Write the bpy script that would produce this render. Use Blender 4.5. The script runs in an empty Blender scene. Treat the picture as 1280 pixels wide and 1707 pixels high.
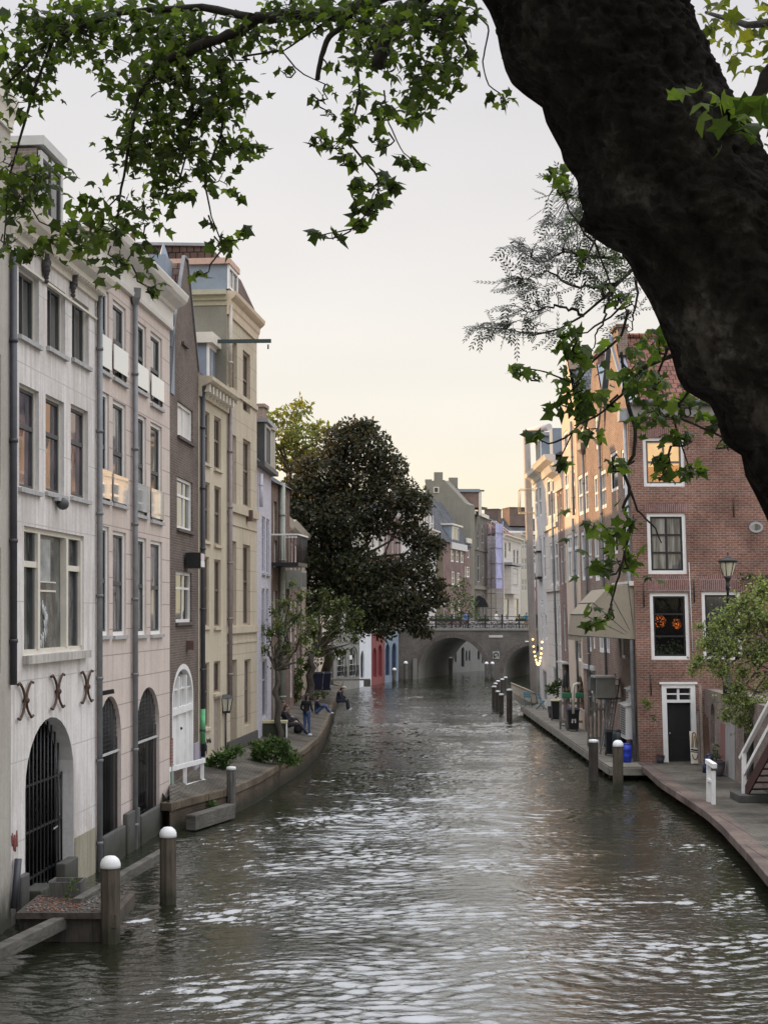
import bpy, bmesh, math, random
import numpy as np
from mathutils import Vector, Matrix, noise as mnoise
random.seed(7); RNG = np.random.default_rng(7)
SC = bpy.context.scene
COL = SC.collection

# ------------------------------------------------------------------ camera
F, CX, CY, EYE = 2480.0, 640.0, 1020.0, 6.0      # focal length and horizon in photo pixels, eye height over the water
cam = bpy.data.cameras.new("camera")
cam.sensor_fit = 'HORIZONTAL'; cam.sensor_width = 36.0
cam.lens = 36.0 * F / 1280.0
cam.shift_y = (CY - 853.5) / 1280.0
cam.clip_start = 0.1; cam.clip_end = 6000
cam_o = bpy.data.objects.new("camera", cam); COL.objects.link(cam_o)
cam_o.location = (0, 0, EYE); cam_o.rotation_euler = (math.radians(90), 0, 0)
SC.camera = cam_o

# ------------------------------------------------------------------ world and sun
SUN_EL, SUN_AZ = math.radians(9.4), math.radians(-63)      # azimuth clockwise from +Y: the sun is low on the left, ahead
world = bpy.data.worlds.new("World"); SC.world = world; world.use_nodes = True
nt = world.node_tree; N = nt.nodes; L = nt.links; N.clear()
out = N.new('ShaderNodeOutputWorld'); bg = N.new('ShaderNodeBackground'); sky = N.new('ShaderNodeTexSky')
sky.sky_type = 'NISHITA'; sky.sun_disc = False; sky.sun_elevation = SUN_EL; sky.sun_rotation = SUN_AZ
sky.air_density = 1.0; sky.dust_density = 3.5; sky.ozone_density = 1.5
# the clear sky is mixed with a pale veil, warm low down
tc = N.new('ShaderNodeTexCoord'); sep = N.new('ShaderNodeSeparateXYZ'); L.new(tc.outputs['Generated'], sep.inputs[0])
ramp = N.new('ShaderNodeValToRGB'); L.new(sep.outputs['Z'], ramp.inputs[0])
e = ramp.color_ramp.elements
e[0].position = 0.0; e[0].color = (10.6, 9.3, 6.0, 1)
e[1].position = 1.0; e[1].color = (29, 29.6, 32, 1)  # unseen dome above the view is brightened to lift the facades and water
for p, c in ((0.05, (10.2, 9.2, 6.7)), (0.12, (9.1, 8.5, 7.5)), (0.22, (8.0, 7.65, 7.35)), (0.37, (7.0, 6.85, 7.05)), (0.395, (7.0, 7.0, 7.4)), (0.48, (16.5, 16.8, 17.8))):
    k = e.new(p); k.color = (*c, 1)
cn = N.new('ShaderNodeTexNoise'); cn.inputs['Scale'].default_value = 2.2; cn.inputs['Detail'].default_value = 3
mp = N.new('ShaderNodeMapping'); mp.inputs['Scale'].default_value = (1, 1, 3.5); L.new(tc.outputs['Generated'], mp.inputs[0]); L.new(mp.outputs[0], cn.inputs['Vector'])
mr = N.new('ShaderNodeMapRange'); mr.inputs[1].default_value = 0.3; mr.inputs[2].default_value = 0.7; mr.inputs[3].default_value = 0.92; mr.inputs[4].default_value = 1.07; L.new(cn.outputs[0], mr.inputs[0])
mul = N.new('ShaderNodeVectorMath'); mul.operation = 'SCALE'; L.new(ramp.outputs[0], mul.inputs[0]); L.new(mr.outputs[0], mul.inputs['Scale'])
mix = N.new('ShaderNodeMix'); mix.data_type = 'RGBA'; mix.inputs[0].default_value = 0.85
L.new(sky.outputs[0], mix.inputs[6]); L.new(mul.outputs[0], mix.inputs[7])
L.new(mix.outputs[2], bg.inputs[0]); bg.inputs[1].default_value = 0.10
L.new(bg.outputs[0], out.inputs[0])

sl = bpy.data.lights.new("sun", 'SUN'); sl.energy = 5.0; sl.angle = math.radians(0.6); sl.color = (1.0, 0.60, 0.26)
sun = bpy.data.objects.new("sun", sl); COL.objects.link(sun)
sdir = Vector((math.sin(SUN_AZ) * math.cos(SUN_EL), math.cos(SUN_AZ) * math.cos(SUN_EL), math.sin(SUN_EL)))   # towards the sun
sun.rotation_euler = sdir.to_track_quat('Z', 'Y').to_euler(); sun.location = (-30, 10, 40)

vs = SC.view_settings; vs.view_transform = 'Standard'; vs.look = 'None'; vs.gamma = 1; vs.exposure = 0.28
SC.cycles.use_denoising = True
SC.cycles.max_bounces = 6; SC.cycles.diffuse_bounces = 3; SC.cycles.glossy_bounces = 3; SC.cycles.transmission_bounces = 4
SC.cycles.sample_clamp_indirect = 6
# ------------------------------------------------------------------ helpers
def P(x, y, Y):
    return Vector(((x - CX) / F * Y, Y, EYE + (CY - y) / F * Y))
def Yg(y, z=0.0):
    return (EYE - z) * F / (y - CY)
def G(x, y, z=0.0):
    return P(x, y, Yg(y, z))

ORG = {}
def link(o, parent=None, org=None):
    COL.objects.link(o)
    if parent is not None:
        o.parent = parent
        ORG[o.name] = ORG[parent.name]
    else:
        ORG[o.name] = Vector(org) if org is not None else Vector((0, 0, 0))
        o.location = ORG[o.name]
    return o
def tag(o, label, cat=None, group=None, kind=None):
    if label: o['label'] = label
    if cat: o['category'] = cat
    if group: o['group'] = group
    if kind: o['kind'] = kind
    return o
def thing(name, label, cat, loc, group=None):
    o = bpy.data.objects.new(name, None); o.empty_display_size = 0.3
    link(o, None, loc)
    return tag(o, label, cat, group)
def copy_tree(o, loc, label=None, rz=0.0, sc=None):
    def rec(src, par):
        c = src.copy(); COL.objects.link(c)
        if par is not None: c.parent = par
        for ch in src.children: rec(ch, c)
        return c
    c = rec(o, None); c.location = loc; c.rotation_euler = (0, 0, rz)
    if sc: c.scale = sc
    if label: c['label'] = label
    return c

class MB:
    def __init__(s):
        s.v = []; s.f = []; s.m = []; s.s = []; s.mats = []
    def mi(s, m):
        if m not in s.mats: s.mats.append(m)
        return s.mats.index(m)
    def poly(s, pts, m, smooth=False):
        n = len(s.v); s.v += [tuple(p) for p in pts]
        s.f.append(tuple(range(n, n + len(pts)))); s.m.append(s.mi(m)); s.s.append(smooth)
    def obox(s, o, a, b, c, m):
        """box from corner o with edge vectors a b c"""
        o, a, b, c = map(Vector, (o, a, b, c)); n = len(s.v); k = s.mi(m)
        s.v += [tuple(o + i * a + j * b + l * c) for l in (0, 1) for j in (0, 1) for i in (0, 1)]
        for q in ((0, 2, 3, 1), (4, 5, 7, 6), (0, 1, 5, 4), (2, 6, 7, 3), (0, 4, 6, 2), (1, 3, 7, 5)):
            s.f.append(tuple(n + i for i in q)); s.m.append(k); s.s.append(False)
    def box(s, p0, p1, m):
        s.obox(p0, (p1[0] - p0[0], 0, 0), (0, p1[1] - p0[1], 0), (0, 0, p1[2] - p0[2]), m)
    def bar(s, a, b, w, h, m, up=(0, 0, 1)):
        a, b, up = Vector(a), Vector(b), Vector(up); d = (b - a).normalized()
        x = d.cross(up)
        if x.length < 1e-4: x = d.cross(Vector((1, 0, 0)))
        x.normalize(); y = x.cross(d)
        s.obox(a - x * w / 2 - y * h / 2, b - a, x * w, y * h, m)
    def tube(s, pts, rad, m, seg=8, cap=True, smooth=True):
        pts = [Vector(p) for p in pts]
        if not hasattr(rad, '__len__'): rad = [rad] * len(pts)
        k = s.mi(m); n0 = len(s.v); ref = Vector((0.13, 0.31, 0.94)); px = None
        for i, p in enumerate(pts):
            d = (pts[min(i + 1, len(pts) - 1)] - pts[max(i - 1, 0)])
            d = d.normalized() if d.length > 1e-9 else Vector((0, 0, 1))
            if px is None:
                px = d.cross(ref)
                if px.length < 1e-3: px = d.cross(Vector((1, 0, 0)))
            px = (px - d * px.dot(d)).normalized(); py = d.cross(px)
            for j in range(seg):
                a = 2 * math.pi * j / seg
                s.v.append(tuple(p + (px * math.cos(a) + py * math.sin(a)) * rad[i]))
        for i in range(len(pts) - 1):
            for j in range(seg):
                a = n0 + i * seg + j; b = n0 + i * seg + (j + 1) % seg
                s.f.append((a, b, b + seg, a + seg)); s.m.append(k); s.s.append(smooth)
        if cap:
            s.f.append(tuple(n0 + j for j in range(seg))[::-1]); s.m.append(k); s.s.append(False)
            e0 = n0 + (len(pts) - 1) * seg
            s.f.append(tuple(e0 + j for j in range(seg))); s.m.append(k); s.s.append(False)
    def lathe(s, c, prof, m, seg=16, smooth=True):
        s.tube([(c[0], c[1], c[2] + z) for r, z in prof], [max(r, 1e-4) for r, z in prof], m, seg, True, smooth)
    def ball(s, c, r, m, seg=10, squash=1.0):
        n = 6
        s.lathe((c[0], c[1], c[2]), [(r * math.sin(math.pi * i / n), -r * squash * math.cos(math.pi * i / n)) for i in range(n + 1)], m, seg)
    def build(s, name, parent=None, org=None, bevel=0, recalc=False):
        if parent is not None: o0 = ORG[parent.name]
        else: o0 = Vector(org) if org is not None else Vector((0, 0, 0))
        me = bpy.data.meshes.new(name)
        V = [(v[0] - o0.x, v[1] - o0.y, v[2] - o0.z) for v in s.v]
        me.from_pydata(V, [], s.f)
        for m in s.mats: me.materials.append(m)
        me.polygons.foreach_set('material_index', s.m); me.polygons.foreach_set('use_smooth', s.s)
        uv = me.uv_layers.new(name="UVMap"); data = np.zeros(len(me.loops) * 2, np.float32)
        for p in me.polygons:
            n = p.normal; up = abs(n.z)
            if up > 0.85: t = Vector((1, 0, 0)); w = Vector((0, 1, 0))
            else:
                t = Vector((-n.y, n.x, 0)).normalized(); w = n.cross(t)
                if w.z < 0: w = -w
            # one fixed sense so that neighbours agree
            if t.y < -1e-6 or (abs(t.y) < 1e-6 and t.x < 0): t = -t
            for li in p.loop_indices:
                v = Vector(s.v[me.loops[li].vertex_index])
                data[2 * li] = v.dot(t); data[2 * li + 1] = v.dot(w) if up > 0.05 else v.z
        uv.data.foreach_set('uv', data)
        if recalc:
            bm = bmesh.new(); bm.from_mesh(me); bmesh.ops.recalc_face_normals(bm, faces=bm.faces); bm.to_mesh(me); bm.free()
        o = bpy.data.objects.new(name, me)
        link(o, parent, o0 if parent is None else None)
        if parent is not None: o.location = (0, 0, 0)
        if bevel:
            b = o.modifiers.new('bevel', 'BEVEL'); b.width = bevel; b.segments = 2; b.limit_method = 'ANGLE'
        return o

def mesh_np(name, V, faces, mats, parent=None, org=(0, 0, 0), mi=None, smooth=False):
    """fast mesh: V (n,3); faces (m,k) array"""
    o0 = ORG[parent.name] if parent is not None else Vector(org)
    V = np.asarray(V, np.float32) - np.array(o0, np.float32)
    faces = np.asarray(faces, np.int32); m, k = faces.shape
    me = bpy.data.meshes.new(name)
    me.vertices.add(len(V)); me.vertices.foreach_set('co', V.ravel())
    me.loops.add(m * k); me.loops.foreach_set('vertex_index', faces.ravel())
    me.polygons.add(m); me.polygons.foreach_set('loop_start', np.arange(0, m * k, k, dtype=np.int32))
    for mt in mats: me.materials.append(mt)
    if mi is not None: me.polygons.foreach_set('material_index', np.asarray(mi, np.int32))
    me.polygons.foreach_set('use_smooth', np.full(m, smooth))
    me.update(calc_edges=True); me.validate()
    o = bpy.data.objects.new(name, me)
    link(o, parent, o0 if parent is None else None)
    if parent is not None: o.location = (0, 0, 0)
    return o

# ------------------------------------------------------------------ materials
MATS = {}
def newmat(name):
    m = bpy.data.materials.new(name); m.use_nodes = True
    t = m.node_tree; return m, t, t.nodes['Principled BSDF'], t.nodes, t.links
def rgb(c): return (c[0], c[1], c[2], 1)
def coords(N, L, scale=(1, 1, 1), which='Object'):
    tc = N.new('ShaderNodeTexCoord'); mp = N.new('ShaderNodeMapping'); mp.inputs['Scale'].default_value = scale
    L.new(tc.outputs[which], mp.inputs[0]); return mp.outputs[0]
def nz(N, L, vec, scale, detail=4, rough=0.6):
    n = N.new('ShaderNodeTexNoise'); n.inputs['Scale'].default_value = scale; n.inputs['Detail'].default_value = detail
    n.inputs['Roughness'].default_value = rough; L.new(vec, n.inputs['Vector']); return n.outputs[0]
def rampf(N, L, val, stops):
    r = N.new('ShaderNodeValToRGB'); e = r.color_ramp.elements
    e[0].position, e[0].color = stops[0][0], rgb(stops[0][1]); e[1].position, e[1].color = stops[-1][0], rgb(stops[-1][1])
    for p, c in stops[1:-1]:
        k = e.new(p); k.color = rgb(c)
    L.new(val, r.inputs[0]); return r.outputs[0]
def mixc(N, L, fac, a, b, mode='MIX'):
    x = N.new('ShaderNodeMix'); x.data_type = 'RGBA'; x.blend_type = mode
    for i, v in ((0, fac), (6, a), (7, b)):
        if isinstance(v, (int, float)): x.inputs[i].default_value = v
        elif isinstance(v, tuple): x.inputs[i].default_value = rgb(v)
        else: L.new(v, x.inputs[i])
    return x.outputs[2]
def bump(N, L, h, bs, strength, dist):
    b = N.new('ShaderNodeBump'); b.inputs['Strength'].default_value = strength; b.inputs['Distance'].default_value = dist
    L.new(h, b.inputs['Height']); L.new(b.outputs[0], bs.inputs['Normal'])
def sc3(c, k): return tuple(min(1, x * k) for x in c)

def algae(N, L, c, top):
    g = N.new('ShaderNodeNewGeometry'); sp = N.new('ShaderNodeSeparateXYZ'); L.new(g.outputs['Position'], sp.inputs[0])
    n = nz(N, L, coords(N, L, (1, 1, .5)), 2.2, 6, .7); a = N.new('ShaderNodeMath'); a.operation = 'MULTIPLY_ADD'; L.new(n, a.inputs[0]); a.inputs[1].default_value = -1.6 * top; L.new(sp.outputs['Z'], a.inputs[2])
    mr = N.new('ShaderNodeMapRange'); L.new(a.outputs[0], mr.inputs[0]); mr.inputs[1].default_value = -.5 * top; mr.inputs[2].default_value = .25 * top; mr.inputs[3].default_value = .85; mr.inputs[4].default_value = 0
    return mixc(N, L, mr.outputs[0], c, (0.028, 0.030, 0.018))
def plain(name, col, rough=0.6, var=0.15, scale=6.0, metal=0.0, bmp=0.0, spec=0.4):
    if name in MATS: return MATS[name]
    m, t, b, N, L = newmat(name); v = coords(N, L)
    n = nz(N, L, v, scale, 5)
    L.new(rampf(N, L, n, [(0.3, sc3(col, 1 - var)), (0.5, col), (0.72, sc3(col, 1 + var))]), b.inputs['Base Color'])
    b.inputs['Roughness'].default_value = rough; b.inputs['Metallic'].default_value = metal; b.inputs['Specular IOR Level'].default_value = spec
    if bmp: bump(N, L, n, b, 0.5, bmp)
    MATS[name] = m; return m
def stucco(name, col, stain=(0.2, 0.18, 0.15), amt=0.35, joints=None, peel=None, alg=0):
    if name in MATS: return MATS[name]
    m, t, b, N, L = newmat(name); v = coords(N, L)
    base = rampf(N, L, nz(N, L, v, 0.9, 6), [(0.3, sc3(col, 0.9)), (0.55, col), (0.75, sc3(col, 1.06))])
    vs_ = coords(N, L, (5, 5, 0.35)); st = nz(N, L, vs_, 1.2, 6, 0.7)
    sf = rampf(N, L, st, [(0.46, (0, 0, 0)), (0.72, (amt, amt, amt))])
    c = mixc(N, L, sf, base, stain)
    dp_ = rampf(N, L, nz(N, L, coords(N, L, (1, 1, .6)), .55, 7, .62), [(0.47, (0, 0, 0)), (0.64, (amt * .55,) * 3)]); c = mixc(N, L, dp_, c, stain)
    fine = rampf(N, L, nz(N, L, v, 14, 4), [(0.35, (0.90, 0.90, 0.90)), (0.65, (1, 1, 1))])
    c = mixc(N, L, 1.0, c, fine, 'MULTIPLY')
    if joints:
        bt = N.new('ShaderNodeTexBrick'); tcn = N.new('ShaderNodeTexCoord'); L.new(tcn.outputs['UV'], bt.inputs['Vector'])
        bt.inputs['Scale'].default_value = 1; bt.inputs['Brick Width'].default_value = joints[0]; bt.inputs['Row Height'].default_value = joints[1]
        bt.inputs['Mortar Size'].default_value = joints[2]; bt.inputs['Mortar Smooth'].default_value = 0.1
        c = mixc(N, L, bt.outputs['Fac'], c, sc3(col, joints[3] if len(joints) > 3 else 0.45))
    if peel:
        pn = nz(N, L, coords(N, L, (1, 1, 0.7)), 2.3, 8, 0.65)
        pf = rampf(N, L, pn, [(0.54, (0, 0, 0)), (0.57, (1, 1, 1))])
        # flaking is confined to a band that fades out with height
        sp = N.new('ShaderNodeSeparateXYZ'); L.new(coords(N, L), sp.inputs[0])
        hr = N.new('ShaderNodeMapRange'); L.new(sp.outputs['Z'], hr.inputs[0]); hr.inputs[1].default_value = peel[1]; hr.inputs[2].default_value = 0; hr.inputs[3].default_value = 0; hr.inputs[4].default_value = 1
        pf2 = mixc(N, L, 1.0, pf, hr.outputs[0], 'MULTIPLY')
        c = mixc(N, L, pf2, c, peel[0])
    if alg: c = algae(N, L, c, alg)
    L.new(c, b.inputs['Base Color']); b.inputs['Roughness'].default_value = 0.85; b.inputs['Specular IOR Level'].default_value = 0.25
    bump(N, L, nz(N, L, v, 9, 6), b, 0.35, 0.02)
    MATS[name] = m; return m
def brick(name, c1, c2, mortar, w=0.22, h=0.068, ms=0.009, bmp=0.012, patch=0.25, paint=None, alg=0):
    if name in MATS: return MATS[name]
    m, t, b, N, L = newmat(name); v = coords(N, L); tcn = N.new('ShaderNodeTexCoord')
    wob = N.new('ShaderNodeVectorMath'); wob.operation = 'MULTIPLY_ADD'
    nn = N.new('ShaderNodeTexNoise'); nn.inputs['Scale'].default_value = 3; L.new(tcn.outputs['UV'], nn.inputs['Vector'])
    L.new(nn.outputs['Color'], wob.inputs[0]); wob.inputs[1].default_value = (0.03, 0.025, 0); L.new(tcn.outputs['UV'], wob.inputs[2])
    bt = N.new('ShaderNodeTexBrick'); L.new(wob.outputs[0], bt.inputs['Vector'])
    bt.inputs['Scale'].default_value = 1; bt.inputs['Brick Width'].default_value = w; bt.inputs['Row Height'].default_value = h
    bt.inputs['Mortar Size'].default_value = ms; bt.inputs['Mortar Smooth'].default_value = 0.2; bt.inputs['Bias'].default_value = -0.1
    bt.inputs['Color1'].default_value = rgb(c1); bt.inputs['Color2'].default_value = rgb(c2); bt.inputs['Mortar'].default_value = rgb(mortar)
    lo = rampf(N, L, nz(N, L, v, 0.7, 6), [(0.3, (1 - patch,) * 3), (0.7, (1 + patch,) * 3)])
    c = mixc(N, L, 1.0, bt.outputs['Color'], lo, 'MULTIPLY')
    hi = rampf(N, L, nz(N, L, v, 11, 4), [(0.3, (0.78,) * 3), (0.7, (1.15,) * 3)])
    c = mixc(N, L, 1.0, c, hi, 'MULTIPLY')
    if paint: c = mixc(N, L, paint[1], c, paint[0])
    if alg: c = algae(N, L, c, alg)
    L.new(c, b.inputs['Base Color']); b.inputs['Roughness'].default_value = 0.9; b.inputs['Specular IOR Level'].default_value = 0.2
    inv = N.new('ShaderNodeMath'); inv.operation = 'SUBTRACT'; inv.inputs[0].default_value = 1; L.new(bt.outputs['Fac'], inv.inputs[1])
    bump(N, L, inv.outputs[0], b, 0.6, bmp)
    MATS[name] = m; return m
def tiles(name, c1, c2, w=0.25, h=0.3):
    return brick(name, c1, c2, sc3(c1, 0.3), w, h, 0.02, 0.04, 0.35)
def wood(name, col, col2, stretch=(14, 14, 1.2), rough=0.85, alg=0):
    if name in MATS: return MATS[name]
    m, t, b, N, L = newmat(name); v = coords(N, L, stretch)
    n = nz(N, L, v, 1.6, 7, 0.65)
    c = rampf(N, L, n, [(0.3, col2), (0.5, col), (0.75, sc3(col, 1.35))])
    big = rampf(N, L, nz(N, L, coords(N, L), 1.5, 4), [(0.3, (0.7,) * 3), (0.7, (1.1,) * 3)])
    c = mixc(N, L, 1.0, c, big, 'MULTIPLY')
    if alg: c = algae(N, L, c, alg)
    L.new(c, b.inputs['Base Color']); b.inputs['Roughness'].default_value = rough; b.inputs['Specular IOR Level'].default_value = 0.25
    bump(N, L, n, b, 0.7, 0.02); MATS[name] = m; return m
def glass(name, col=(0.02, 0.022, 0.022), col2=(0.07, 0.07, 0.065), scale=(1.2, 1.2, 0.5), rough=0.04, spec=0.7, wav=0.004):
    """window glass with what hangs behind it as a soft vertical pattern of its own"""
    if name in MATS: return MATS[name]
    m, t, b, N, L = newmat(name); v = coords(N, L, scale)
    c = rampf(N, L, nz(N, L, v, 1.6, 3), [(0.42, col), (0.62, col2)])
    L.new(c, b.inputs['Base Color']); b.inputs['Roughness'].default_value = rough; b.inputs['Specular IOR Level'].default_value = spec
    b.inputs['IOR'].default_value = 1.52
    if wav: bump(N, L, nz(N, L, coords(N, L), 1.3, 2), b, 0.25, wav)
    MATS[name] = m; return m
def glow(name, col, strength, sc_=2.5):
    if name in MATS: return MATS[name]
    m, t, b, N, L = newmat(name); b.inputs['Base Color'].default_value = rgb(col)
    n = nz(N, L, coords(N, L), sc_, 3); c = rampf(N, L, n, [(0.35, sc3(col, 0.6 if sc_ < 5 else .15)), (0.65, col)])
    L.new(c, b.inputs['Emission Color']); b.inputs['Emission Strength'].default_value = strength
    b.inputs['Roughness'].default_value = 0.2; MATS[name] = m; return m
def leafmat(name, lo, mid, hi, trans=0.45, tcol=None, rough=0.5):
    if name in MATS: return MATS[name]
    m, t, b, N, L = newmat(name)
    g = N.new('ShaderNodeNewGeometry')
    c = rampf(N, L, g.outputs['Random Per Island'], [(0.0, lo), (0.55, mid), (1.0, hi)])
    L.new(c, b.inputs['Base Color']); b.inputs['Roughness'].default_value = rough; b.inputs['Specular IOR Level'].default_value = 0.3
    tr = N.new('ShaderNodeBsdfTranslucent')
    tcx = mixc(N, L, 1.0, c, tcol or (1.6, 1.7, 0.7), 'MULTIPLY'); L.new(tcx, tr.inputs[0])
    mx = N.new('ShaderNodeMixShader'); mx.inputs[0].default_value = trans
    L.new(b.outputs[0], mx.inputs[1]); L.new(tr.outputs[0], mx.inputs[2]); L.new(mx.outputs[0], N['Material Output'].inputs[0])
    MATS[name] = m; return m

WHITE = plain('white_paint', (0.74, 0.73, 0.71), 0.45, 0.07, 3)
CREAMW = plain('cream_paint', (0.62, 0.58, 0.50), 0.5, 0.08, 3)
GREYP = plain('grey_paint', (0.45, 0.45, 0.43), 0.5, 0.1, 3)
BLACKP = plain('black_paint', (0.016, 0.017, 0.018), 0.4, 0.2, 3)
DARKG = plain('dark_grey_paint', (0.07, 0.073, 0.075), 0.5, 0.2, 3)
ZINC = plain('zinc', (0.30, 0.31, 0.33), 0.5, 0.2, 4, 0.4)
LEAD = plain('lead_blue', (0.22, 0.26, 0.31), 0.5, 0.12, 2.5, 0.2)
PIPE = plain('pipe_grey', (0.17, 0.175, 0.18), 0.5, 0.2, 4, 0.2)
PIPED = plain('pipe_dark', (0.045, 0.047, 0.055), 0.45, 0.2, 4)
STONE = plain('blue_stone', (0.33, 0.33, 0.33), 0.75, 0.2, 5, 0, 0.01)
GLASS = glass('window_glass')
GLASSC = glass('window_glass_curtain', (0.05, 0.05, 0.05), (0.24, 0.23, 0.22), (3.5, 3.5, 0.3))
GLASSB = glass('window_glass_black', (0.006, 0.006, 0.007), (0.02, 0.02, 0.02))
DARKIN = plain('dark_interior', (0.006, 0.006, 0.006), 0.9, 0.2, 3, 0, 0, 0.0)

# ------------------------------------------------------------------ facades
class Fac:
    """an upright (or slightly leaning) facade between two plan points; n points out of the house"""
    def __init__(s, xl, Yl, xr, Yr, lean=0.0, lat=0.0):
        s.A = Vector(((xl - CX) / F * Yl, Yl, 0)); B = Vector(((xr - CX) / F * Yr, Yr, 0))
        s.len = (B - s.A).length; s.d = (B - s.A).normalized(); s.n = Vector((s.d.y, -s.d.x, 0)); s.lean = lean; s.lat = lat
    def hit(s, x, y, o=0.0):
        r = Vector(((x - CX) / F, 1, 0)); sy = (CY - y) / F
        t = (s.n.dot(s.A) + o) / (s.n.dot(r) - s.lean * sy)
        z = EYE + t * sy
        u = s.d.dot(r * t - s.A) - s.lat * (z - EYE)
        return u, z
    def u(s, x, y=CY, o=0.0): return s.hit(x, y, o)[0]
    def z(s, x, y, o=0.0): return s.hit(x, y, o)[1]
    def pt(s, u, z, o=0.0):
        p = s.A + s.d * (u + s.lat * (z - EYE)) + s.n * (o + s.lean * (z - EYE)); return Vector((p.x, p.y, z))
    def rect(s, x0, x1, yt, yb):
        ym = (yt + yb) / 2
        u0 = s.hit(x0, ym)[0]; u1 = s.hit(x1, ym)[0]
        return (u0, u1, s.hit(x0, yb)[1], s.hit(x0, yt)[1])
def fbox(mb, fc, u0, u1, z0, z1, o0, o1, m):
    n = len(mb.v); k = mb.mi(m)
    mb.v += [tuple(fc.pt(u, z, o)) for o in (o0, o1) for z in (z0, z1) for u in (u0, u1)]
    for q in ((0, 2, 3, 1), (4, 5, 7, 6), (0, 1, 5, 4), (2, 6, 7, 3), (0, 4, 6, 2), (1, 3, 7, 5)):
        mb.f.append(tuple(n + i for i in q)); mb.m.append(k); mb.s.append(False)
def arch_pts(u0, u1, zs, rise, n=14):
    c = (u0 + u1) / 2; a = (u1 - u0) / 2
    return [(c - a * math.cos(math.pi * i / n), zs + rise * math.sin(math.pi * i / n)) for i in range(n + 1)]
def wall_grid(mb, fc, u0, u1, z0, z1, ops, m, reveal=None):
    us = sorted({u0, u1, *[min(max(v, u0), u1) for o in ops for v in (o['r'][0], o['r'][1])]})
    zs = sorted({z0, z1, *[min(max(v, z0), z1) for o in ops for v in (o['r'][2], o['r'][3])]})
    for i in range(len(us) - 1):
        for j in range(len(zs) - 1):
            cu, cz = (us[i] + us[i + 1]) / 2, (zs[j] + zs[j + 1]) / 2
            if any(o['r'][0] < cu < o['r'][1] and o['r'][2] < cz < o['r'][3] for o in ops): continue
            mb.poly([fc.pt(us[i], zs[j]), fc.pt(us[i + 1], zs[j]), fc.pt(us[i + 1], zs[j + 1]), fc.pt(us[i], zs[j + 1])], m)
    for o in ops:
        a, b, c, d = o['r']; dp = -o.get('rec', 0.15) - 0.1; rv = o.get('rev') or reveal or m
        if o.get('rise'):
            zsps = d - o['rise']; ap = arch_pts(a, b, zsps, o['rise'])
            for (ua, za), (ub, zb) in zip(ap[:-1], ap[1:]):
                mb.poly([fc.pt(ua, za), fc.pt(ub, zb), fc.pt(ub, d), fc.pt(ua, d)], m)
                mb.poly([fc.pt(ua, za), fc.pt(ua, za, dp), fc.pt(ub, zb, dp), fc.pt(ub, zb)], rv)
            top = zsps
        else:
            top = d; mb.poly([fc.pt(a, d), fc.pt(b, d), fc.pt(b, d, dp), fc.pt(a, d, dp)], rv)
        mb.poly([fc.pt(a, c), fc.pt(a, top), fc.pt(a, top, dp), fc.pt(a, c, dp)], rv)
        mb.poly([fc.pt(b, c), fc.pt(b, c, dp), fc.pt(b, top, dp), fc.pt(b, top)], rv)
        mb.poly([fc.pt(a, c), fc.pt(a, c, dp), fc.pt(b, c, dp), fc.pt(b, c)], rv)

def window(fc, r, parent, frame=None, sash=None, fw=0.06, sw=0.045, rec=0.15, vb=(), hb=(), bw=0.035, pane=None, sill=None,
           sillh=0.09, sillo=0.08, name='window', hw=None, panel=None, **kw):
    frame = frame or WHITE; sash = sash or frame; pane = pane or GLASS
    a, b, c, d = r; e = 0.004; mb = MB(); o1 = -rec; o0 = o1 - 0.07
    def ring(a, b, c, d, w, m, p0, p1):
        fbox(mb, fc, a, b, c, c + w, p0, p1, m); fbox(mb, fc, a, b, d - w, d, p0, p1, m)
        fbox(mb, fc, a, a + w, c + w, d - w, p0, p1, m); fbox(mb, fc, b - w, b, c + w, d - w, p0, p1, m)
    ring(a - e, b + e, c - e, d + e, fw + e, frame, o0, o1)
    a2, b2, c2, d2 = a + fw, b - fw, c + fw, d - fw
    if sash is not frame: ring(a2 - e, b2 + e, c2 - e, d2 + e, sw, sash, o0 - 0.02, o1 - 0.025)
    for f_ in vb: x = a2 + (b2 - a2) * f_; fbox(mb, fc, x - bw / 2, x + bw / 2, c2, d2, o0 - 0.01, o1 - 0.03, sash)
    for f_ in hb:
        h = hw or bw; z = c2 + (d2 - c2) * f_; fbox(mb, fc, a2, b2, z - h / 2, z + h / 2, o0 - 0.015, o1 - 0.02, sash)
    w = mb.build(name, parent)
    pm = MB(); t = [random.uniform(-.006, .006) for _ in range(4)]
    pm.poly([fc.pt(a2 - .01, c2 - .01, o0 + .01 + t[0]), fc.pt(b2 + .01, c2 - .01, o0 + .01 + t[1]), fc.pt(b2 + .01, d2 + .01, o0 + .01 + t[2] * 1.2), fc.pt(a2 - .01, d2 + .01, o0 + .01 + t[3] * 1.2)], pane)
    pm.build('pane', w)
    if sill:
        sm = MB(); fbox(sm, fc, a - 0.06, b + 0.06, c - sillh, c - 0.003, -rec + 0.03, sillo, sill); sm.build('sill', w)
    return w
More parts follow.
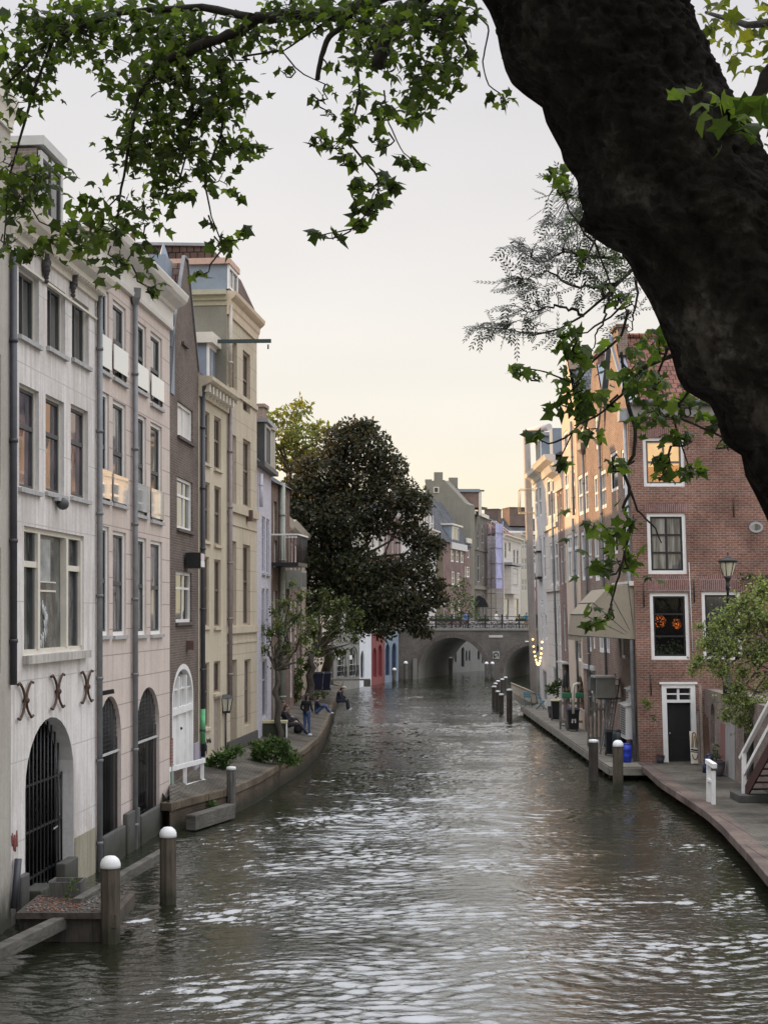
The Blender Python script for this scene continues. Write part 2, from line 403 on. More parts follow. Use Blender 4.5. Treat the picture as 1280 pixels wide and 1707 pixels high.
def archwin(fc, r, rise, parent, frame, fw=0.08, rec=0.15, vb=(), hb=(), bw=0.03, pane=None, name='window'):
    a, b, c, d = r; pane = pane or GLASS; zsp = d - rise; mb = MB(); o1 = -rec; o0 = -rec - 0.07
    ap = arch_pts(a, b, zsp, rise); ip = arch_pts(a + fw, b - fw, zsp, rise - fw)
    for i in range(len(ap) - 1):
        q = [ap[i], ap[i + 1], ip[i + 1], ip[i]]
        mb.poly([fc.pt(u, z, o1) for u, z in q], frame); mb.poly([fc.pt(*ip[i], o1), fc.pt(*ip[i + 1], o1), fc.pt(*ip[i + 1], o0), fc.pt(*ip[i], o0)], frame)
    fbox(mb, fc, a, a + fw, c, zsp, o0, o1, frame); fbox(mb, fc, b - fw, b, c, zsp, o0, o1, frame); fbox(mb, fc, a + fw, b - fw, c, c + fw, o0, o1, frame)
    def topz(u):
        k = (u - (a + b) / 2) / ((b - a) / 2); return zsp + rise * math.sqrt(max(0, 1 - k * k))
    for f_ in vb: u = a + (b - a) * f_; fbox(mb, fc, u - bw / 2, u + bw / 2, c + fw, topz(u) - 0.02, o0 - .01, o1 - .02, frame)
    for f_ in hb: z = c + (zsp + rise * 0.4 - c) * f_; fbox(mb, fc, a + fw, b - fw, z - bw / 2, z + bw / 2, o0 - .012, o1 - .022, frame)
    w = mb.build(name, parent)
    pm = MB(); pm.poly([fc.pt(a, c, o0)] + [fc.pt(b, c, o0)] + [fc.pt(u, z, o0) for u, z in reversed(ap)], pane); pm.build('pane', w)
    return w

def blocks(fc, parent, name, lst, bevel=.03):
    """several separate blocks on a facade, each a part of its own: (u0, u1, z0, z1, o0, o1, material)"""
    for q in lst:
        mb = MB(); fbox(mb, fc, *q); mb.build(name, parent, bevel=bevel)
def scribble(fc, parent, x, y, w, h, m, n=14, seed=1, o=.012, r=.012, name='graffiti'):
    rg_ = random.Random(seed); pts = []
    for k in range(n):
        u, z = fc.hit(x + w * (k / (n - 1)) + rg_.uniform(-.12, .12) * w, y + (h / 2 if k % 2 else -h / 2) * rg_.uniform(.4, 1)); pts.append(fc.pt(u, z, o))
    fine = []
    for i in range(len(pts) - 1):
        p0, p1, p2, p3 = pts[max(i - 1, 0)], pts[i], pts[i + 1], pts[min(i + 2, len(pts) - 1)]
        for t in (0, .25, .5, .75): fine.append(.5 * ((2 * p1) + (p2 - p0) * t + (2 * p0 - 5 * p1 + 4 * p2 - p3) * t * t + (3 * p1 - p0 - 3 * p2 + p3) * t ** 3))
    mb = MB(); mb.tube(fine, r, m, 4); return mb.build(name, parent)
class House:
    def __init__(s, label, fc, u0, u1, zb, zt, depth, mat, side=None, name='house', cat='house', group=None, reveal=None, gable=None):
        s.fc, s.u0, s.u1, s.zb, s.zt, s.depth, s.mat, s.side, s.gable, s.reveal = fc, u0, u1, zb, zt, depth, mat, side or mat, gable, reveal
        s.root = thing(name, label, cat, fc.pt((u0 + u1) / 2, zb, -depth / 2), group); s.ops = []; s.jobs = []; s.extra = []
    def win(s, x0, x1, yt, yb, rise=0, make=True, **kw):
        r = s.fc.rect(x0, x1, yt, yb); return s.winr(r, rise, make, **kw)
    def winr(s, r, rise=0, make=True, **kw):
        s.ops.append(dict(r=r, rise=rise, rec=kw.get('rec', 0.15), rev=kw.get('rev')))
        if make: s.jobs.append((r, rise, kw))
        return r
    def wall(s, name='wall', sides=True):
        mb = MB(); fc = s.fc
        wall_grid(mb, fc, s.u0, s.u1, s.zb, s.zt, s.ops, s.mat, s.reveal)
        if s.gable: mb.poly([fc.pt(s.u0, s.zt), fc.pt(s.u1, s.zt)] + [fc.pt(u, z) for u, z in s.gable], s.mat)
        D = -s.depth if sides else 0; q = lambda a, b, oa, ob: [fc.pt(a, s.zb, oa), fc.pt(b, s.zb, ob), fc.pt(b, s.zt, ob), fc.pt(a, s.zt, oa)]
        if sides: mb.poly(q(s.u0, s.u0, D, 0), s.side); mb.poly(q(s.u1, s.u1, 0, D), s.side); mb.poly(q(s.u0, s.u1, D, D), s.side)
        if sides: mb.poly([fc.pt(s.u0, s.zt - 0.02, D), fc.pt(s.u1, s.zt - 0.02, D), fc.pt(s.u1, s.zt - 0.02), fc.pt(s.u0, s.zt - 0.02)], s.side)
        w = mb.build(name, s.root)
        for r, rise, kw in s.jobs:
            kw = dict(kw); kw.pop('rev', None)
            if rise:
                archwin(fc, r, rise, s.root, kw.get('frame') or WHITE, kw.get('fw', .08), kw.get('rec', .15), kw.get('vb', ()), kw.get('hb', ()), kw.get('bw', .03), kw.get('pane'), kw.get('name', 'window'))
            else: window(fc, r, s.root, **kw)
        return w
    def cornice(s, z0, prof, m, u0=None, u1=None, name='cornice', o=0.0):
        """profile [(offset, height)] swept along the facade with closed ends"""
        fc = s.fc; u0 = s.u0 if u0 is None else u0; u1 = s.u1 if u1 is None else u1; mb = MB()
        pr = [(a + o, z0 + b) for a, b in prof]
        for (a, za), (b, zb) in zip(pr[:-1], pr[1:]):
            mb.poly([fc.pt(u0, za, a), fc.pt(u1, za, a), fc.pt(u1, zb, b), fc.pt(u0, zb, b)], m)
        mb.poly([fc.pt(u0, z, a) for a, z in pr], m); mb.poly([fc.pt(u1, z, a) for a, z in reversed(pr)], m)
        return mb.build(name, s.root)
    def pipe(s, x, y0, y1, r=0.05, m=None, o=0.09, hopper=None, name='downpipe'):
        fc = s.fc; m = m or PIPE; u = fc.u(x, (y0 + y1) / 2); z1 = fc.z(x, y0); z0 = fc.z(x, y1); mb = MB()
        mb.tube([fc.pt(u, z0, o), fc.pt(u, z1, o)], r, m, 10)
        z = z0 + 0.8
        while z < z1 - .3:
            mb.tube([fc.pt(u, z, o), fc.pt(u, z + 0.07, o)], r * 1.25, m, 10); z += 1.9
        if hopper:
            w, h = hopper; mb.tube([fc.pt(u, z1 - .02, o), fc.pt(u, z1 + h * .4, o), fc.pt(u, z1 + h, o)], [r * 1.2, w / 2, w / 2 * 1.1], m, 4, True, False)
        return mb.build(name, s.root)
# ------------------------------------------------------------------ water, ground, wharves, streets
WAVE = 1.0
def water_mat():
    m, t, b, N, L = newmat('canal_water')
    b.inputs['Base Color'].default_value = (0.013, 0.0155, 0.008, 1); b.inputs['Roughness'].default_value = 0.03
    b.inputs['IOR'].default_value = 2.8; b.inputs['Specular IOR Level'].default_value = 0.5
    tc = N.new('ShaderNodeTexCoord')
    def layer(sx, sy, rot, scale, detail, dist):
        mp = N.new('ShaderNodeMapping'); mp.inputs['Scale'].default_value = (sx, sy, 1); mp.inputs['Rotation'].default_value = (0, 0, rot)
        L.new(tc.outputs['Object'], mp.inputs[0])
        n = N.new('ShaderNodeTexNoise'); n.inputs['Scale'].default_value = scale; n.inputs['Detail'].default_value = detail
        n.inputs['Distortion'].default_value = dist; n.inputs['Roughness'].default_value = 0.55; L.new(mp.outputs[0], n.inputs['Vector']); return n.outputs[0]
    a = layer(0.8, 1.25, 0.25, 1.9, 2.0, 0.5); c = layer(0.7, 1.35, 0.1, 8.0, 3, 0.3); d = layer(1, 1, 0.4, 0.30, 2, 0.6); g = layer(1, 1, 1.1, 0.11, 3, 1.0)
    def mad(x, k, y=None):
        n = N.new('ShaderNodeMath'); n.operation = 'MULTIPLY_ADD'; L.new(x, n.inputs[0])
        if hasattr(k, 'type'): L.new(k, n.inputs[1])
        else: n.inputs[1].default_value = k
        if y is not None: L.new(y, n.inputs[2])
        else: n.inputs[2].default_value = 0
        return n.outputs[0]
    amp = N.new('ShaderNodeMapRange'); L.new(g, amp.inputs[0]); amp.inputs[1].default_value = 0.35; amp.inputs[2].default_value = 0.65; amp.inputs[3].default_value = 0.5; amp.inputs[4].default_value = 1.25
    h = mad(c, 0.017, mad(a, 0.008)); h = mad(h, amp.outputs[0])
    bp = N.new('ShaderNodeBump'); bp.inputs['Strength'].default_value = 1.0; bp.inputs['Distance'].default_value = 1.0
    L.new(h, bp.inputs['Height']); L.new(bp.outputs[0], b.inputs['Normal'])
    return m
# the surface: real waves where they can be seen apart, a flat sheet beyond
gx = np.arange(-9.6, 13.01, 0.06); gy = np.concatenate([np.arange(20.0, 48, 0.052), np.arange(48, 80, 0.11), np.arange(80, 140.1, 0.24)])
XX, YY = np.meshgrid(gx, gy); ZZ = np.zeros_like(XX); rg = np.random.default_rng(3)
def smooth_field(sc, seed):
    r = np.random.default_rng(seed); z = np.zeros_like(XX)
    for _ in range(7):
        a_ = r.uniform(0, 2 * np.pi); k = 2 * np.pi / (sc * r.uniform(.7, 1.6)); z += np.sin(k * (XX * np.cos(a_) + YY * np.sin(a_)) + r.uniform(0, 6.28))
    return z / 2.6
env = np.clip(1.0 + 0.42 * smooth_field(8.0, 5) + 0.34 * smooth_field(2.6, 6), 0.15, 2.1)
px = 0.35 * smooth_field(4.0, 8); py = 0.35 * smooth_field(3.5, 9)
for _ in range(72):
    lam = rg.choice([.16, .21, .29, .39, .55, .95, 2.0], p=[.2, .24, .22, .17, .10, .04, .03]) * rg.uniform(.88, 1.14); a_ = rg.normal(math.pi / 2 + .10, .27 + .07 / (lam + .2)); k = 2 * np.pi / lam
    ph = k * ((XX + px) * np.cos(a_) + (YY + py) * np.sin(a_)) + rg.uniform(0, 6.28); sharp = np.sin(ph) + .22 * np.cos(2 * ph)
    ZZ += WAVE * .0035 * lam ** .9 * (1 if lam < .5 else (.5 / lam) ** .5) * sharp
ZZ *= env
edge = np.clip(np.minimum(XX - gx[0], gx[-1] - XX) / 1.0, 0, 1) * np.clip((gy[-1] - YY) / 3, 0, 1) * np.clip((YY - gy[0]) / .5, 0, 1); ZZ *= edge
nr, nc = XX.shape; idx = np.arange(nr * nc).reshape(nr, nc)
quads = np.stack([idx[:-1, :-1], idx[:-1, 1:], idx[1:, 1:], idx[1:, :-1]], -1).reshape(-1, 4)
V = np.stack([XX, YY, ZZ], -1).reshape(-1, 3)
x0, x1, y0, y1 = gx[0], gx[-1], gy[0], gy[-1]; o_ = len(V)
ring = [(-60, -12), (x0, -12), (x1, -12), (160, -12), (-60, y0), (x0, y0), (x1, y0), (160, y0), (-60, y1), (x0, y1), (x1, y1), (160, y1), (-60, 420), (x0, 420), (x1, 420), (160, 420)]
V = np.vstack([V, [(a_, b_, 0) for a_, b_ in ring]])
fl = [[o_ + i for i in q] for q in ((0, 1, 5, 4), (1, 2, 6, 5), (2, 3, 7, 6), (4, 5, 9, 8), (6, 7, 11, 10), (8, 9, 13, 12), (9, 10, 14, 13), (10, 11, 15, 14))]
tag(mesh_np('water', V, np.vstack([quads, fl]), [water_mat()], smooth=True), None, None, None, 'structure')
EARTH = plain('earth', (0.10, 0.085, 0.065), 0.95, 0.3, 0.3)
mb = MB(); mb.poly([(-3000, -3000, -2), (3000, -3000, -2), (3000, 3000, -2), (-3000, 3000, -2)], EARTH); tag(mb.build('ground'), None, None, None, 'structure')

PAVE = brick('wharf_paving', (0.10, 0.09, 0.074), (0.13, 0.115, 0.094), (0.05, 0.047, 0.038), 0.21, 0.105, 0.014, 0.012, 0.6)
QUAY = brick('quay_brick', (0.095, 0.07, 0.05), (0.13, 0.095, 0.066), (0.075, 0.066, 0.052), 0.22, 0.07, 0.01, 0.015, 0.45, alg=.45)
QUAYR = brick('quay_brick_red', (0.15, 0.09, 0.075), (0.19, 0.115, 0.095), (0.17, 0.13, 0.11), 0.5, 0.12, 0.008, 0.01, 0.35, alg=.25)
ASPH = brick('street_clinker', (0.12, 0.10, 0.09), (0.15, 0.125, 0.11), (0.07, 0.065, 0.06), 0.22, 0.1, 0.01, 0.005)
def block(name, edge, back, z, top, side, coping=None, zb=-1.5, kind='structure', cw=0.35, ch=0.16):
    """a raised slab: edge = waterside polyline (x,y), back = the rest of its outline"""
    pts = [Vector((p[0], p[1], 0)) for p in edge]; bk = [Vector((p[0], p[1], 0)) for p in back]; mb = MB(); ring = pts + bk
    mb.poly([(p.x, p.y, z) for p in ring], top)
    for a, b in zip(ring, ring[1:] + ring[:1]):
        mb.poly([(a.x, a.y, zb), (b.x, b.y, zb), (b.x, b.y, z), (a.x, a.y, z)], side)
    o = mb.build(name); tag(o, None, None, None, kind)
    if coping:
        cm = MB()
        for a, b in zip(pts[:-1], pts[1:]):
            d = (b - a).normalized(); n = Vector((d.y, -d.x, 0)) * (1 if coping[1] > 0 else -1)
            cm.obox((a.x + n.x * 0.05, a.y + n.y * 0.05, z - ch), (b - a), -n * cw, (0, 0, ch + 0.02), coping[0])
        c = cm.build(name + '_coping', None, None, 0.02); tag(c, None, None, None, kind)
    return o
WZ = 1.2
lw = [(283, 1390), (300, 1384), (340, 1372), (385, 1360), (430, 1338), (470, 1310), (505, 1286), (530, 1262), (541, 1240), (548, 1220), (553, 1200), (558, 1182), (566, 1163), (574, 1148)]
LEDGE = [G(x, y, 0) for x, y in lw]
LWB = [G(650, 1136, 0), G(668, 1131.5, 0)]
EZ = 0.8                                                            # the paving falls from the houses (WZ) to the kerb (EZ)
LBACK = [Vector(((x - CX) / F * Y, Y, 0)) for x, Y in ((283, 42.0), (300, 43.6), (330, 46.4), (352, 48.4), (378, 50.6), (400, 53), (428, 56), (440, 58.3), (452, 60.5), (478, 64.5), (490, 74), (505, 86), (530, 101), (553, 111.5))]
COPE = brick('quay_coping', (0.115, 0.092, 0.066), (0.14, 0.113, 0.082), (0.05, 0.042, 0.032), .9, 5, .015, .02, .5)
mb = MB(); cm = MB()
for i in range(len(LEDGE) - 1):
    a, b, c, d = LEDGE[i], LEDGE[i + 1], LBACK[i + 1], LBACK[i]
    ex = .4 if i < 8 else 2.5; c2, d2 = c + (c - b).normalized() * ex, d + (d - a).normalized() * (.4 if i < 9 else 2.5)
    mb.poly([(a.x, a.y, EZ), (b.x, b.y, EZ), (c2.x, c2.y, WZ + .02), (d2.x, d2.y, WZ + .02)], PAVE)
    mb.poly([(a.x, a.y, -1.5), (b.x, b.y, -1.5), (b.x, b.y, EZ), (a.x, a.y, EZ)], QUAY)
    dd = (b - a); n = Vector((dd.y, -dd.x, 0)).normalized()
    cm.obox((a.x + n.x * .05, a.y + n.y * .05, EZ - .2), dd, -n * .34, (0, 0, .22), COPE)
a, d = LEDGE[0], LBACK[0]; mb.poly([(a.x, a.y, -1.5), (d.x - .4, d.y, -1.5), (d.x - .4, d.y, WZ), (a.x, a.y, EZ)], QUAY)
e0 = LEDGE[-1]
mb.poly([(e0.x, e0.y, EZ), (LWB[0].x, LWB[0].y, EZ), (LWB[1].x, LWB[1].y, EZ), (1.6, 136, EZ), (-4.2, 113, EZ + .2)], PAVE)
for a, b in ((e0, LWB[0]), (LWB[0], LWB[1])):
    mb.poly([(a.x, a.y, -1.5), (b.x, b.y, -1.5), (b.x, b.y, EZ), (a.x, a.y, EZ)], QUAY); dd = b - a; n = Vector((dd.y, -dd.x, 0)).normalized()
    cm.obox((a.x + n.x * .05, a.y + n.y * .05, EZ - .2), dd, -n * .34, (0, 0, .22), COPE)
tag(mb.build('left_wharf'), None, None, None, 'structure'); tag(cm.build('left_wharf_coping', None, None, 0.02), None, None, None, 'structure')
def wz(x, y):
    """height of the left wharf paving at plan point x, y"""
    best = (1e9, EZ); p = Vector((x, y, 0))
    for i in range(len(LEDGE) - 1):
        for k in range(5):
            for j in range(11):
                e_ = LEDGE[i].lerp(LEDGE[i + 1], k / 4); f_ = LBACK[i].lerp(LBACK[i + 1], k / 4); q = e_.lerp(f_, j / 10); q.z = 0
                d_ = (q - p).length
                if d_ < best[0]: best = (d_, EZ + (WZ - EZ) * j / 10)
    return best[1]
def WG(x, y):
    """the point of the left wharf seen at pixel x, y"""
    z = 1.0
    for _ in range(4): q = G(x, y, z); z = wz(q.x, q.y)
    return G(x, y, z)

# ------------------------------------------------------------------ left row
def Lf(xl, Yl, xr, Yr, **k): return Fac(xl, Yl, xr, Yr, **k)
WPLASTER = stucco('white_plaster', (0.70, 0.668, 0.64), (0.34, 0.29, 0.25), 0.65, (1.1, 1.55, 0.012, 0.62), ((0.33, 0.27, 0.21), 3.2), alg=.9)
BEIGE = stucco('beige_plaster', (0.44, 0.41, 0.36), (0.22, 0.2, 0.17), 0.4, alg=.9)
PINK = stucco('pink_plaster', (0.61, 0.52, 0.465), (0.38, 0.31, 0.27), 0.42, (3.2, 0.62, 0.014, 0.5), alg=.9)
BROWNB = brick('dark_brown_brick', (0.105, 0.078, 0.066), (0.15, 0.11, 0.092), (0.19, 0.165, 0.145), 0.22, 0.075, 0.012)
YELLOW = stucco('yellow_plaster', (0.53, 0.465, 0.355), (0.30, 0.25, 0.18), 0.45, (2.6, 0.75, 0.014, 0.6))
YELLOW2 = stucco('pale_yellow_plaster', (0.55, 0.485, 0.37), (0.32, 0.27, 0.2), 0.45)
GREYST = stucco('grey_render', (0.235, 0.225, 0.185), (0.15, 0.14, 0.12), 0.3)
LAVW = brick('lavender_white_brick', (0.50, 0.49, 0.54), (0.54, 0.53, 0.58), (0.45, 0.44, 0.48), 0.22, 0.075, 0.008, 0.006, 0.06)
PLINTH = stucco('grey_plinth', (0.10, 0.097, 0.09), (0.07, 0.07, 0.06), 0.5, alg=.7)
SILLG = plain('sill_grey', (0.36, 0.355, 0.35), 0.8, 0.2, 5)
ROOFD = tiles('roof_tile_dark', (0.10, 0.065, 0.055), (0.13, 0.085, 0.07))
ROOFG = tiles('roof_slate_grey', (0.085, 0.09, 0.10), (0.12, 0.125, 0.135))
ROOFR = tiles('roof_tile_red', (0.22, 0.10, 0.07), (0.29, 0.14, 0.095))
row = Lf(18, 28.3, 283, 42.0)

# beige house at the edge
f0 = Fac(-10644, 2.0, 17.6, 28.25)
h = House('beige plastered house at far left edge, nearest the camera', f0, 0, f0.len, -1, 15.6, 8, BEIGE)
h.win(-60, 1.5, 905, 1130, rec=.08, frame=CREAMW, sash=DARKG, fw=.08)
h.win(-60, 1.5, 560, 800, rec=.08, frame=CREAMW, sash=DARKG, fw=.08)
h.wall()
h.cornice(15.1, [(0, 0), (.05, 0), (.06, .15), (.10, .3), (.15, .38), (.17, .6), (0, .62)], CREAMW)

# white house
h = House('tall weathered white plaster house with barred arched gate at the waterline', row, 0, row.u(160.5), -1, 13.6, 8, WPLASTER, reveal=stucco('white_plaster_plain', (0.64, 0.625, 0.61), (0.34, 0.3, 0.27), 0.3))
W1 = h
wk = dict(frame=CREAMW, sash=DARKG, fw=.05, sw=.06, rec=.10, vb=(.5,), sill=SILLG, bw=.07)
for a in ((31, 65, 441, 557), (78.6, 109, 466, 577), (120, 148, 492, 596)): h.win(*a, pane=GLASS, **wk)
wk2 = dict(frame=CREAMW, sash=DARKG, fw=.05, sw=.06, rec=.09, hb=(.62,), hw=.09, sill=SILLG, bw=.05)
for a in ((32, 65, 637, 812), (76, 107, 656, 819), (118, 147, 672, 827)): h.win(*a, pane=glass('window_glass_purple', (0.02, 0.02, 0.03), (0.12, 0.085, 0.10), (1, 1, .6)), **wk2)
# wide shop window in three lights
r = h.win(40, 140, 876, 1093, make=False, rec=.12)
h.win(42, 123, 1206, 1512, rise=1.35, make=False, rec=.28)
h.wall()
a, b, c, d = r; mb = MB(); e = .004
fbox(mb, row, a - e, b + e, c - e, c + .1, -.2, -.07, CREAMW); fbox(mb, row, a - e, b + e, d - .1, d + e, -.2, -.07, CREAMW)
U = lambda f: a + (b - a) * f
for x0, x1 in ((0, .03), (.24, .275), (.71, .745), (.97, 1.0)): fbox(mb, row, U(x0), U(x1), c + .1, d - .1, -.22, -.04, CREAMW)
for x0, x1 in ((.03, .24), (.745, .97)):
    z = c + (d - c) * .71; fbox(mb, row, U(x0), U(x1), z - .06, z + .06, -.2, -.07, CREAMW)
    for q0, q1 in ((c + .1, z - .06), (z + .06, d - .1)):
        for s0, s1 in ((x0, x0 + .03), (x1 - .03, x1)): fbox(mb, row, U(s0), U(s1), q0, q1, -.195, -.11, DARKG)
w = mb.build('window', h.root)
pm = MB(); pm.poly([row.pt(a, c, -.17), row.pt(b, c, -.17), row.pt(b, d, -.18), row.pt(a, d, -.18)], glass('shop_glass', (0.035, 0.04, 0.037), (0.13, 0.135, 0.125), (1.6, 1.6, .9), .06)); pm.build('pane', w)
sm = MB(); fbox(sm, row, a - .1, b + .15, c - .17, c - .004, -.06, .14, stucco('mossy_sill', (0.5, 0.47, 0.43), (0.1, 0.09, 0.07), 0.7)); sm.build('sill', w)
# a framed print and pale cloth just behind the shop glass would be lost in the reflection: they are part of the display as flat boards
mb = MB(); fbox(mb, row, U(.30), U(.53), c + (d - c) * .585, c + (d - c) * .93, -.168, -.16, plain('poster_grey', (0.30, 0.31, 0.30), .5, .45, 2.2)); mb.build('poster', w)
mb = MB(); fbox(mb, row, U(.285), U(.62), c + (d - c) * .50, c + (d - c) * .515, -.168, -.155, CREAMW); fbox(mb, row, U(.285), U(.62), c + (d - c) * .575, c + (d - c) * .585, -.168, -.155, CREAMW); mb.build('shelf', w)
mb = MB()
for k in range(26):
    t = k / 25; u = U(.33 + .2 * math.sin(t * 2.4) * (1 - t) + .05 * random.random()); z = c + (d - c) * (.46 - .40 * t)
    mb.tube([row.pt(u, z, -.16), row.pt(u + .04, z - .25, -.16)], .012 + .012 * random.random(), plain('feather_white', (0.42, 0.43, 0.43), .6, .3, 8), 5)
mb.build('display', w)
h.cornice(13.15, [(0, 0), (.06, 0), (.08, .12), (.22, .16), (.24, .26), (.40, .34), (.46, .44), (.50, .60), (0, .64)], CREAMW)
mb = MB(); u = .12
while u < h.u1 - .1:
    mb = MB(); fbox(mb, row, u, u + .09, 13.28, 13.38, .03, .2, CREAMW); u += .2; mb.build('dentil', h.root)
mb = MB(); fbox(mb, row, 0.1, h.u1 - .05, 12.72, 12.77, .0, .05, CREAMW); mb.build('string_course', h.root)
# cast fruit garlands hanging between the top windows
for x, y0, y1 in ((71, 418, 468), (117, 440, 492)):
    mb = MB(); u, z1 = row.hit(x, y0); z0 = row.hit(x, y1)[1]
    for k in range(9):
        t = k / 8; z = z1 + (z0 - z1) * t; rr = .055 + .055 * math.sin(math.pi * min(1, t * 1.15)) * (1 if k % 2 else .8)
        mb.ball(row.pt(u + random.uniform(-.03, .03), z, .07), rr, plain('bronze_dark', (0.05, 0.045, 0.045), .6, .3, 9), 8)
    mb.build('garland', h.root)
# crossed iron wall anchors: two arcs back to back
RUST = plain('rusty_iron', (0.085, 0.052, 0.036), .8, .5, 12, .2)
for x, y, hp in ((38, 1168, 60), (92, 1153, 56), (141, 1145, 52)):
    mb = MB(); u, z = row.hit(x, y); hh = (row.hit(x, y - hp / 2)[1] - row.hit(x, y + hp / 2)[1]) / 2
    for sgn in (-1, 1):
        pts = []
        for k in range(13):
            t = -1 + k / 6; pts.append(row.pt(u + sgn * (.05 + .30 * abs(t) ** 2.2), z + t * hh, .06))
        pts = [row.pt(u + sgn * .47, z - hh * .93, .06)] + pts + [row.pt(u + sgn * .47, z + hh * .93, .06)]
        mb.tube(pts, .028, RUST, 6)
    mb.ball(row.pt(u, z, .07), .07, RUST); mb.build('wall_anchor', h.root)
# barred gate in the arch
gr = row.rect(42, 123, 1206, 1512); ga, gb, gc, gd = gr
mb = MB(); n = 13
for i in range(n + 1):
    f_ = i / n; u = ga + .04 + (gb - ga - .08) * f_; kk = (f_ - .5) * 2; zt = gd - 1.35 + 1.35 * math.sqrt(max(0, 1 - kk * kk)) - .02
    mb.tube([row.pt(u, gc - .25 if f_ < .7 else gc + .1, -.26), row.pt(u, max(zt, gd - 1.3), -.26)], .022, BLACKP, 6)
for z in (gc + .35, gc + 1.3, gd - 1.35): fbox(mb, row, ga, gb, z - .025, z + .025, -.29, -.25, BLACKP)
g_ = mb.build('gate', h.root)
mb = MB(); u = ga + (gb - ga) * .78; mb.tube([row.pt(u - .1, gc + 1.15, -.2), row.pt(u + .12, gc + 1.18, -.18)], .02, ZINC, 6); mb.build('handle', g_)
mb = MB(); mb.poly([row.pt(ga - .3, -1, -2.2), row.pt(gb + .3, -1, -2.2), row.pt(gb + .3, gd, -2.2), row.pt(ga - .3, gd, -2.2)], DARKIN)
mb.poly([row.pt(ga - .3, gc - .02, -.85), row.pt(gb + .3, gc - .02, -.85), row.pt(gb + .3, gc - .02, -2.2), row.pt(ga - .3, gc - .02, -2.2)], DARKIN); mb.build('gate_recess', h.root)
z = gc - .05; YST = stucco('yellow_stained_plinth', (0.36, 0.33, 0.25), (0.12, 0.12, 0.06), .6)
blocks(row, h.root, 'plinth', [(row.u(44), row.u(66), -.6, z + .35, -.1, .3, PLINTH), (row.u(100), row.u(122), -.6, z + .5, -.1, .12, PLINTH), (row.u(26), row.u(40), -.6, .9, 0, .12, PLINTH), (row.u(124) + .002, row.u(158), -.6, 1.05, 0, .02, YST)])
scribble(row, h.root, 19, 1402, 9, 38, plain('graffiti_red', (0.24, 0.08, 0.07), .8), 11, 4)
h.pipe(15, 420, 1142, .066, PIPED, .09)
h.pipe(160, 445, 1466, .066, PIPE, .09)
mb = MB(); mb.tube([row.pt(row.u(22), row.z(22, 1432), .1), row.pt(row.u(15), row.z(15, 1515), .1)], .07, PIPED, 8); mb.build('pipe_stub', h.root)
mb = MB(); u, z = row.hit(94, 840); mb.ball(row.pt(u, z, .14), .13, DARKG); fbox(mb, row, u - .3, u + .1, z + .05, z + .12, .0, .14, SILLG); mb.build('wall_lamp', h.root)
# roof dormer with brick cheek
ob = -.6; ua, ub = row.hit(70, 270, ob)[0], row.hit(107, 270, ob)[0]; zt, zb = row.hit(70, 226, ob)[1], 13.5
db = MB(); cheek = brick('dormer_brick', (0.16, 0.13, 0.115), (0.2, 0.165, 0.14), (0.24, 0.22, 0.2), .22, .08, .012)
fbox(db, row, ua, ub, zb, zb + .75, ob - 2.6, ob, GREYP); fbox(db, row, ua, ub, zb + .75, zt - .25, ob - 2.6, ob - .12, cheek)
fbox(db, row, ua - .06, ub + .04, zt - .2, zt, ob - 2.7, ob + .06, GREYP)
dm = db.build('dormer', h.root); window(row, (ua + .02, ub - .02, zb + .8, zt - .3), dm, GREYP, DARKG, .13, .05, .02 - ob, vb=(.5,), name='dormer_window')
rb = MB(); rb.poly([row.pt(0, 13.7, -.05), row.pt(h.u1, 13.7, -.05), row.pt(h.u1, 15.0, -4), row.pt(0, 15.0, -4)], ROOFG); rb.poly([row.pt(0, 13.7, -8), row.pt(h.u1, 13.7, -8), row.pt(h.u1, 15.0, -4), row.pt(0, 15.0, -4)], ROOFG); rb.build('roof', h.root)

# pink house
h = House('tall pink plastered house with glass balustrades and two black arched grilles', row, row.u(160.5), row.len, -1, 14.15, 8, PINK, reveal=stucco('pink_plain', (0.59, 0.51, 0.465), (0.34, 0.27, 0.22), .2))
W2 = h
pk = dict(frame=WHITE, sash=DARKG, fw=.09, sw=.055, rec=.055, hb=(.5,), hw=.1, sill=SILLG, bw=.05)
rows_p = [((165, 182, 474, 614), (188, 210, 497, 628), (225, 244, 530, 646), (251, 270, 550, 671)), ((165, 182, 648, 832), (188, 210, 664, 838), (225, 244, 686, 856), (251, 270, 702, 866)),
          ((165, 182, 875, 1060), (188, 210, 884, 1060), (225, 244, 894, 1059), (251, 270, 900, 1058))]
rails = [((554, 607), (573, 615), (603, 641), (623, 659)), ((780, 828), (790, 836), (804, 850), (814, 862))]
RG = []
for i, rr in enumerate(rows_p):
    for j, q in enumerate(rr):
        r = h.win(*q, pane=random.choice((GLASS, GLASS, GLASSC)), **pk)
        if i < 2: RG.append((r, h.fc.z(q[0], rails[i][j][0]), h.fc.z(q[0], rails[i][j][1])))
ar = [h.win(164, 202, 1165, 1414, rise=1.05, make=False, rec=.12), h.win(228, 266, 1150, 1378, rise=1.05, make=False, rec=.12)]
h.wall()
m, t, b, N, L_ = newmat('balustrade_glass'); b.inputs['Base Color'].default_value = (.42, .44, .43, 1); b.inputs['Roughness'].default_value = .03; b.inputs['Specular IOR Level'].default_value = 1.0; b.inputs['Coat Weight'].default_value = 1; b.inputs['Coat Roughness'].default_value = .02; b.inputs['IOR'].default_value = 1.9
BALG = m
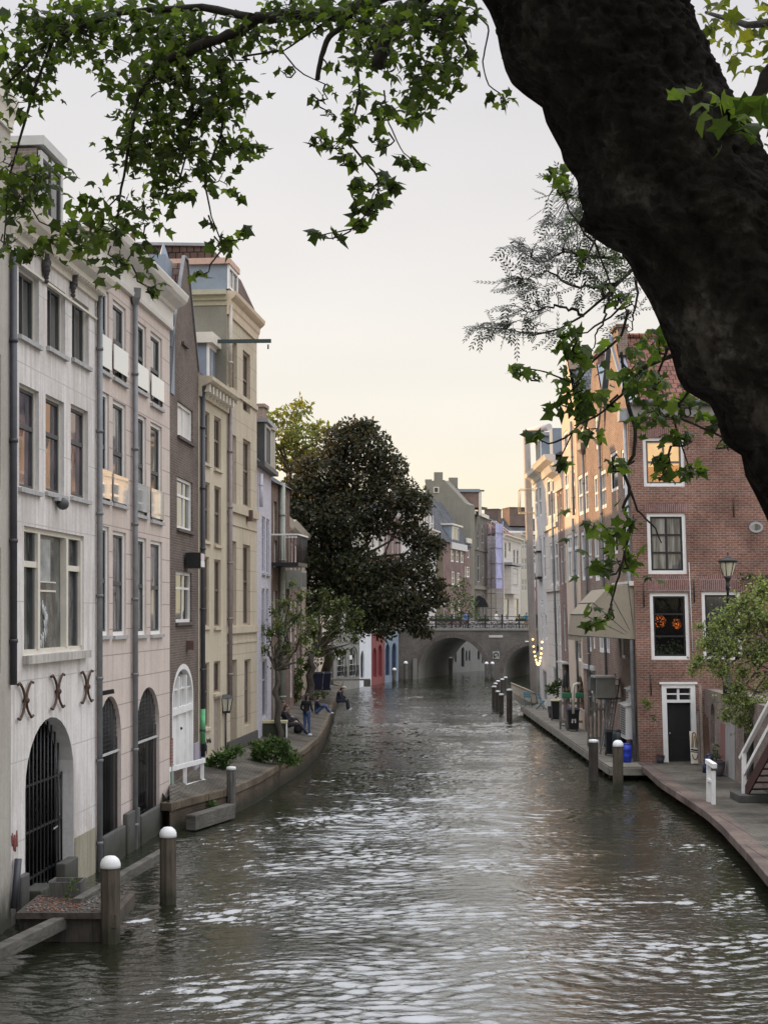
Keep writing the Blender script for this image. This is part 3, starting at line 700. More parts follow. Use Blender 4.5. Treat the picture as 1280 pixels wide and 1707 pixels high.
for (a, b_, c, d), z1, z0 in RG:
    mb = MB(); fbox(mb, row, a - .06, b_ + .06, z0, z1, .03, .05, BALG); g_ = mb.build('balustrade', h.root)
    blocks(row, g_, 'bracket', [(a + .02, a + .06, z0 - .12, z0 + .1, -.02, .03, DARKG), (b_ - .06, b_ - .02, z0 - .12, z0 + .1, -.02, .03, DARKG)], 0)
for a, b_, c, d in ar:
    mb = MB(); n = 15
    for i in range(n + 1):
        f_ = i / n; u = a + .03 + (b_ - a - .06) * f_; k = (f_ - .5) * 2; zt = d - 1.05 + 1.05 * math.sqrt(max(0, 1 - k * k)) - .02
        mb.tube([row.pt(u, c + .05, -.1), row.pt(u, max(zt, c + .5), -.1)], .014, BLACKP, 5)
    z = c + .1
    while z < d - .3:
        kk = max(0, (z - (d - 1.05)) / 1.05); w_ = (b_ - a) / 2 * math.sqrt(max(0, 1 - kk * kk)); um = (a + b_) / 2
        if z > c + (d - c) * .62: fbox(mb, row, um - w_, um + w_, z - .008, z + .008, -.115, -.095, BLACKP)
        z += .11
    g_ = mb.build('grille', h.root)
    z = c + (d - c) * .60; mb = MB(); mb.bar(row.pt(a, z, -.07), row.pt(b_, z, -.07), .05, .05, GREYP); mb.build('rail', g_); mb = MB(); mb.bar(row.pt(a, c + .1, -.07), row.pt(b_, c + .1, -.07), .05, .05, GREYP); mb.build('rail', g_)
    mb = MB(); mb.poly([row.pt(a - .1, c, -.2), row.pt(b_ + .1, c, -.2), row.pt(b_ + .1, d, -.2), row.pt(a - .1, d, -.2)], GLASSB); mb.build('dark_glazing', g_)
blocks(row, h.root, 'plinth', [(row.u(q0) + .12, row.u(q1), -.8, z, 0, .12, PLINTH) for q0, q1, z in ((162, 202, .75), (203, 226.5, 1.0), (227, 267, .75), (268, 281, .9))])
h.cornice(13.95, [(0, 0), (.1, 0), (.12, .10), (.10, .12), (.10, .5), (.16, .52), (.2, .6), (.42, .7), (.5, .78), (.55, .92), (.55, .96), (0, .97)], plain('cornice_white', (0.66, 0.63, 0.58), .6, .08, 2))
h.pipe(219, 507, 1430, .07, PIPE, .1, hopper=(.32, .4))
mb = MB(); u, z = row.hit(165, 1157); mb.bar(row.pt(u, z, 0), row.pt(u + .12, z + .06, .32), .16, .10, BLACKP); mb.build('wall_lamp', h.root)
rb = MB(); rb.poly([row.pt(h.u0, 14.9, .1), row.pt(h.u1, 14.9, .1), row.pt(h.u1, 15.2, -4), row.pt(h.u0, 15.2, -4)], ROOFG); rb.poly([row.pt(h.u0, 14.9, -8), row.pt(h.u1, 14.9, -8), row.pt(h.u1, 15.2, -4), row.pt(h.u0, 15.2, -4)], ROOFG); rb.poly([row.pt(h.u0, 13.9, .0), row.pt(h.u0, 14.9, .1), row.pt(h.u0, 15.2, -4), row.pt(h.u0, 14.9, -8), row.pt(h.u0, 13.9, -8)], PINK)
rb.poly([row.pt(h.u1, 14.1, .0), row.pt(h.u1, 14.9, .0), row.pt(h.u1, 15.2, -4), row.pt(h.u1, 14.9, -8), row.pt(h.u1, 14.1, -8)], ROOFG); rb.build('roof', h.root)

# dark brick gabled house
f3 = Fac(283.3, 42.05, 330.5, 46.4); um = f3.len * .52
h = House('narrow dark brown brick house with steep gable and white arched door', f3, 0, f3.len, 0, 13.4, 8, BROWNB, gable=[(f3.len, 13.5), (um + .25, 16.55), (um - .25, 16.55), (0, 13.5)])
bk = dict(frame=WHITE, fw=.09, rec=.06, sill=plain('brick_sill', (0.09, 0.075, 0.068), .8), bw=.07)
h.win(303, 310.5, 525, 569, vb=(), pane=GLASSC, **bk)
h.win(296, 321.5, 667, 725, vb=(.55,), pane=plain('white_blind', (0.55, 0.54, 0.52), .3, .05, 2), **bk)
h.win(295, 321, 793, 880, vb=(.6,), hb=(.68,), pane=GLASSC, **bk)
h.win(293, 319.5, 952, 1038, vb=(.6,), hb=(.70,), pane=GLASS, **bk)
dr = h.win(287, 322.5, 1110, 1290, rise=1.05, make=False, rec=.12)
h.wall()
a, b, c, d = dr; c = WZ
mb = MB(); rise = 1.05; ap = arch_pts(a, b, d - rise, rise); ip = arch_pts(a + .13, b - .13, d - rise, rise - .16)
for i in range(len(ap) - 1):
    q = [ap[i], ap[i + 1], ip[i + 1], ip[i]]; mb.poly([f3.pt(u, z, .0) for u, z in q], WHITE)
    mb.poly([f3.pt(*ap[i], .0), f3.pt(*ap[i + 1], .0), f3.pt(*ap[i + 1], -.2), f3.pt(*ap[i], -.2)], WHITE); mb.poly([f3.pt(*ip[i], 0), f3.pt(*ip[i + 1], 0), f3.pt(*ip[i + 1], -.2), f3.pt(*ip[i], -.2)], WHITE)
fbox(mb, f3, a, a + .13, c, d - rise, -.2, 0, WHITE); fbox(mb, f3, b - .13, b, c, d - rise, -.2, 0, WHITE)
zt = c + (d - c) * .585; fbox(mb, f3, a + .13, b - .13, zt - .1, zt + .1, -.2, 0.002, WHITE)
for f_ in (.34, .68): u = a + (b - a) * f_; fbox(mb, f3, u - .05, u + .05, c, zt - .1, -.2, -.01, WHITE); fbox(mb, f3, u - .04, u + .04, zt + .1, d - .35, -.2, -.01, WHITE)
for f_ in (.2, .51, .84): u = a + (b - a) * f_; fbox(mb, f3, u - .02, u + .02, zt + .1, d - (.4 if f_ == .51 else .75), -.18, -.06, WHITE)
fbox(mb, f3, a + .13, b - .13, zt + .6, zt + .64, -.18, -.06, WHITE)
df = mb.build('door_frame', h.root)
mb = MB(); fbox(mb, f3, a + (b - a) * .34 + .16, a + (b - a) * .68 - .05, c + .02, zt - .1, -.14, -.08, WHITE); fbox(mb, f3, a + .13, a + (b - a) * .34 - .05, c, zt - .1, -.16, -.1, WHITE); fbox(mb, f3, a + (b - a) * .68 + .05, b - .13, c, zt - .1, -.16, -.1, WHITE); dd = mb.build('door', df)
mb = MB(); mb.ball(f3.pt(a + (b - a) * .5, c + 1.35, -.06), .045, BLACKP); fbox(mb, f3, a + (b - a) * .34 + .04, a + (b - a) * .34 + .155, c, zt - .1, -.17, -.12, BLACKP); mb.build('handle', df)
mb = MB(); mb.poly([f3.pt(a, zt, -.19), f3.pt(b, zt, -.19)] + [f3.pt(u, z, -.19) for u, z in reversed(ap)], GLASSC); mb.build('fanlight', df)
blocks(f3, h.root, 'plinth', [(0.05, a - .01, WZ - .2, WZ + .45, 0, .05, stucco('painted_plinth', (0.32, 0.33, 0.31), (0.12, 0.30, 0.20), .7)), (0.05, a - .01, WZ + .45, WZ + 1.2, 0, .03, brick('red_brick_patch', (0.22, 0.09, 0.08), (0.27, 0.115, 0.10), (0.3, 0.26, 0.24), .22, .09, .014)), (b + .01, f3.len - .1, WZ - .2, WZ + .75, 0, .05, stucco('lilac_plinth', (0.42, 0.38, 0.43), (0.2, 0.2, 0.3), .6))], 0)
h.pipe(333, 655, 1262, .075, PIPED, .1, hopper=(.3, .34)); mb = MB(); u = f3.u(333, 955); mb.tube([f3.pt(u, f3.z(333, 1240), .1), f3.pt(u, f3.z(333, 1182), .1)], .079, plain('paint_green', (0.10, 0.34, 0.16), .6, .5, 3), 10); mb.build('paint_band', h.root)
mb = MB(); u, z = f3.hit(311.5, 1075); fbox(mb, f3, u - .12, u + .12, z - .15, z + .12, .0, .22, plain('lamp_brown', (0.10, 0.06, 0.05), .6)); mb.build('wall_lamp', h.root)
# gable coping, roof planes, lead-clad cheeks, chimney
mb = MB()
for p, q in (((0, 13.5), (um - .25, 16.55)), ((um - .25, 16.55), (um + .25, 16.55)), ((um + .25, 16.55), (f3.len, 13.5))): mb.bar(f3.pt(*p, .0), f3.pt(*q, .0), .10, .05, PIPE)
mb.build('gable_coping', h.root)
rb = MB(); rb.poly([f3.pt(0, 13.4, -.13), f3.pt(um, 16.4, -.13), f3.pt(um, 16.4, -8), f3.pt(0, 13.4, -8)], ROOFD); rb.poly([f3.pt(f3.len, 13.4, -.13), f3.pt(um, 16.4, -.13), f3.pt(um, 16.4, -8), f3.pt(f3.len, 13.4, -8)], ROOFD)
rf = rb.build('roof', h.root)
mb = MB()
mb.obox(f3.pt(.75, 14.2, -.9), f3.d * .95, f3.n * .62, (0, 0, 2.1), LEAD)
p = f3.pt(1.5, 16.3, -.5); mb.tube([p, p + Vector((0, 0, .5))], [.2, .02], LEAD, 4, True, False); mb.build('lead_turret', rf)
mb = MB(); mb.poly([f3.pt(.02, 12.2, .03), f3.pt(.75, 14.6, .03), f3.pt(.06, 14.6, .03)], LEAD); mb.obox(f3.pt(.02, 12.2, .0), f3.d * .5, f3.n * .03, (0, 0, 2.3), LEAD); mb.build('lead_flashing', h.root)
mb = MB(); p = f3.pt(.95, 15.0, -1.4); mb.obox(p, f3.d * .25, f3.n * .25, (0, 0, 1.65), brick('chimney_red', (0.22, 0.1, 0.08), (0.26, 0.13, 0.1), (0.3, 0.25, 0.22))); mb.tube([p + Vector((.1, .1, 1.65)), p + Vector((.1, .1, 2.0))], .08, RUST, 8); mb.build('chimney', rf)
# projecting illuminated box sign over the window
sg = thing('box_sign', 'small projecting black box sign with white panel on the dark brick house', 'sign', f3.pt(*f3.hit(308, 935), .4))
mb = MB(); u0, zt = f3.hit(306, 921); zb = f3.hit(306, 947)[1]; th = 0.62
mb.obox(f3.pt(u0 + .0, zb, .06), f3.d * th, f3.n * .45, (0, 0, zt - zb), BLACKP); sb = mb.build('casing', sg)
mb = MB(); mb.obox(f3.pt(u0 + .03, zb + .04, .51), f3.d * (th - .06), f3.n * .012, (0, 0, (zt - zb) * .36), WHITE); mb.obox(f3.pt(u0 + .03, zb + (zt - zb) * .56, .51), f3.d * (th - .06), f3.n * .012, (0, 0, (zt - zb) * .38), plain('sign_pink', (0.62, 0.5, 0.52), .5)); mb.obox(f3.pt(u0 + .05, zb + .02, .07), f3.n * .16, -f3.d * .012, (0, 0, .16), WHITE); mb.build('face', sg)
mb = MB()
for k in range(6): mb.obox(f3.pt(u0 + .06 + k * .085, zb + (zt - zb) * .44, .511), f3.d * .05, f3.n * .01, (0, 0, .06), WHITE)
mb.build('lettering', sg)

# cream house with dormer
f4 = Fac(330.8, 46.45, 378, 50.6)
h = House('low pale yellow plastered house with blue dormer and dentilled cornice', f4, 0, f4.len, 0, 13.0, 8, YELLOW2)
yk = dict(frame=plain('ochre_frame', (0.40, 0.32, 0.23), .6, .1, 3), sash=plain('brown_sash', (0.13, 0.105, 0.09), .5, .2, 3), fw=.05, sw=.05, rec=.05, hb=(.55,), hw=.08, sill=YELLOW2, bw=.03)
for q in ((338, 349.5, 682, 770), (357, 368.5, 692, 780)): h.win(*q, vb=(.5,), **yk)
for q in ((338, 349.5, 801, 901), (357.3, 368.5, 809, 908), (337.5, 348.5, 927, 1045), (357, 368, 932, 1046)): h.win(*q, **yk)
h.win(336.5, 349, 1106, 1216, **yk); h.win(356.5, 367.5, 1103, 1157, vb=(.5,), **{**yk, 'hb': ()})
dr = h.win(356.5, 368, 1166, 1262, make=False, rec=.15)
h.wall()
a, b, c, d = dr; mb = MB(); fbox(mb, f4, a - .003, b + .003, WZ, d + .003, -.2, -.1, plain('door_taupe', (0.30, 0.255, 0.22), .6)); fbox(mb, f4, a + .1, b - .1, WZ + .15, WZ + .9, -.1, -.085, plain('door_taupe', (0, 0, 0))); fbox(mb, f4, a + .1, b - .1, WZ + 1.1, d - .15, -.1, -.085, plain('door_taupe', (0, 0, 0))); mb.build('door', h.root)
GB = plain('graffiti_black', (0.03, 0.03, 0.035), .7)
scribble(f4, h.root, 340.5, 1246, 3.5, 22, GB, 9, 2); scribble(f4, h.root, 344.5, 1235, 6.5, 9, GB, 11, 3)
blocks(f4, h.root, 'plinth', [(.06, .75, WZ - .2, WZ + .42, 0, .03, stucco('blue_painted_plinth', (0.25, 0.33, 0.45), (0.6, 0.6, 0.62), .8))], 0)
h.cornice(12.75, [(0, 0), (.08, 0), (.1, .3), (.38, .42), (.45, .5), (.45, .62), (0, .64)], YELLOW2)
mb = MB(); u = .15
while u < f4.len - .1: mb = MB(); fbox(mb, f4, u, u + .14, 12.9, 13.13, .02, .33, CREAMW); u += .5; mb.build('dentil', h.root)
ua, ub = f4.hit(348.5, 600, -.35)[0], f4.hit(363, 600, -.35)[0]
mb = MB(); fbox(mb, f4, ua, ub, 13.2, 15.05, -3, -.4, LEAD); fbox(mb, f4, ua - .15, ub + .15, 14.95, 15.3, -3.1, -.2, CREAMW); dm = mb.build('dormer', h.root); window(f4, (ua, ub, 13.25, 14.95), dm, WHITE, fw=.12, rec=.36, vb=(.5,), pane=GLASSC, name='dormer_window')
mb = MB(); mb.bar(f4.pt((ua + ub) / 2, 15.12, -.3), f4.pt((ua + ub) / 2 + .1, 15.12, 1.6), .09, .12, plain('dark_green', (0.03, 0.045, 0.045), .5)); mb.tube([f4.pt((ua + ub) / 2 + .1, 15.0, 1.5), f4.pt((ua + ub) / 2 + .1, 14.85, 1.5)], .03, DARKG, 6); mb.build('hoist_beam', h.root)
rb = MB(); rb.poly([f4.pt(0, 13.3, .05), f4.pt(f4.len, 13.3, .05), f4.pt(f4.len, 15.3, -2.0), f4.pt(0, 15.3, -2.0)], ROOFD); rb.poly([f4.pt(0, 15.3, -2), f4.pt(f4.len, 15.3, -2), f4.pt(f4.len, 14.5, -8), f4.pt(0, 14.5, -8)], ROOFD); rb.poly([f4.pt(f4.len, 13.0, 0), f4.pt(f4.len, 13.3, .05), f4.pt(f4.len, 15.3, -2), f4.pt(f4.len, 14.5, -8), f4.pt(f4.len, 13, -8)], ROOFD); rb.build('roof', h.root)

# tall yellow house
f5 = Fac(378.2, 50.65, 428, 56.0)
h = House('tallest yellow plastered house with mansard roof, grey side wall and heavy cornice', f5, 0, f5.len, 0, 16.55, 9, YELLOW, side=GREYST)
for q in ((381.5, 395, 561, 665), (405, 417, 582, 683), (381, 394, 720, 838), (405, 418, 730, 843), (381, 394, 900, 1043), (405, 417, 907, 1043), (407.5, 418, 1100, 1212)): h.win(*q, **{**yk, 'rec': .09, 'sill': None, 'fw': .07, 'pane': random.choice((GLASS, GLASSC))})
dr = h.win(384, 395, 1101, 1246, make=False, rec=.3)
h.wall()
a, b, c, d = dr; mb = MB(); BR = plain('door_brown', (0.10, 0.075, 0.055), .6, .2)
zt = WZ + (d - WZ) * .72; fbox(mb, f5, a - .003, b + .003, WZ, zt, -.35, -.28, BR)
for k in range(9): z = zt + .08 + k * (d - zt - .1) / 9; fbox(mb, f5, a, b, z, z + .06, -.36, -.27, BR)
fbox(mb, f5, a, b, zt, zt + .07, -.36, -.22, yk['frame']); mb.build('door', h.root); mb = MB(); mb.poly([f5.pt(a, zt, -.37), f5.pt(b, zt, -.37), f5.pt(b, d, -.37), f5.pt(a, d, -.37)], DARKIN); mb.build('louvre_backing', h.root)
YC = plain('cornice_cream', (0.55, 0.45, 0.33), .7, .1, 2)
h.cornice(16.15, [(0, 0), (.06, 0), (.08, .25), (.12, .32), (.14, .5), (.24, .58), (.31, .66), (.33, .78), (0, .80)], YC)
mb = MB(); D = -9
for zz, o_ in ((16.45, .04), (16.62, .12), (16.78, .28)): mb.obox(f5.pt(-o_, zz, .0), f5.n * D, f5.d * o_, (0, 0, .165), plain('side_cornice', (0.38, 0.36, 0.26), .7, .1))
mb.build('side_cornice', h.root)
for y0, o_, hh in ((648, .06, .18), (845, .1, .28), (1051, .08, .25), (872, .03, .08), (1072, .03, .08)):
    z = f5.z(382, y0); mb = MB(); fbox(mb, f5, 0.02, f5.len - .02, z - hh / 2, z + hh / 2, .0, o_, YELLOW); mb.build('string_course', h.root)
mb = MB(); fbox(mb, f5, .02, f5.len - .02, WZ, WZ + .35, 0, .06, PLINTH); mb.build('plinth', h.root)
h.pipe(379.5, 505, 645, .07, plain('pipe_cream', (0.42, 0.38, 0.32), .6), .1); h.pipe(379, 668, 1165, .08, plain('pipe_mauve', (0.25, 0.21, 0.21), .6), .1, hopper=(.28, .2))
fbm = MB(); rb = MB(); zt = 17.0; zr = zt + 1.5; A = lambda u, z, o: f5.pt(u, z, o)
rb.poly([A(0, zt, .1), A(f5.len, zt, .1), A(f5.len, zr, -.6), A(0, zr, -.6)], ROOFD); rb.poly([A(0, zr, -.6), A(f5.len, zr, -.6), A(f5.len, zr + .15, -4.5), A(0, zr + .15, -4.5)], ROOFD)
for u in (0, f5.len): rb.poly([A(u, zt, .1), A(u, zr, -.6), A(u, zr + .15, -4.5), A(u, zr, -8.4), A(u, zt, -9)], ROOFD)
rb.poly([A(0, zr, -8.4), A(f5.len, zr, -8.4), A(f5.len, zr + .15, -4.5), A(0, zr + .15, -4.5)], ROOFD); rf = rb.build('roof', h.root)
mb = MB(); mb.bar(A(0, zr + .02, -.6), A(0, zr + .17, -4.5), .16, .1, ZINC); mb.bar(A(0, zr + .17, -4.5), A(0, zr + .02, -8.4), .16, .1, ZINC); mb.build('ridge_trim', rf)
ua, ub = f5.hit(383, 465, .1)[0], f5.hit(398, 465, .1)[0]
mb = MB(); fbox(mb, f5, ua, ub, zt, zt + .85, -2.5, .0, LEAD); fbox(mb, f5, ua - .12, ub + .12, zt + .85, zt + 1.05, -2.6, .12, plain('dormer_trim', (0.5, 0.34, 0.27), .7)); dm = mb.build('dormer', h.root); window(f5, (ua, ub, zt + .02, zt + .84), dm, WHITE, fw=.1, rec=-.08, vb=(.5,), pane=GLASSC, name='dormer_window')
mb = MB(); u, z = f5.hit(411.5, 860); fbox(mb, f5, u - .15, u + .1, z - .2, z + .2, 0, .22, plain('lamp_brown', (0, 0, 0))); mb.build('wall_lamp', h.root)

# lavender white narrow house
f6 = Fac(428.2, 56.05, 452, 60.5)
h = House('narrow lavender white painted brick house with dark mansard dormer', f6, 0, f6.len, 0, 11.7, 8, LAVW)
lk = dict(frame=plain('lav_frame', (0.48, 0.47, 0.54), .6), sash=plain('lav_sash', (0.30, 0.30, 0.36), .6), fw=.07, rec=.05, hb=(.65,), bw=.05, pane=GLASSC, sill=STONE)
for q in ((436.7, 442, 860, 955), (444, 449, 864, 957), (436.5, 441.5, 981, 1075), (443.5, 448, 981, 1073)): h.win(*q, **lk)
h.win(437, 445, 1100, 1200, **{**lk, 'pane': glass('door_glass_blue', (0.05, 0.06, 0.08), (0.1, 0.11, 0.13)), 'sill': None})
h.wall()
rb = MB(); rb.poly([f6.pt(0, 11.65, .1), f6.pt(f6.len, 11.65, .1), f6.pt(f6.len, 13.5, -1.6), f6.pt(0, 13.5, -1.6)], ROOFG); rb.poly([f6.pt(0, 13.5, -1.6), f6.pt(f6.len, 13.5, -1.6), f6.pt(f6.len, 13, -8), f6.pt(0, 13, -8)], ROOFG)
for u in (0, f6.len): rb.poly([f6.pt(u, 11.65, .1), f6.pt(u, 13.5, -1.6), f6.pt(u, 13, -8), f6.pt(u, 11.65, -8)], ROOFG)
rb.build('roof', h.root)
mb = MB(); fbox(mb, f6, 0, f6.len, 11.5, 11.68, 0, .3, DARKG); mb.build('gutter', h.root)
ua, ub = 1.9, 3.6; mb = MB(); fbox(mb, f6, ua, ub, 11.7, 13.4, -2, .05, DARKG); fbox(mb, f6, ua - .1, ub + .1, 13.4, 13.55, -2, .2, ZINC); dm = mb.build('dormer', h.root); window(f6, (ua + .05, ub - .05, 11.75, 13.35), dm, GREYP, DARKG, .1, .05, -.1, vb=(.5,), name='dormer_window')
h.pipe(430, 790, 845, .07, plain('pipe_lav', (0.5, 0.49, 0.55), .6), .12)

# dark brick house with iron balcony
f7 = Fac(452.2, 60.55, 483, 64.5)
h = House('dark brick house with black iron balcony and tiled roof beyond the lavender house', f7, 0, f7.len, 0, 11.3, 8, brick('brown_brick2', (0.13, 0.09, 0.07), (0.17, 0.12, 0.095), (0.2, 0.17, 0.15)))
for q in ((456, 462, 835, 890), (467, 474, 842, 890), (456, 463, 900, 945), (468, 475, 902, 946), (456, 463, 985, 1060), (467, 474, 985, 1060)): h.win(*q, frame=WHITE, fw=.08, hb=(.6,), rec=.12)
h.win(455, 464, 1095, 1215, frame=GREYP, vb=(.5,), hb=(.7,)); h.win(468, 476, 1100, 1200, frame=CREAMW, vb=(.5,), hb=(.5, .8)); h.wall()
h.pipe(465, 805, 1195, .13, plain('pipe_green', (0.28, 0.29, 0.25), .7), .14)
rb = MB(); rb.poly([f7.pt(0, 11.25, .2), f7.pt(f7.len, 11.25, .2), f7.pt(f7.len, 14, -4), f7.pt(0, 14, -4)], ROOFG); rb.poly([f7.pt(0, 11.25, -8), f7.pt(f7.len, 11.25, -8), f7.pt(f7.len, 14, -4), f7.pt(0, 14, -4)], ROOFG)
for u in (0, f7.len): rb.poly([f7.pt(u, 11.25, .2), f7.pt(u, 14, -4), f7.pt(u, 11.25, -8)], ROOFG)
rf = rb.build('roof', h.root)
for u0, o_, w_, z0, z1, m_ in ((1.2, -1.2, .9, 11.8, 13.6, stucco('dormer_cream', (0.42, 0.40, 0.33))), (3.0, -1.5, .8, 12, 13.9, plain('vent_grey', (0.33, 0.33, 0.32))), (4.6, -2.2, .8, 12.4, 15.0, brick('chimney_brown', (0.22, 0.16, 0.13), (0.26, 0.2, 0.16), (0.3, 0.26, 0.22)))):
    mb = MB(); mb.obox(f7.pt(u0, z0, o_), f7.d * w_, f7.n * .9, (0, 0, z1 - z0), m_); mb.obox(f7.pt(u0 - .08, z1, o_ - .08), f7.d * (w_ + .16), f7.n * 1.06, (0, 0, .14), m_); mb.build('chimney', rf)
zt, zb = f7.z(455, 893), f7.z(455, 938); mb = MB(); fbox(mb, f7, .05, 2.2, zb - .15, zb, .0, 1.1, BLACKP)
for u in np.arange(.05, 2.25, .14): mb.tube([f7.pt(u, zb, 1.07), f7.pt(u, zt, 1.07)], .012, BLACKP, 5)
for o_ in np.arange(.1, 1.1, .14):
    for u in (.07, 2.18): mb.tube([f7.pt(u, zb, o_), f7.pt(u, zt, o_)], .012, BLACKP, 5)
bl = mb.build('balcony', h.root); mb = MB(); fbox(mb, f7, .0, 2.25, zt, zt + .06, 1.03, 1.12, WHITE); fbox(mb, f7, .0, .09, zt, zt + .06, 0, 1.03, WHITE); fbox(mb, f7, 2.16, 2.25, zt, zt + .06, 0, 1.03, WHITE); mb.build('handrail', bl)
mb = MB(); z = f7.z(465, 965); fbox(mb, f7, 3.0, 4.2, z - .4, z + .4, 0.02, .7, plain('unit_grey', (0.27, 0.28, 0.25), .6)); fbox(mb, f7, 3.1, 4.1, z - .3, z + .3, .7, .72, DARKG); mb.build('air_unit', h.root)
# ------------------------------------------------------------------ right row, wooden deck, near quay
RZ = 0.5
rr = Fac(896, 88.0, 1058, 54.3, lean=0.031)
RED = brick('red_brown_brick', (0.178, 0.084, 0.062), (0.24, 0.122, 0.09), (0.27, 0.21, 0.175), 0.23, 0.085, 0.013, 0.012, 0.36)
REDS = brick('old_brown_brick', (0.20, 0.135, 0.105), (0.26, 0.18, 0.14), (0.27, 0.235, 0.205), 0.22, 0.075, 0.011, 0.01, 0.18)
REDB = brick('dull_red_brick', (0.17, 0.10, 0.09), (0.22, 0.13, 0.115), (0.26, 0.22, 0.2), 0.22, 0.075, 0.011)
CREAMST = stucco('cream_render', (0.56, 0.46, 0.37), (0.35, 0.28, 0.22), 0.3)
WHITEST = stucco('white_render', (0.60, 0.58, 0.57), (0.32, 0.3, 0.28), 0.25)
WHITEJ = stucco('white_render_joints', (0.60, 0.56, 0.51), (0.34, 0.3, 0.26), 0.2, (3, .6, .014, .6))
US = [rr.u(x) for x in (896, 912, 934, 945.5, 969, 990, 1016.5, 1058)]
wf = dict(frame=WHITE, fw=.16, rec=.03, bw=.09, hb=(.5,))
def gable_roof(h, fc, u0, u1, z0, zr, mat, depth, over=.0):
    rb = MB(); um = (u0 + u1) / 2; q = lambda u, z, o: fc.pt(u, z, o)
    rb.poly([q(u0, z0, -.2), q(um, zr, -.2), q(um, zr, -depth), q(u0, z0, -depth)], mat); rb.poly([q(u1, z0, -.2), q(um, zr, -.2), q(um, zr, -depth), q(u1, z0, -depth)], mat); rb.poly([q(u0, z0, -depth), q(u1, z0, -depth), q(um, zr, -depth)], mat)
    return rb.build('roof', h.root)
def eave_roof(h, fc, u0, u1, z0, zr, mat, depth):
    rb = MB(); q = lambda u, z, o: fc.pt(u, z, o); D = depth
    rb.poly([q(u0, z0, .1), q(u1, z0, .1), q(u1, zr, -D / 2), q(u0, zr, -D / 2)], mat); rb.poly([q(u0, z0, -D), q(u1, z0, -D), q(u1, zr, -D / 2), q(u0, zr, -D / 2)], mat)
    for u in (u0, u1): rb.poly([q(u, z0, .1), q(u, zr, -D / 2), q(u, z0, -D)], mat)
    return rb.build('roof', h.root)
def chimney(h, fc, u, z0, z1, o, w, mat, par=None, dp=None):
    dp = dp or w
    mb = MB(); mb.obox(fc.pt(u - w / 2, z0, o), fc.d * w, fc.n * dp, (0, 0, z1 - z0), mat); mb.obox(fc.pt(u - w / 2 - .07, z1, o - .07), fc.d * (w + .14), fc.n * (dp + .14), (0, 0, .12), mat)
    return mb.build('chimney', par or h.root)
# white house at the far end of the row
zt = rr.z(900, 790)
h = House('white rendered house at far end of right row, with hoist beam and string of bulbs', rr, US[0], US[1], 0, zt, 8, WHITEST)
for q in ((899.5, 903, 894, 966), (905, 909, 892, 964), (901.5, 905, 997, 1011), (902.5, 905.5, 1023, 1068), (908, 911.5, 1022, 1066), (892.5, 896, 812, 866), (898, 902, 810, 862)): h.win(*q, frame=WHITE, fw=.12, rec=.03, hb=(.5,), bw=.08)
h.win(905, 911, 1116, 1168, frame=GREYP, fw=.1, rec=.03, hb=(.5,)); h.wall()
h.cornice(zt - .35, [(0, 0), (.1, .05), (.2, .25), (.5, .4), (.55, .6), (0, .62)], CREAMW)
eave_roof(h, rr, US[0], US[1], zt + .2, zt + 2.4, ROOFG, 8)
mb = MB(); um = (US[0] + US[1]) / 2; fbox(mb, rr, um - 1.6, um + 1.6, zt + .3, zt + 2.1, -3, -.1, LEAD); fbox(mb, rr, um - 1.8, um + 1.8, zt + 2.1, zt + 2.3, -3, .15, ZINC); dm = mb.build('dormer', h.root); window(rr, (um - 1.4, um + 1.4, zt + .4, zt + 2.05), dm, WHITE, fw=.12, rec=.03, vb=(.5,), name='dormer_window')
mb = MB(); mb.bar(rr.pt(um, zt + 2.5, -.4), rr.pt(um, zt + 2.5, .8), .16, .2, DARKG); mb.build('hoist_beam', h.root)
mb = MB(); fbox(mb, rr, rr.u(898, 940), rr.u(903, 940), rr.z(900, 964), rr.z(900, 922), .02, .22, GREYP); fbox(mb, rr, rr.u(898, 940) - .06, rr.u(903, 940) + .06, rr.z(900, 966), rr.z(900, 962), 0, .27, BLACKP); fbox(mb, rr, rr.u(898, 940) - .06, rr.u(903, 940) + .06, rr.z(900, 922), rr.z(900, 919), 0, .27, BLACKP); mb.build('bay_window', h.root)
# second white house with joint lines
zt2 = rr.z(920, 772)
h = House('cream white rendered house with scored joints and pale cornice beside narrow brown house', rr, US[1], US[2], 0, zt2, 8, WHITEJ)
for q in ((912, 917.5, 800, 866), (920, 924, 798, 863), (917, 922.5, 906, 977), (925, 930, 903, 974), (922.5, 927, 1007, 1076), (930, 933.5, 1005, 1074)): h.win(*q, frame=WHITE, fw=.14, rec=.03, hb=(.68,), bw=.12, pane=GLASS)
h.win(923, 930, 1112, 1160, frame=GREYP, fw=.1, rec=.03, vb=(.5,)); h.wall()
h.cornice(zt2 - .5, [(0, 0), (.1, .0), (.12, .4), (.5, .55), (.6, .8), (0, .82)], WHITEJ)
for y in (880, 983):
    z = rr.z(916, y); mb = MB(); fbox(mb, rr, US[1] + .02, US[2] - .02, z - .12, z + .12, 0, .12, WHITEJ); mb.build('string_course', h.root)
eave_roof(h, rr, US[1], US[2], zt2 + .28, zt2 + 2.2, ROOFG, 8)
mb = MB(); um = US[1] + 2.6; fbox(mb, rr, um - .7, um + .7, zt2 + .3, zt2 + 2.0, -3, -.2, LEAD); mb.build('dormer', h.root)
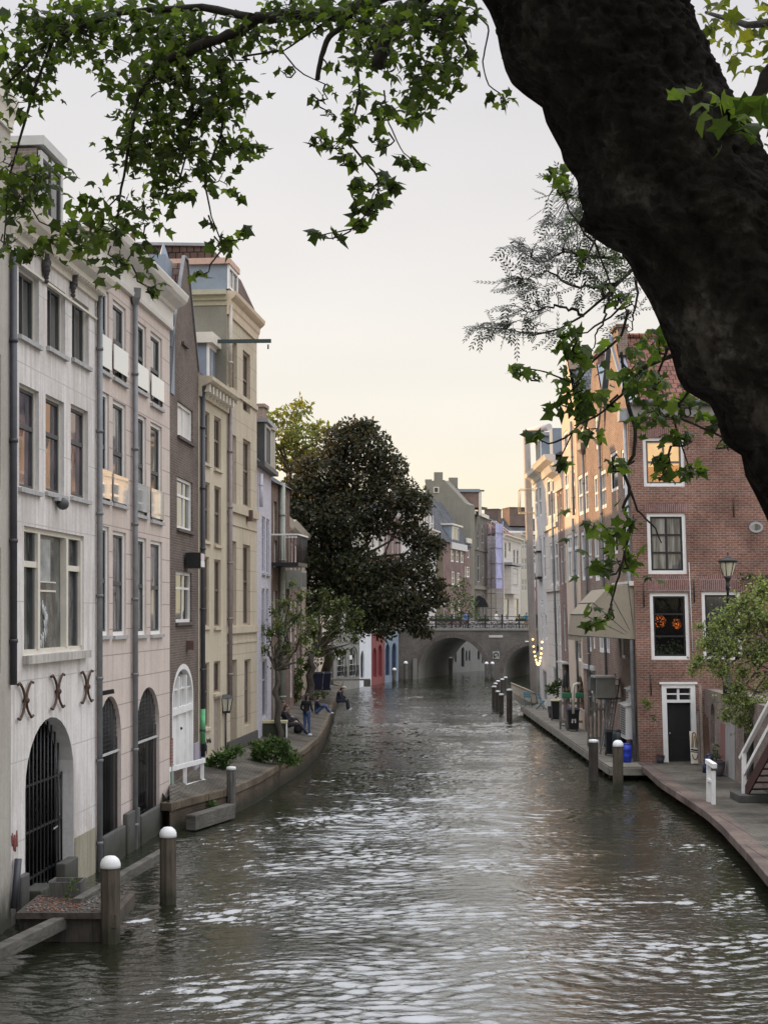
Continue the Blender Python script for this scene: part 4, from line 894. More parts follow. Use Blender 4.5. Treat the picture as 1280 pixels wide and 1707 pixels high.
# narrow brown house with projecting cornice
zt3 = rr.z(928, 818)
h = House('narrow dark brown brick house with projecting white cornice and red band', rr, US[2], US[3], 0, zt3, 8, REDB)
for q in ((928, 931, 824, 888), (933, 936, 820, 886), (934, 938, 910, 975), (939.5, 943, 907, 972), (939, 942.5, 1008, 1085), (945, 948.5, 1008, 1084)): h.win(*q, frame=GREYP, fw=.10, rec=.03, hb=(.6,), bw=.08)
h.win(942, 952, 1106, 1172, frame=DARKG, fw=.08, rec=.1, vb=(.5,)); h.wall()
h.cornice(zt3 - .1, [(0, 0), (.1, 0), (.12, .5), (.2, .7), (.55, .85), (.7, 1.15), (0, 1.2)], plain('cornice_greywhite', (0.5, 0.47, 0.44), .7, .15))
eave_roof(h, rr, US[2], US[3], zt3 + 1.0, zt3 + 2.8, ROOFG, 8); h.pipe(929, 815, 1160, .06, PIPE, .15)
mb = MB(); fbox(mb, rr, US[2] + .1, US[3] - .1, rr.z(946, 1107), rr.z(946, 1104), 0, .3, GREYP); mb.build('canopy', h.root)
# cream gabled house
g4 = rr.u(953); zt4 = rr.z(935, 700); za4 = rr.z(938, 612)
h = House('cream rendered gable house with tall white paired windows and sunlit upper wall', rr, US[3], US[4], 0, zt4, 9, CREAMST, gable=[(US[4], zt4), ((US[3] + US[4]) / 2 + .3, za4), ((US[3] + US[4]) / 2 - .3, za4), (US[3], zt4)])
for q in ((941, 948, 788, 864), (951.5, 958.5, 785, 858), (945.5, 953.5, 892, 968), (956, 964, 889, 966)): h.win(*q, frame=WHITE, fw=.17, rec=.03, hb=(.70,), bw=.2, vb=(.5,), pane=GLASSC)
h.win(939, 946, 722, 752, frame=WHITE, fw=.14, rec=.03, vb=(.5,))
h.win(958, 968.5, 1068, 1101, frame=WHITE, fw=.12, rec=.12, pane=GLASSB)
ad = h.win(963, 973, 1126, 1180, rise=.8, frame=plain('door_rust', (0.13, 0.05, 0.035), .6), fw=.2, rec=.12, pane=plain('door_rust', (0, 0, 0)), name='door'); h.wall()
gable_roof(h, rr, US[3], US[4], zt4, za4 - .1, ROOFG, 9); chimney(h, rr, (US[3] + US[4]) / 2, za4 - .4, rr.z(938, 598), -.45, 1.1, brick('chimney_tan', (0.28, 0.2, 0.15), (0.34, 0.25, 0.19), (0.36, 0.32, 0.27)), None, .4)
h.pipe(957.5, 700, 860, .06, PIPE, .1); h.pipe(963, 862, 1180, .06, PIPE, .1)
# brick house
zt5 = rr.z(965, 705)
h = House('brown brick house with slim white windows between cream house and sunlit brick gable', rr, US[4], US[5], 0, zt5, 9, REDS)
for q in ((963.5, 972, 794, 861), (974.5, 980.5, 788, 856), (968.5, 978, 887, 968), (980, 986, 885, 965), (977.5, 985, 1020, 1085), (987.5, 992, 1018, 1081), (968, 972, 715, 752), (977, 980, 712, 748)): h.win(*q, vb=(.5,), pane=GLASSC, **wf)
h.win(979, 993, 1116, 1190, frame=GREYP, fw=.12, rec=.1, vb=(.33, .66), hb=(.5, .8), bw=.09); h.wall()
mb = MB(); fbox(mb, rr, US[4] + .2, US[5] - .1, rr.z(976, 1114), rr.z(976, 1107), 0, .1, GREYP); mb.build('fascia', h.root)
eave_roof(h, rr, US[4], US[5], zt5, rr.z(970, 640), ROOFG, 9); h.pipe(981.5, 752, 1190, .06, PIPE, .1, hopper=(.5, .5))
# sunlit brick gable
zt6 = rr.z(990, 690); za6 = rr.z(993, 603)
h = House('brown brick gable house with lead-clad side and white framed windows, second gable from right', rr, US[5], US[6], 0, zt6, 9, REDS, gable=[(US[6], zt6), ((US[5] + US[6]) / 2 + .5, za6), ((US[5] + US[6]) / 2 - .5, za6), (US[5], zt6)])
for q in ((990, 996.5, 793, 854), (1001, 1010, 786, 850), (990.5, 998.5, 887, 969), (1001, 1009, 885, 965), (997.5, 1006, 1030, 1087), (1009, 1015.5, 1030, 1088), (992, 996, 696, 751)): h.win(*q, vb=(.5,), pane=GLASSC, **wf)
h.win(1000, 1014, 1140, 1200, frame=GREYP, fw=.1, rec=.1, vb=(.5,)); h.wall()
rf = gable_roof(h, rr, US[5], US[6], zt6, za6 - .1, ROOFG, 9); mb = MB(); a_, b_ = rr.pt(US[6], zt6, -.05), rr.pt((US[5] + US[6]) / 2 + .5, za6, -.05)
mb.poly([a_, b_, b_ - rr.n * 1.1, a_ - rr.n * 1.1], LEAD); mb.build('lead_flashing', rf); chimney(h, rr, (US[5] + US[6]) / 2, za6 - .3, rr.z(995, 588), -.5, 1.2, REDB, None, .45)
h.pipe(1009.5, 736, 1195, .06, PIPE, .1, hopper=(.55, .6))
# corner house: gable to the canal, long brick side to the viewer
fs = rr; ff = Fac(1058, 54.3, 1400, 54.3, lat=-0.031)
zc = ff.z(1100, 694); za = rr.z(1022, 575)
h = House('large corner house of red brown brick with white framed windows and red tiled roof', fs, US[6], US[7], 0, zc, 7.6, REDS, gable=[(US[7], zc), ((US[6] + US[7]) / 2 + .55, za), ((US[6] + US[7]) / 2 - .55, za), (US[6], zc)])
for q in ((1017, 1029.5, 757, 822), (1036, 1044, 750, 816), (1023, 1029, 872, 924), (1038, 1046, 868, 922)): h.win(*q, frame=WHITE, sash=BLACKP, fw=.12, rec=.03, hb=(.5,), bw=.07)
h.win(1024, 1038, 645, 700, frame=WHITE, fw=.16, rec=.03, vb=(.5,), pane=GLASSC)
for q in ((1033, 1041, 1030, 1097), (1047, 1055, 1030, 1097)): h.win(*q, frame=WHITE, fw=.12, rec=.05, hb=(.5,))
h.wall('canal_wall', False); R1 = h
# long side as a wall of its own with the openings
h.fc = ff; h.u0, h.u1, h.zb, h.zt, h.depth, h.mat, h.side, h.gable, h.ops, h.jobs = 0, ff.len, 0, zc, 7.5, RED, RED, None, [], []
dkw = dict(frame=WHITE, sash=BLACKP, rec=.06, sw=.07, bw=.07)
LIT = glow('lit_blind', (0.85, 0.55, 0.26), 0.36)
rl1 = h.win(1072, 1141, 729, 811, fw=.12, vb=(.5,), hb=(.5,), pane=LIT, **{**dkw, 'sash': plain('brown_sash', (0, 0, 0))})
h.win(1079, 1144, 855, 957, fw=.13, vb=(.5,), hb=(.33, .66), pane=GLASSC, **dkw)
CLEAR = newmat('clear_glass'); m, t, b, N, L_ = CLEAR; b.inputs['Base Color'].default_value = (.02, .02, .02, 1); b.inputs['Roughness'].default_value = .02; tr = N.new('ShaderNodeBsdfTransparent'); mx = N.new('ShaderNodeMixShader'); mx.inputs[0].default_value = .3; L_.new(tr.outputs[0], mx.inputs[1]); L_.new(b.outputs[0], mx.inputs[2]); L_.new(mx.outputs[0], N['Material Output'].inputs[0])
rl3 = h.win(1084, 1149, 988, 1100, fw=.13, hb=(.33, .7), pane=m, **dkw)
h.win(1170.5, 1236, 986, 1100, fw=.13, pane=glass('dark_doors', (0.012, 0.014, 0.018), (0.035, 0.04, 0.05), (9, 9, .3)), **dkw)
dr = h.win(1104.5, 1160, 1141, 1275, make=False, rec=.12)
lo = h.fc.rect(1248, 1272, 870, 888)
h.wall('front_wall', False)
a, b, c, d = dr; c = RZ; mb = MB(); e = .004
fbox(mb, ff, a - e, a + .17, c, d + e, -.2, .03, WHITE); fbox(mb, ff, b - .17, b + e, c, d + e, -.2, .03, WHITE); fbox(mb, ff, a + .17, b - .17, d - .14, d + e, -.2, .03, WHITE); fbox(mb, ff, a - .08, b + .08, d + e, d + .08, -.1, .08, WHITE)
zt = c + 2.18; fbox(mb, ff, a + .17, b - .17, zt, zt + .1, -.2, .0, WHITE); fbox(mb, ff, (a + b) / 2 - .04, (a + b) / 2 + .04, zt + .1, d - .14, -.18, -.03, WHITE); fbox(mb, ff, a + .17, b - .17, (zt + d) / 2 - .05, (zt + d) / 2 + .0, -.17, -.05, WHITE); df = mb.build('door_frame', h.root)
mb = MB(); fbox(mb, ff, a + .17, b - .17, c + .03, zt, -.2, -.14, BLACKP); fbox(mb, ff, a + .3, b - .3, c + .2, c + .9, -.14, -.13, BLACKP); dd = mb.build('door', df); mb = MB(); mb.ball(ff.pt(a + .27, c + 1.05, -.11), .035, ZINC); mb.build('handle', dd)
mb = MB(); mb.poly([ff.pt(a, zt, -.16), ff.pt(b, zt, -.16), ff.pt(b, d, -.16), ff.pt(a, d, -.16)], GLASS); mb.build('transom', df)
# oval window
um, zm = (lo[0] + lo[1]) / 2, (lo[2] + lo[3]) / 2; mb = MB(); ring = [(math.cos(2 * math.pi * k / 20), math.sin(2 * math.pi * k / 20)) for k in range(20)]
for (c0, s0), (c1, s1) in zip(ring, ring[1:] + ring[:1]):
    mb.poly([ff.pt(um + .26 * c0, zm + .2 * s0, .04), ff.pt(um + .26 * c1, zm + .2 * s1, .04), ff.pt(um + .17 * c1, zm + .12 * s1, .04), ff.pt(um + .17 * c0, zm + .12 * s0, .04)], STONE); mb.poly([ff.pt(um + .26 * c0, zm + .2 * s0, .04), ff.pt(um + .26 * c1, zm + .2 * s1, .04), ff.pt(um + .26 * c1, zm + .2 * s1, 0), ff.pt(um + .26 * c0, zm + .2 * s0, 0)], STONE)
w = mb.build('oval_window', h.root); mb = MB(); mb.poly([ff.pt(um + .18 * c0, zm + .13 * s0, .03) for c0, s0 in ring], GLASSC); mb.build('pane', w)
a, b, c, d = rl1; mb = MB(); LB = glow('lit_lower', (0.62, 0.27, 0.08), .30, 6); mb.poly([ff.pt(a + .2, c + .2, -.113), ff.pt(b - .2, c + .2, -.113), ff.pt(b - .2, c + (d - c) * .44, -.113), ff.pt(a + .2, c + (d - c) * .40, -.113)], LB); mb.build('lower_curtain', h.root)
mb = MB(); a, b, c, d = rl3; RM = plain('room_dark', (0.03, 0.024, 0.02), .9)
fbox(mb, ff, a - .3, b + .3, c - .2, d + .3, -2.4, -.2, RM); mb.f.pop(1); mb.m.pop(1); mb.s.pop(1); mb.build('room', h.root)
LMP = [glow('room_lamp', (1.0, 0.27, 0.05), .9), glow('room_lamp_dim', (0.55, 0.12, 0.025), .45), plain('raffia_dark', (0.10, 0.03, 0.012), .8)]; rgl = random.Random(5)
for x_, y_, r_ in ((1100, 1036, .21), (1128, 1040, .17)):
    uu, zz = ff.hit(x_, y_, -.9); mb = MB(); c_ = ff.pt(uu, zz, -.9)
    for k in range(170):
        d_ = Vector((rgl.gauss(0, 1), rgl.gauss(0, 1), rgl.gauss(0, 1))).normalized(); t_ = d_.cross(Vector((rgl.gauss(0, 1), rgl.gauss(0, 1), rgl.gauss(0, 1)))).normalized(); w_ = d_.cross(t_); p_ = c_ + Vector((d_.x, d_.y, d_.z * 1.15)) * r_ * rgl.uniform(.8, 1.1); q = r_ * rgl.uniform(.10, .26)
        mb.poly([p_ - t_ * q, p_ + w_ * q * .4, p_ + t_ * q, p_ - w_ * q * .4], LMP[rgl.choice((0, 0, 1, 1, 2, 2))])
    mb.build('room_lamp', h.root); mb = MB(); mb.tube([c_ + Vector((0, 0, r_)), c_ + Vector((0, 0, 1.2))], .012, BLACKP, 4); mb.build('lamp_cord', h.root)
pg_ = leafmat('house_plant', (0.03, 0.05, 0.02), (0.06, 0.09, 0.03), (0.11, 0.14, 0.05), .3); mb = MB()
for k in range(150):
    uu, zz = ff.hit(rgl.uniform(1090, 1142), 1094 - abs(rgl.gauss(0, 12)), -.45); p_ = ff.pt(uu, zz, -.45 + rgl.uniform(-.15, .15)); t_ = Vector((rgl.gauss(0, 1), rgl.gauss(0, .5), rgl.gauss(0, 1) + .5)).normalized(); w_ = t_.cross(Vector((0, -1, .2))).normalized(); mb.poly([p_, p_ + t_ * .06 + w_ * .025, p_ + t_ * .13, p_ + t_ * .06 - w_ * .025], pg_)
mb.build('house_plant', h.root)
# brick arches over the lower windows, iron anchors, cable
VB = brick('soldier_brick', (0.18, 0.085, 0.075), (0.24, 0.115, 0.10), (0.32, 0.26, 0.24), .075, .4, .012)
for x0, x1, y in ((1080, 1152, 987), (1166, 1239, 985), (1075, 1146, 854), (1069, 1143, 728)):
    mb = MB(); u0, u1, z = ff.u(x0, y), ff.u(x1, y), ff.z((x0 + x1) / 2, y) + .06; k = 10
    for i in range(k):
        a0, a1 = u0 + (u1 - u0) * i / k, u0 + (u1 - u0) * (i + 1) / k; hh = .12 if y > 980 else .0; q = lambda f_: z + hh * (1 - (2 * f_ - 1) ** 2); tp = .42 if y > 980 else .24
        mb.poly([ff.pt(a0, z - .05, .006), ff.pt(a1, z - .05, .006), ff.pt(a1 + (a1 - (u0 + u1) / 2) * .04, q((i + 1) / k) + tp, .006), ff.pt(a0 + (a0 - (u0 + u1) / 2) * .04, q(i / k) + tp, .006)], VB)
    mb.build('brick_arch', h.root)
for x, y0, y1 in ((1222, 832, 862), (1084, 1125, 1160), (1072, 972, 1012), (1156, 968, 1005)):
    mb = MB(); u, z = ff.hit(x, y0); z0 = ff.hit(x, y1)[1]; mb.tube([ff.pt(u, z0, .03), ff.pt(u, z, .03)], .022, BLACKP, 6); mb.build('wall_anchor', h.root)
mb = MB(); u = ff.u(1151, 1040); mb.tube([ff.pt(u, ff.z(1151, 938), .04), ff.pt(u + .05, ff.z(1151, 1141), .04)], .018, GREYP, 6); mb.build('cable', h.root)
# eaves, gutter, roof, chimney
mb = MB(); fbox(mb, ff, -.02, ff.len, zc - .02, zc + .36, .0, .12, plain('fascia_grey', (0.25, 0.235, 0.22), .7)); mb.build('fascia', h.root)
mb = MB(); mb.tube([ff.pt(.1, zc + .48, .22), ff.pt(ff.len, zc + .48, .22)], .12, PIPED, 10); mb.build('gutter', h.root)
rb = MB(); zr = ff.z(1060, 562, -3.8); q = lambda u, z, o: ff.pt(u, z, o); RT = tiles('roof_tile_brownred', (0.16, 0.075, 0.055), (0.21, 0.10, 0.075), .24, .32)
rb.poly([q(.25, zc + .4, .15), q(ff.len, zc + .4, .15), q(ff.len, zr, -3.8), q(.25, zr, -3.8)], RT); rb.poly([q(.25, zc + .4, -7.5), q(ff.len, zc + .4, -7.5), q(ff.len, zr, -3.8), q(.25, zr, -3.8)], RT); rf = rb.build('roof', h.root)
mb = MB(); mb.tube([q(.25, zr + .03, -3.8), q(ff.len, zr + .03, -3.8)], .13, RT, 8)
mb.build('ridge', rf); mb = MB()
for a_, b_ in (((.12, zc + .45, .1), (.12, zr + .05, -3.8)), ((.12, zr + .05, -3.8), (.12, zc + .45, -7.4))): mb.bar(q(*a_), q(*b_), .42, .12, LEAD)
mb.build('gable_coping', rf); chimney(h, rr, (US[6] + US[7]) / 2, za - .5, rr.z(1022, 550), -.42, 1.3, REDS, None, .36)
u = US[7] - .22; mb = MB(); mb.tube([rr.pt(u, RZ, .12), rr.pt(u, zc - .1, .12)], .075, ZINC, 10); mb.obox(rr.pt(u - .3, zc - .15, .0), rr.d * .5, rr.n * .34, (0, 0, .45), ZINC); mb.build('downpipe', h.root)

# big folded awning on the corner house
AWN = stucco('awning_canvas', (0.30, 0.26, 0.195), (0.19, 0.165, 0.125), .4)
aw = thing('awning', 'large beige hooped canvas awning hanging over the wooden deck', 'awning', rr.pt(US[7] - 2, rr.z(1050, 1070), 0))
ua, ub = US[7] - .12, US[7] - 4.1; zb_, ztp = ff.z(1054, 1066), ff.z(1053, 974); hgt = ztp - zb_; PR = 1.95
prof = [(0.0, 1.0), (.10, 1.0), (.49, .93), (.76, .66), (.94, .45), (1.0, .06)]
mb = MB()
for (o0, t0), (o1, t1) in zip(prof[:-1], prof[1:]):
    for k in range(6):
        w0, w1 = ua + (ub - ua) * k / 6, ua + (ub - ua) * (k + 1) / 6; mb.poly([rr.pt(w0, zb_ + t0 * hgt, o0 * PR), rr.pt(w1, zb_ + t0 * hgt, o0 * PR), rr.pt(w1, zb_ + t1 * hgt, o1 * PR), rr.pt(w0, zb_ + t1 * hgt, o1 * PR)], AWN)
for w in (ua, ub):
    for (o0, t0), (o1, t1) in zip(prof[:-1], prof[1:]): mb.poly([rr.pt(w, zb_, 0), rr.pt(w, zb_ + t0 * hgt, o0 * PR), rr.pt(w, zb_ + t1 * hgt, o1 * PR)], AWN)
mb.poly([rr.pt(ua, zb_ + .06 * hgt, PR), rr.pt(ub, zb_ + .06 * hgt, PR), rr.pt(ub, zb_ - .04 * hgt, PR * 1.0), rr.pt(ua, zb_ - .04 * hgt, PR * 1.0)], AWN)
cv = mb.build('canvas', aw)
for t in prof[1:]:
    mb = MB(); fr = [rr.pt(ua - .02, zb_, .02), rr.pt(ua + .015, zb_ + t[1] * hgt * 1.005, t[0] * PR * 1.005), rr.pt(ub - .015, zb_ + t[1] * hgt * 1.005, t[0] * PR * 1.005), rr.pt(ub + .02, zb_, .02)]
    mb.tube(fr, .018, DARKG, 6); mb.build('hoop', aw)
mb = MB(); fbox(mb, rr, ub - .1, ua + .1, ztp - .05, ztp + .12, 0, .16, CREAMW); mb.build('head_board', aw)

# string of warm bulbs on the white house
sl_ = thing('bulb_string', 'string of warm glowing bulbs sagging across the white house front', 'lights', rr.pt(US[0] + 2, rr.z(904, 1078), .3))
mb = MB(); u0, u1 = rr.u(898, 1070), rr.u(914, 1070); cpts = []
for k in range(15):
    t = k / 14; cpts.append(rr.pt(u0 + (u1 - u0) * t, rr.z(898, 1066) - 1.35 * (1 - (2 * t - 1) ** 2), .35))
mb.tube(cpts, .012, BLACKP, 5); mb.build('cable', sl_)
BULB = glow('warm_bulb', (1.0, 0.55, 0.18), 5.0)
b0 = MB(); b0.ball(cpts[0], .062, BULB, 8); b0.build('bulb', sl_)
for p in cpts[1:]: b1 = MB(); b1.ball(p - Vector((0, 0, .06)), .062, BULB, 8); b1.build('bulb', sl_)

# tall exhaust duct in front of the row's end
du = thing('exhaust_duct', 'tall pale exhaust duct standing at far end of right row', 'duct', rr.pt(US[0] - .35, 0.5, .25))
mb = MB(); FT = plain('duct_metal', (0.46, 0.43, 0.41), .6, .12, 1.5)
u = US[0] - .45; zt = rr.z(886, 722); pts = [rr.pt(u, .5, .3), rr.pt(u, zt - .6, .3), rr.pt(u + .05, zt - .2, .3), rr.pt(u + .3, zt + .05, .2), rr.pt(u + 1.0, zt + .1, -.2), rr.pt(u + 2.4, zt + .1, -.8)]
mb.tube(pts, [.22, .22, .22, .22, .21, .2], FT, 14); mb.build('pipe', du)
mb = MB(); p = rr.pt(u, rr.z(890, 855), .3); z2 = rr.z(890, 815)
for dx in (-.55, .55):
    for dy in (-.55, .55): mb.tube([p + Vector((dx, dy, 0)), Vector((p.x + dx, p.y + dy, z2))], .03, plain('cage_yellow', (0.62, 0.5, 0.3), .5), 6)
for z in (p.z, z2):
    for a_, b_ in (((-.55, -.55), (.55, -.55)), ((.55, -.55), (.55, .55)), ((.55, .55), (-.55, .55)), ((-.55, .55), (-.55, -.55))): mb.tube([Vector((p.x + a_[0], p.y + a_[1], z)), Vector((p.x + b_[0], p.y + b_[1], z))], .03, MATS['cage_yellow'], 6)
mb.build('cage', du)

# wooden deck on piles and near quay
PLANK = wood('deck_planks', (0.20, 0.185, 0.155), (0.10, 0.09, 0.075), (1.2, 14, 3)); PILE = wood('pile_wood', (0.075, 0.062, 0.05), (0.03, 0.026, 0.02))
dk = thing('wooden_deck', 'long grey wooden deck on piles along the right hand house fronts', 'deck', (8.5, 70, RZ))
mb = MB(); y = 52.8; X0 = 8.0
while y < 87: mb.box((X0, y, RZ - .05), (9.6 if y < 54.1 else 9.3, y + .285, RZ + random.uniform(-.004, .004)), PLANK); y += .3
dp = mb.build('planks', dk); mb = MB(); mb.box((X0 - .03, 52.75, RZ - .3), (X0 + .14, 87, RZ - .055), PLANK); mb.box((X0, 52.7, RZ - .3), (9.75, 52.88, RZ - .055), PLANK); mb.build('edge_beam', dk)
for y in np.arange(53.5, 87, 1.5): mb = MB(); mb.tube([(X0 + .2, y, -1.2), (X0 + .2, y, RZ - .3)], .12, PILE, 8); mb.build('pile', dk)
rq = [(1081, 1293), (1100, 1309), (1122, 1329), (1150, 1348), (1177, 1366), (1205, 1386), (1232, 1410), (1274, 1455), (1330, 1520), (1420, 1640)]
REDGE = [G(x, y, 0) for x, y in rq]
block('right_wharf', [(p.x, p.y) for p in REDGE], [(13, 20), (40, 20), (40, 54.35), (9.75, 54.35)], RZ, PAVE, QUAYR, (brick('quay_coping_red', (0.10, 0.076, 0.064), (0.125, 0.094, 0.078), (0.04, 0.032, 0.028), 1.0, 5, .015, .02, .45), -1), cw=.5, ch=.2)
block('right_ground', [(9.4, 54.5), (9.4, 90)], [(40, 90), (40, 54.5)], RZ - .02, PAVE, QUAY)

# retaining wall of the street on the right, with cellar doorways; street on top
fw_ = Fac(1174, 54.2, 1338, 39.5); ZS = 4.0
h = House('old brick retaining wall with arched cellar doorways and stained plaster patches', fw_, 0, fw_.len, 0, 3.2, 1.2, brick('old_wall_brick', (0.19, 0.145, 0.125), (0.25, 0.19, 0.165), (0.24, 0.215, 0.19), .22, .075, .012, .012, .4), name='retaining_wall', cat='wall')
for q in ((1184, 1191, 1172, 1240), (1240, 1256, 1190, 1300)): h.win(*q, rise=.5, frame=DARKG, rec=.15, pane=GLASSB, name='cellar_door')
h.wall()
mb = MB(); fbox(mb, fw_, fw_.u(1210), fw_.u(1226), .5, 2.3, 0, .03, stucco('patch_plaster', (0.36, 0.35, 0.34), (0.2, 0.18, 0.17), .6)); fbox(mb, fw_, fw_.u(1202), fw_.u(1209), .5, 2.2, 0, .025, stucco('patch_red', (0.25, 0.10, 0.09), (0.2, 0.18, 0.17), .6)); mb.build('plaster_patch', h.root)
block('right_street', [(fw_.pt(0, 0, -.3).x, fw_.pt(0, 0, -.3).y), (fw_.pt(fw_.len, 0, -.3).x, fw_.pt(fw_.len, 0, -.3).y), (13.4, 16)], [(40, 16), (40, 54.1), (fw_.pt(0, 0, -.3).x, 54.1)], 3.08, ASPH, MATS['old_wall_brick'], zb=.3)
# ------------------------------------------------------------------ bridge
BRB = brick('bridge_brick', (0.115, 0.105, 0.095), (0.155, 0.14, 0.125), (0.095, 0.09, 0.08), .22, .075, .01, .012, .25)
BRS = stucco('bridge_stone', (0.22, 0.215, 0.195), (0.08, 0.08, 0.07), .4)
YB = 132.5; fb = Fac(640, YB, 1000, YB); bz = lambda y: fb.z(640, y)
br = thing('arch_bridge', 'grey brown brick bridge with two round arches across the canal', 'bridge', fb.pt(6, 0, -5))
ub0, ub1, ztop = fb.u(655), fb.u(1000), bz(1051.5)
ops = [(fb.u(697), fb.u(810), bz(1063)), (fb.u(839), fb.u(936), bz(1076))]
us = sorted({ub0, ub1, *[v for o in ops for v in o[:2]]}); mb = MB(); SK = Vector((3.6, 11, 0)); zs = bz(1122)
def bp(u, z, k=0.0): p = fb.pt(u, z, 0); return p + SK * k
for a, b in zip(us[:-1], us[1:]):
    o = [o for o in ops if abs(o[0] - a) < 1e-6]
    for k in (0, 1):
        if not o: mb.poly([bp(a, -1.5, k), bp(b, -1.5, k), bp(b, ztop, k), bp(a, ztop, k)], BRB); continue
        ap = arch_pts(a, b, zs, o[0][2] - zs, 24)
        for (u0, z0), (u1, z1) in zip(ap[:-1], ap[1:]):
            mb.poly([bp(u0, z0, k), bp(u1, z1, k), bp(u1, ztop, k), bp(u0, ztop, k)], BRB)
            if k == 0: mb.poly([bp(u0, z0, 0), bp(u1, z1, 0), bp(u1, z1, 1), bp(u0, z0, 1)], BRS)
    if o:
        for u in (a, b): mb.poly([bp(u, -1.5, 0), bp(u, zs, 0), bp(u, zs, 1), bp(u, -1.5, 1)], BRS)
mb.poly([bp(ub0, ztop, 0), bp(ub1, ztop, 0), bp(ub1, ztop, 1), bp(ub0, ztop, 1)], ASPH)
mb.build('arch_wall', br)
mb = MB()
for a, b, z in ((0, .5, .03), (.5, 1, .03)):
    u0, u1 = ub0 + (ub1 - ub0) * a, ub0 + (ub1 - ub0) * b; fbox(mb, fb, u0 + .01, u1, ztop + .004, ztop + .2, -.35, .10, BRS)
mb.build('coping', br, bevel=.02)
for o in ops:
    mb = MB(); ap = arch_pts(o[0], o[1], zs, o[2] - zs, 24); op = arch_pts(o[0] - .35, o[1] + .35, zs, o[2] - zs + .35, 24); VR = brick('voussoir', (0.10, 0.085, 0.075), (0.14, 0.12, 0.105), (0.07, 0.065, 0.06), .08, .3, .012)
    for i in range(24): mb.poly([fb.pt(*ap[i], .02), fb.pt(*ap[i + 1], .02), fb.pt(*op[i + 1], .02), fb.pt(*op[i], .02)], VR)
    mb.build('arch_ring', br)
mb = MB(); fbox(mb, fb, fb.u(688), fb.u(695), -1, bz(1098), 0, .35, BRS); mb.build('buttress', br)
posts = [fb.u(x) for x in (662, 694, 726, 753, 781, 809, 837, 866, 895)]; zr = ztop + .2; ZRAIL = zr
for u in posts:
    mb = MB(); fbox(mb, fb, u - .06, u + .06, zr, zr + 1.15, -.3, -.18, BLACKP); mb.ball(fb.pt(u, zr + 1.2, -.24), .09, BLACKP, 8); mb.build('rail_post', br)
for z in (.35, .7, 1.05): mb = MB(); mb.tube([fb.pt(posts[0], zr + z, -.24), fb.pt(posts[-1], zr + z, -.24)], .03, BLACKP, 6); mb.build('rail', br)
mb = MB(); fbox(mb, fb, fb.u(814.5), fb.u(838), bz(1063), bz(1059), 0, .06, plain('name_stone', (0.42, 0.41, 0.38), .8, .12)); mb.build('name_stone', br)
mb = MB(); fbox(mb, fb, fb.u(875), fb.u(881), bz(1070.5), bz(1068.5), 0, .12, WHITE); mb.build('wall_lamp', br)
sg = thing('wall_sign', 'square pale sign with black ring mark on the bridge pier', 'sign', fb.pt(fb.u(826.5), bz(1092), .05))
mb = MB(); fbox(mb, fb, fb.u(821), fb.u(832), bz(1098.5), bz(1086), .02, .07, plain('sign_grey', (0.30, 0.30, 0.29), .6)); mb.build('board', sg)
mb = MB(); um, zm = fb.u(826.5), bz(1092); pts = [fb.pt(um + .2 * math.cos(t), zm + .2 * math.sin(t), .09) for t in np.linspace(-.6, 4.2, 14)]; mb.tube(pts, .045, BLACKP, 6); mb.tube([fb.pt(um - .16, zm - .28, .09), fb.pt(um + .02, zm - .05, .09)], .04, BLACKP, 6); mb.build('mark', sg)

# ------------------------------------------------------------------ quay wall and streets beyond and beside the bridge
fq = Fac(745, 145, 960, 172)
h = House('pale rendered quay wall with small dark cellar windows seen through the left arch', fq, 0, fq.len, -1, 4.4, 1.0, stucco('quay_pale', (0.20, 0.197, 0.185), (0.12, 0.12, 0.11), .5), name='quay_wall', cat='wall')
for q in ((758, 761, 1087, 1104), (769, 774, 1079, 1112), (776, 779, 1084, 1102), (781, 784, 1084, 1102), (796, 800, 1083, 1100), (803, 806, 1087, 1106)): h.win(*q, rise=.4, frame=DARKG, fw=.05, rec=.1, pane=GLASSB)
h.wall()
block('far_street', [(2, 143.6), (6.2, 145.6), (22.3, 172.6), (60, 236)], [(160, 420), (-60, 420), (-60, 143.4)], 4.45, ASPH, MATS['quay_pale'], zb=3.0)
# vaulted cellars on the left, street above them
fv = Fac(553, 110.5, 665, 129.5)
VG = stucco('vault_grey', (0.22, 0.215, 0.195), (0.12, 0.115, 0.1), .35); VW = stucco('vault_white', (0.62, 0.63, 0.66), (0.4, 0.4, 0.4), .1); VR_ = stucco('vault_red', (0.22, 0.075, 0.07), (0.12, 0.05, 0.05), .3); VB_ = stucco('vault_blue', (0.20, 0.25, 0.31), (0.12, 0.14, 0.18), .3)
ZV = 4.4
def vault(label, x0, x1, mat, doors, dmat, pane, bars=False, **kw):
    u0, u1 = fv.u(x0), fv.u(x1)
    h = House(label, fv, u0, u1, 0, ZV, 3, mat, name='cellar_vault', cat='wall', group='canal cellars under the street')
    for q in doors: h.win(*q, rise=.75, frame=dmat, fw=.12, rec=.12, pane=pane, vb=(.5,) if not bars else (.3, .7), hb=() if not bars else (.25, .5), name='door' if not bars else 'window')
    h.wall(); return h
v1 = vault('grey cellar front with two latticed arched windows by the water', 556, 599, VG, ((562, 577, 1080, 1131), (582, 596, 1078, 1130)), GREYP, GLASS, True)
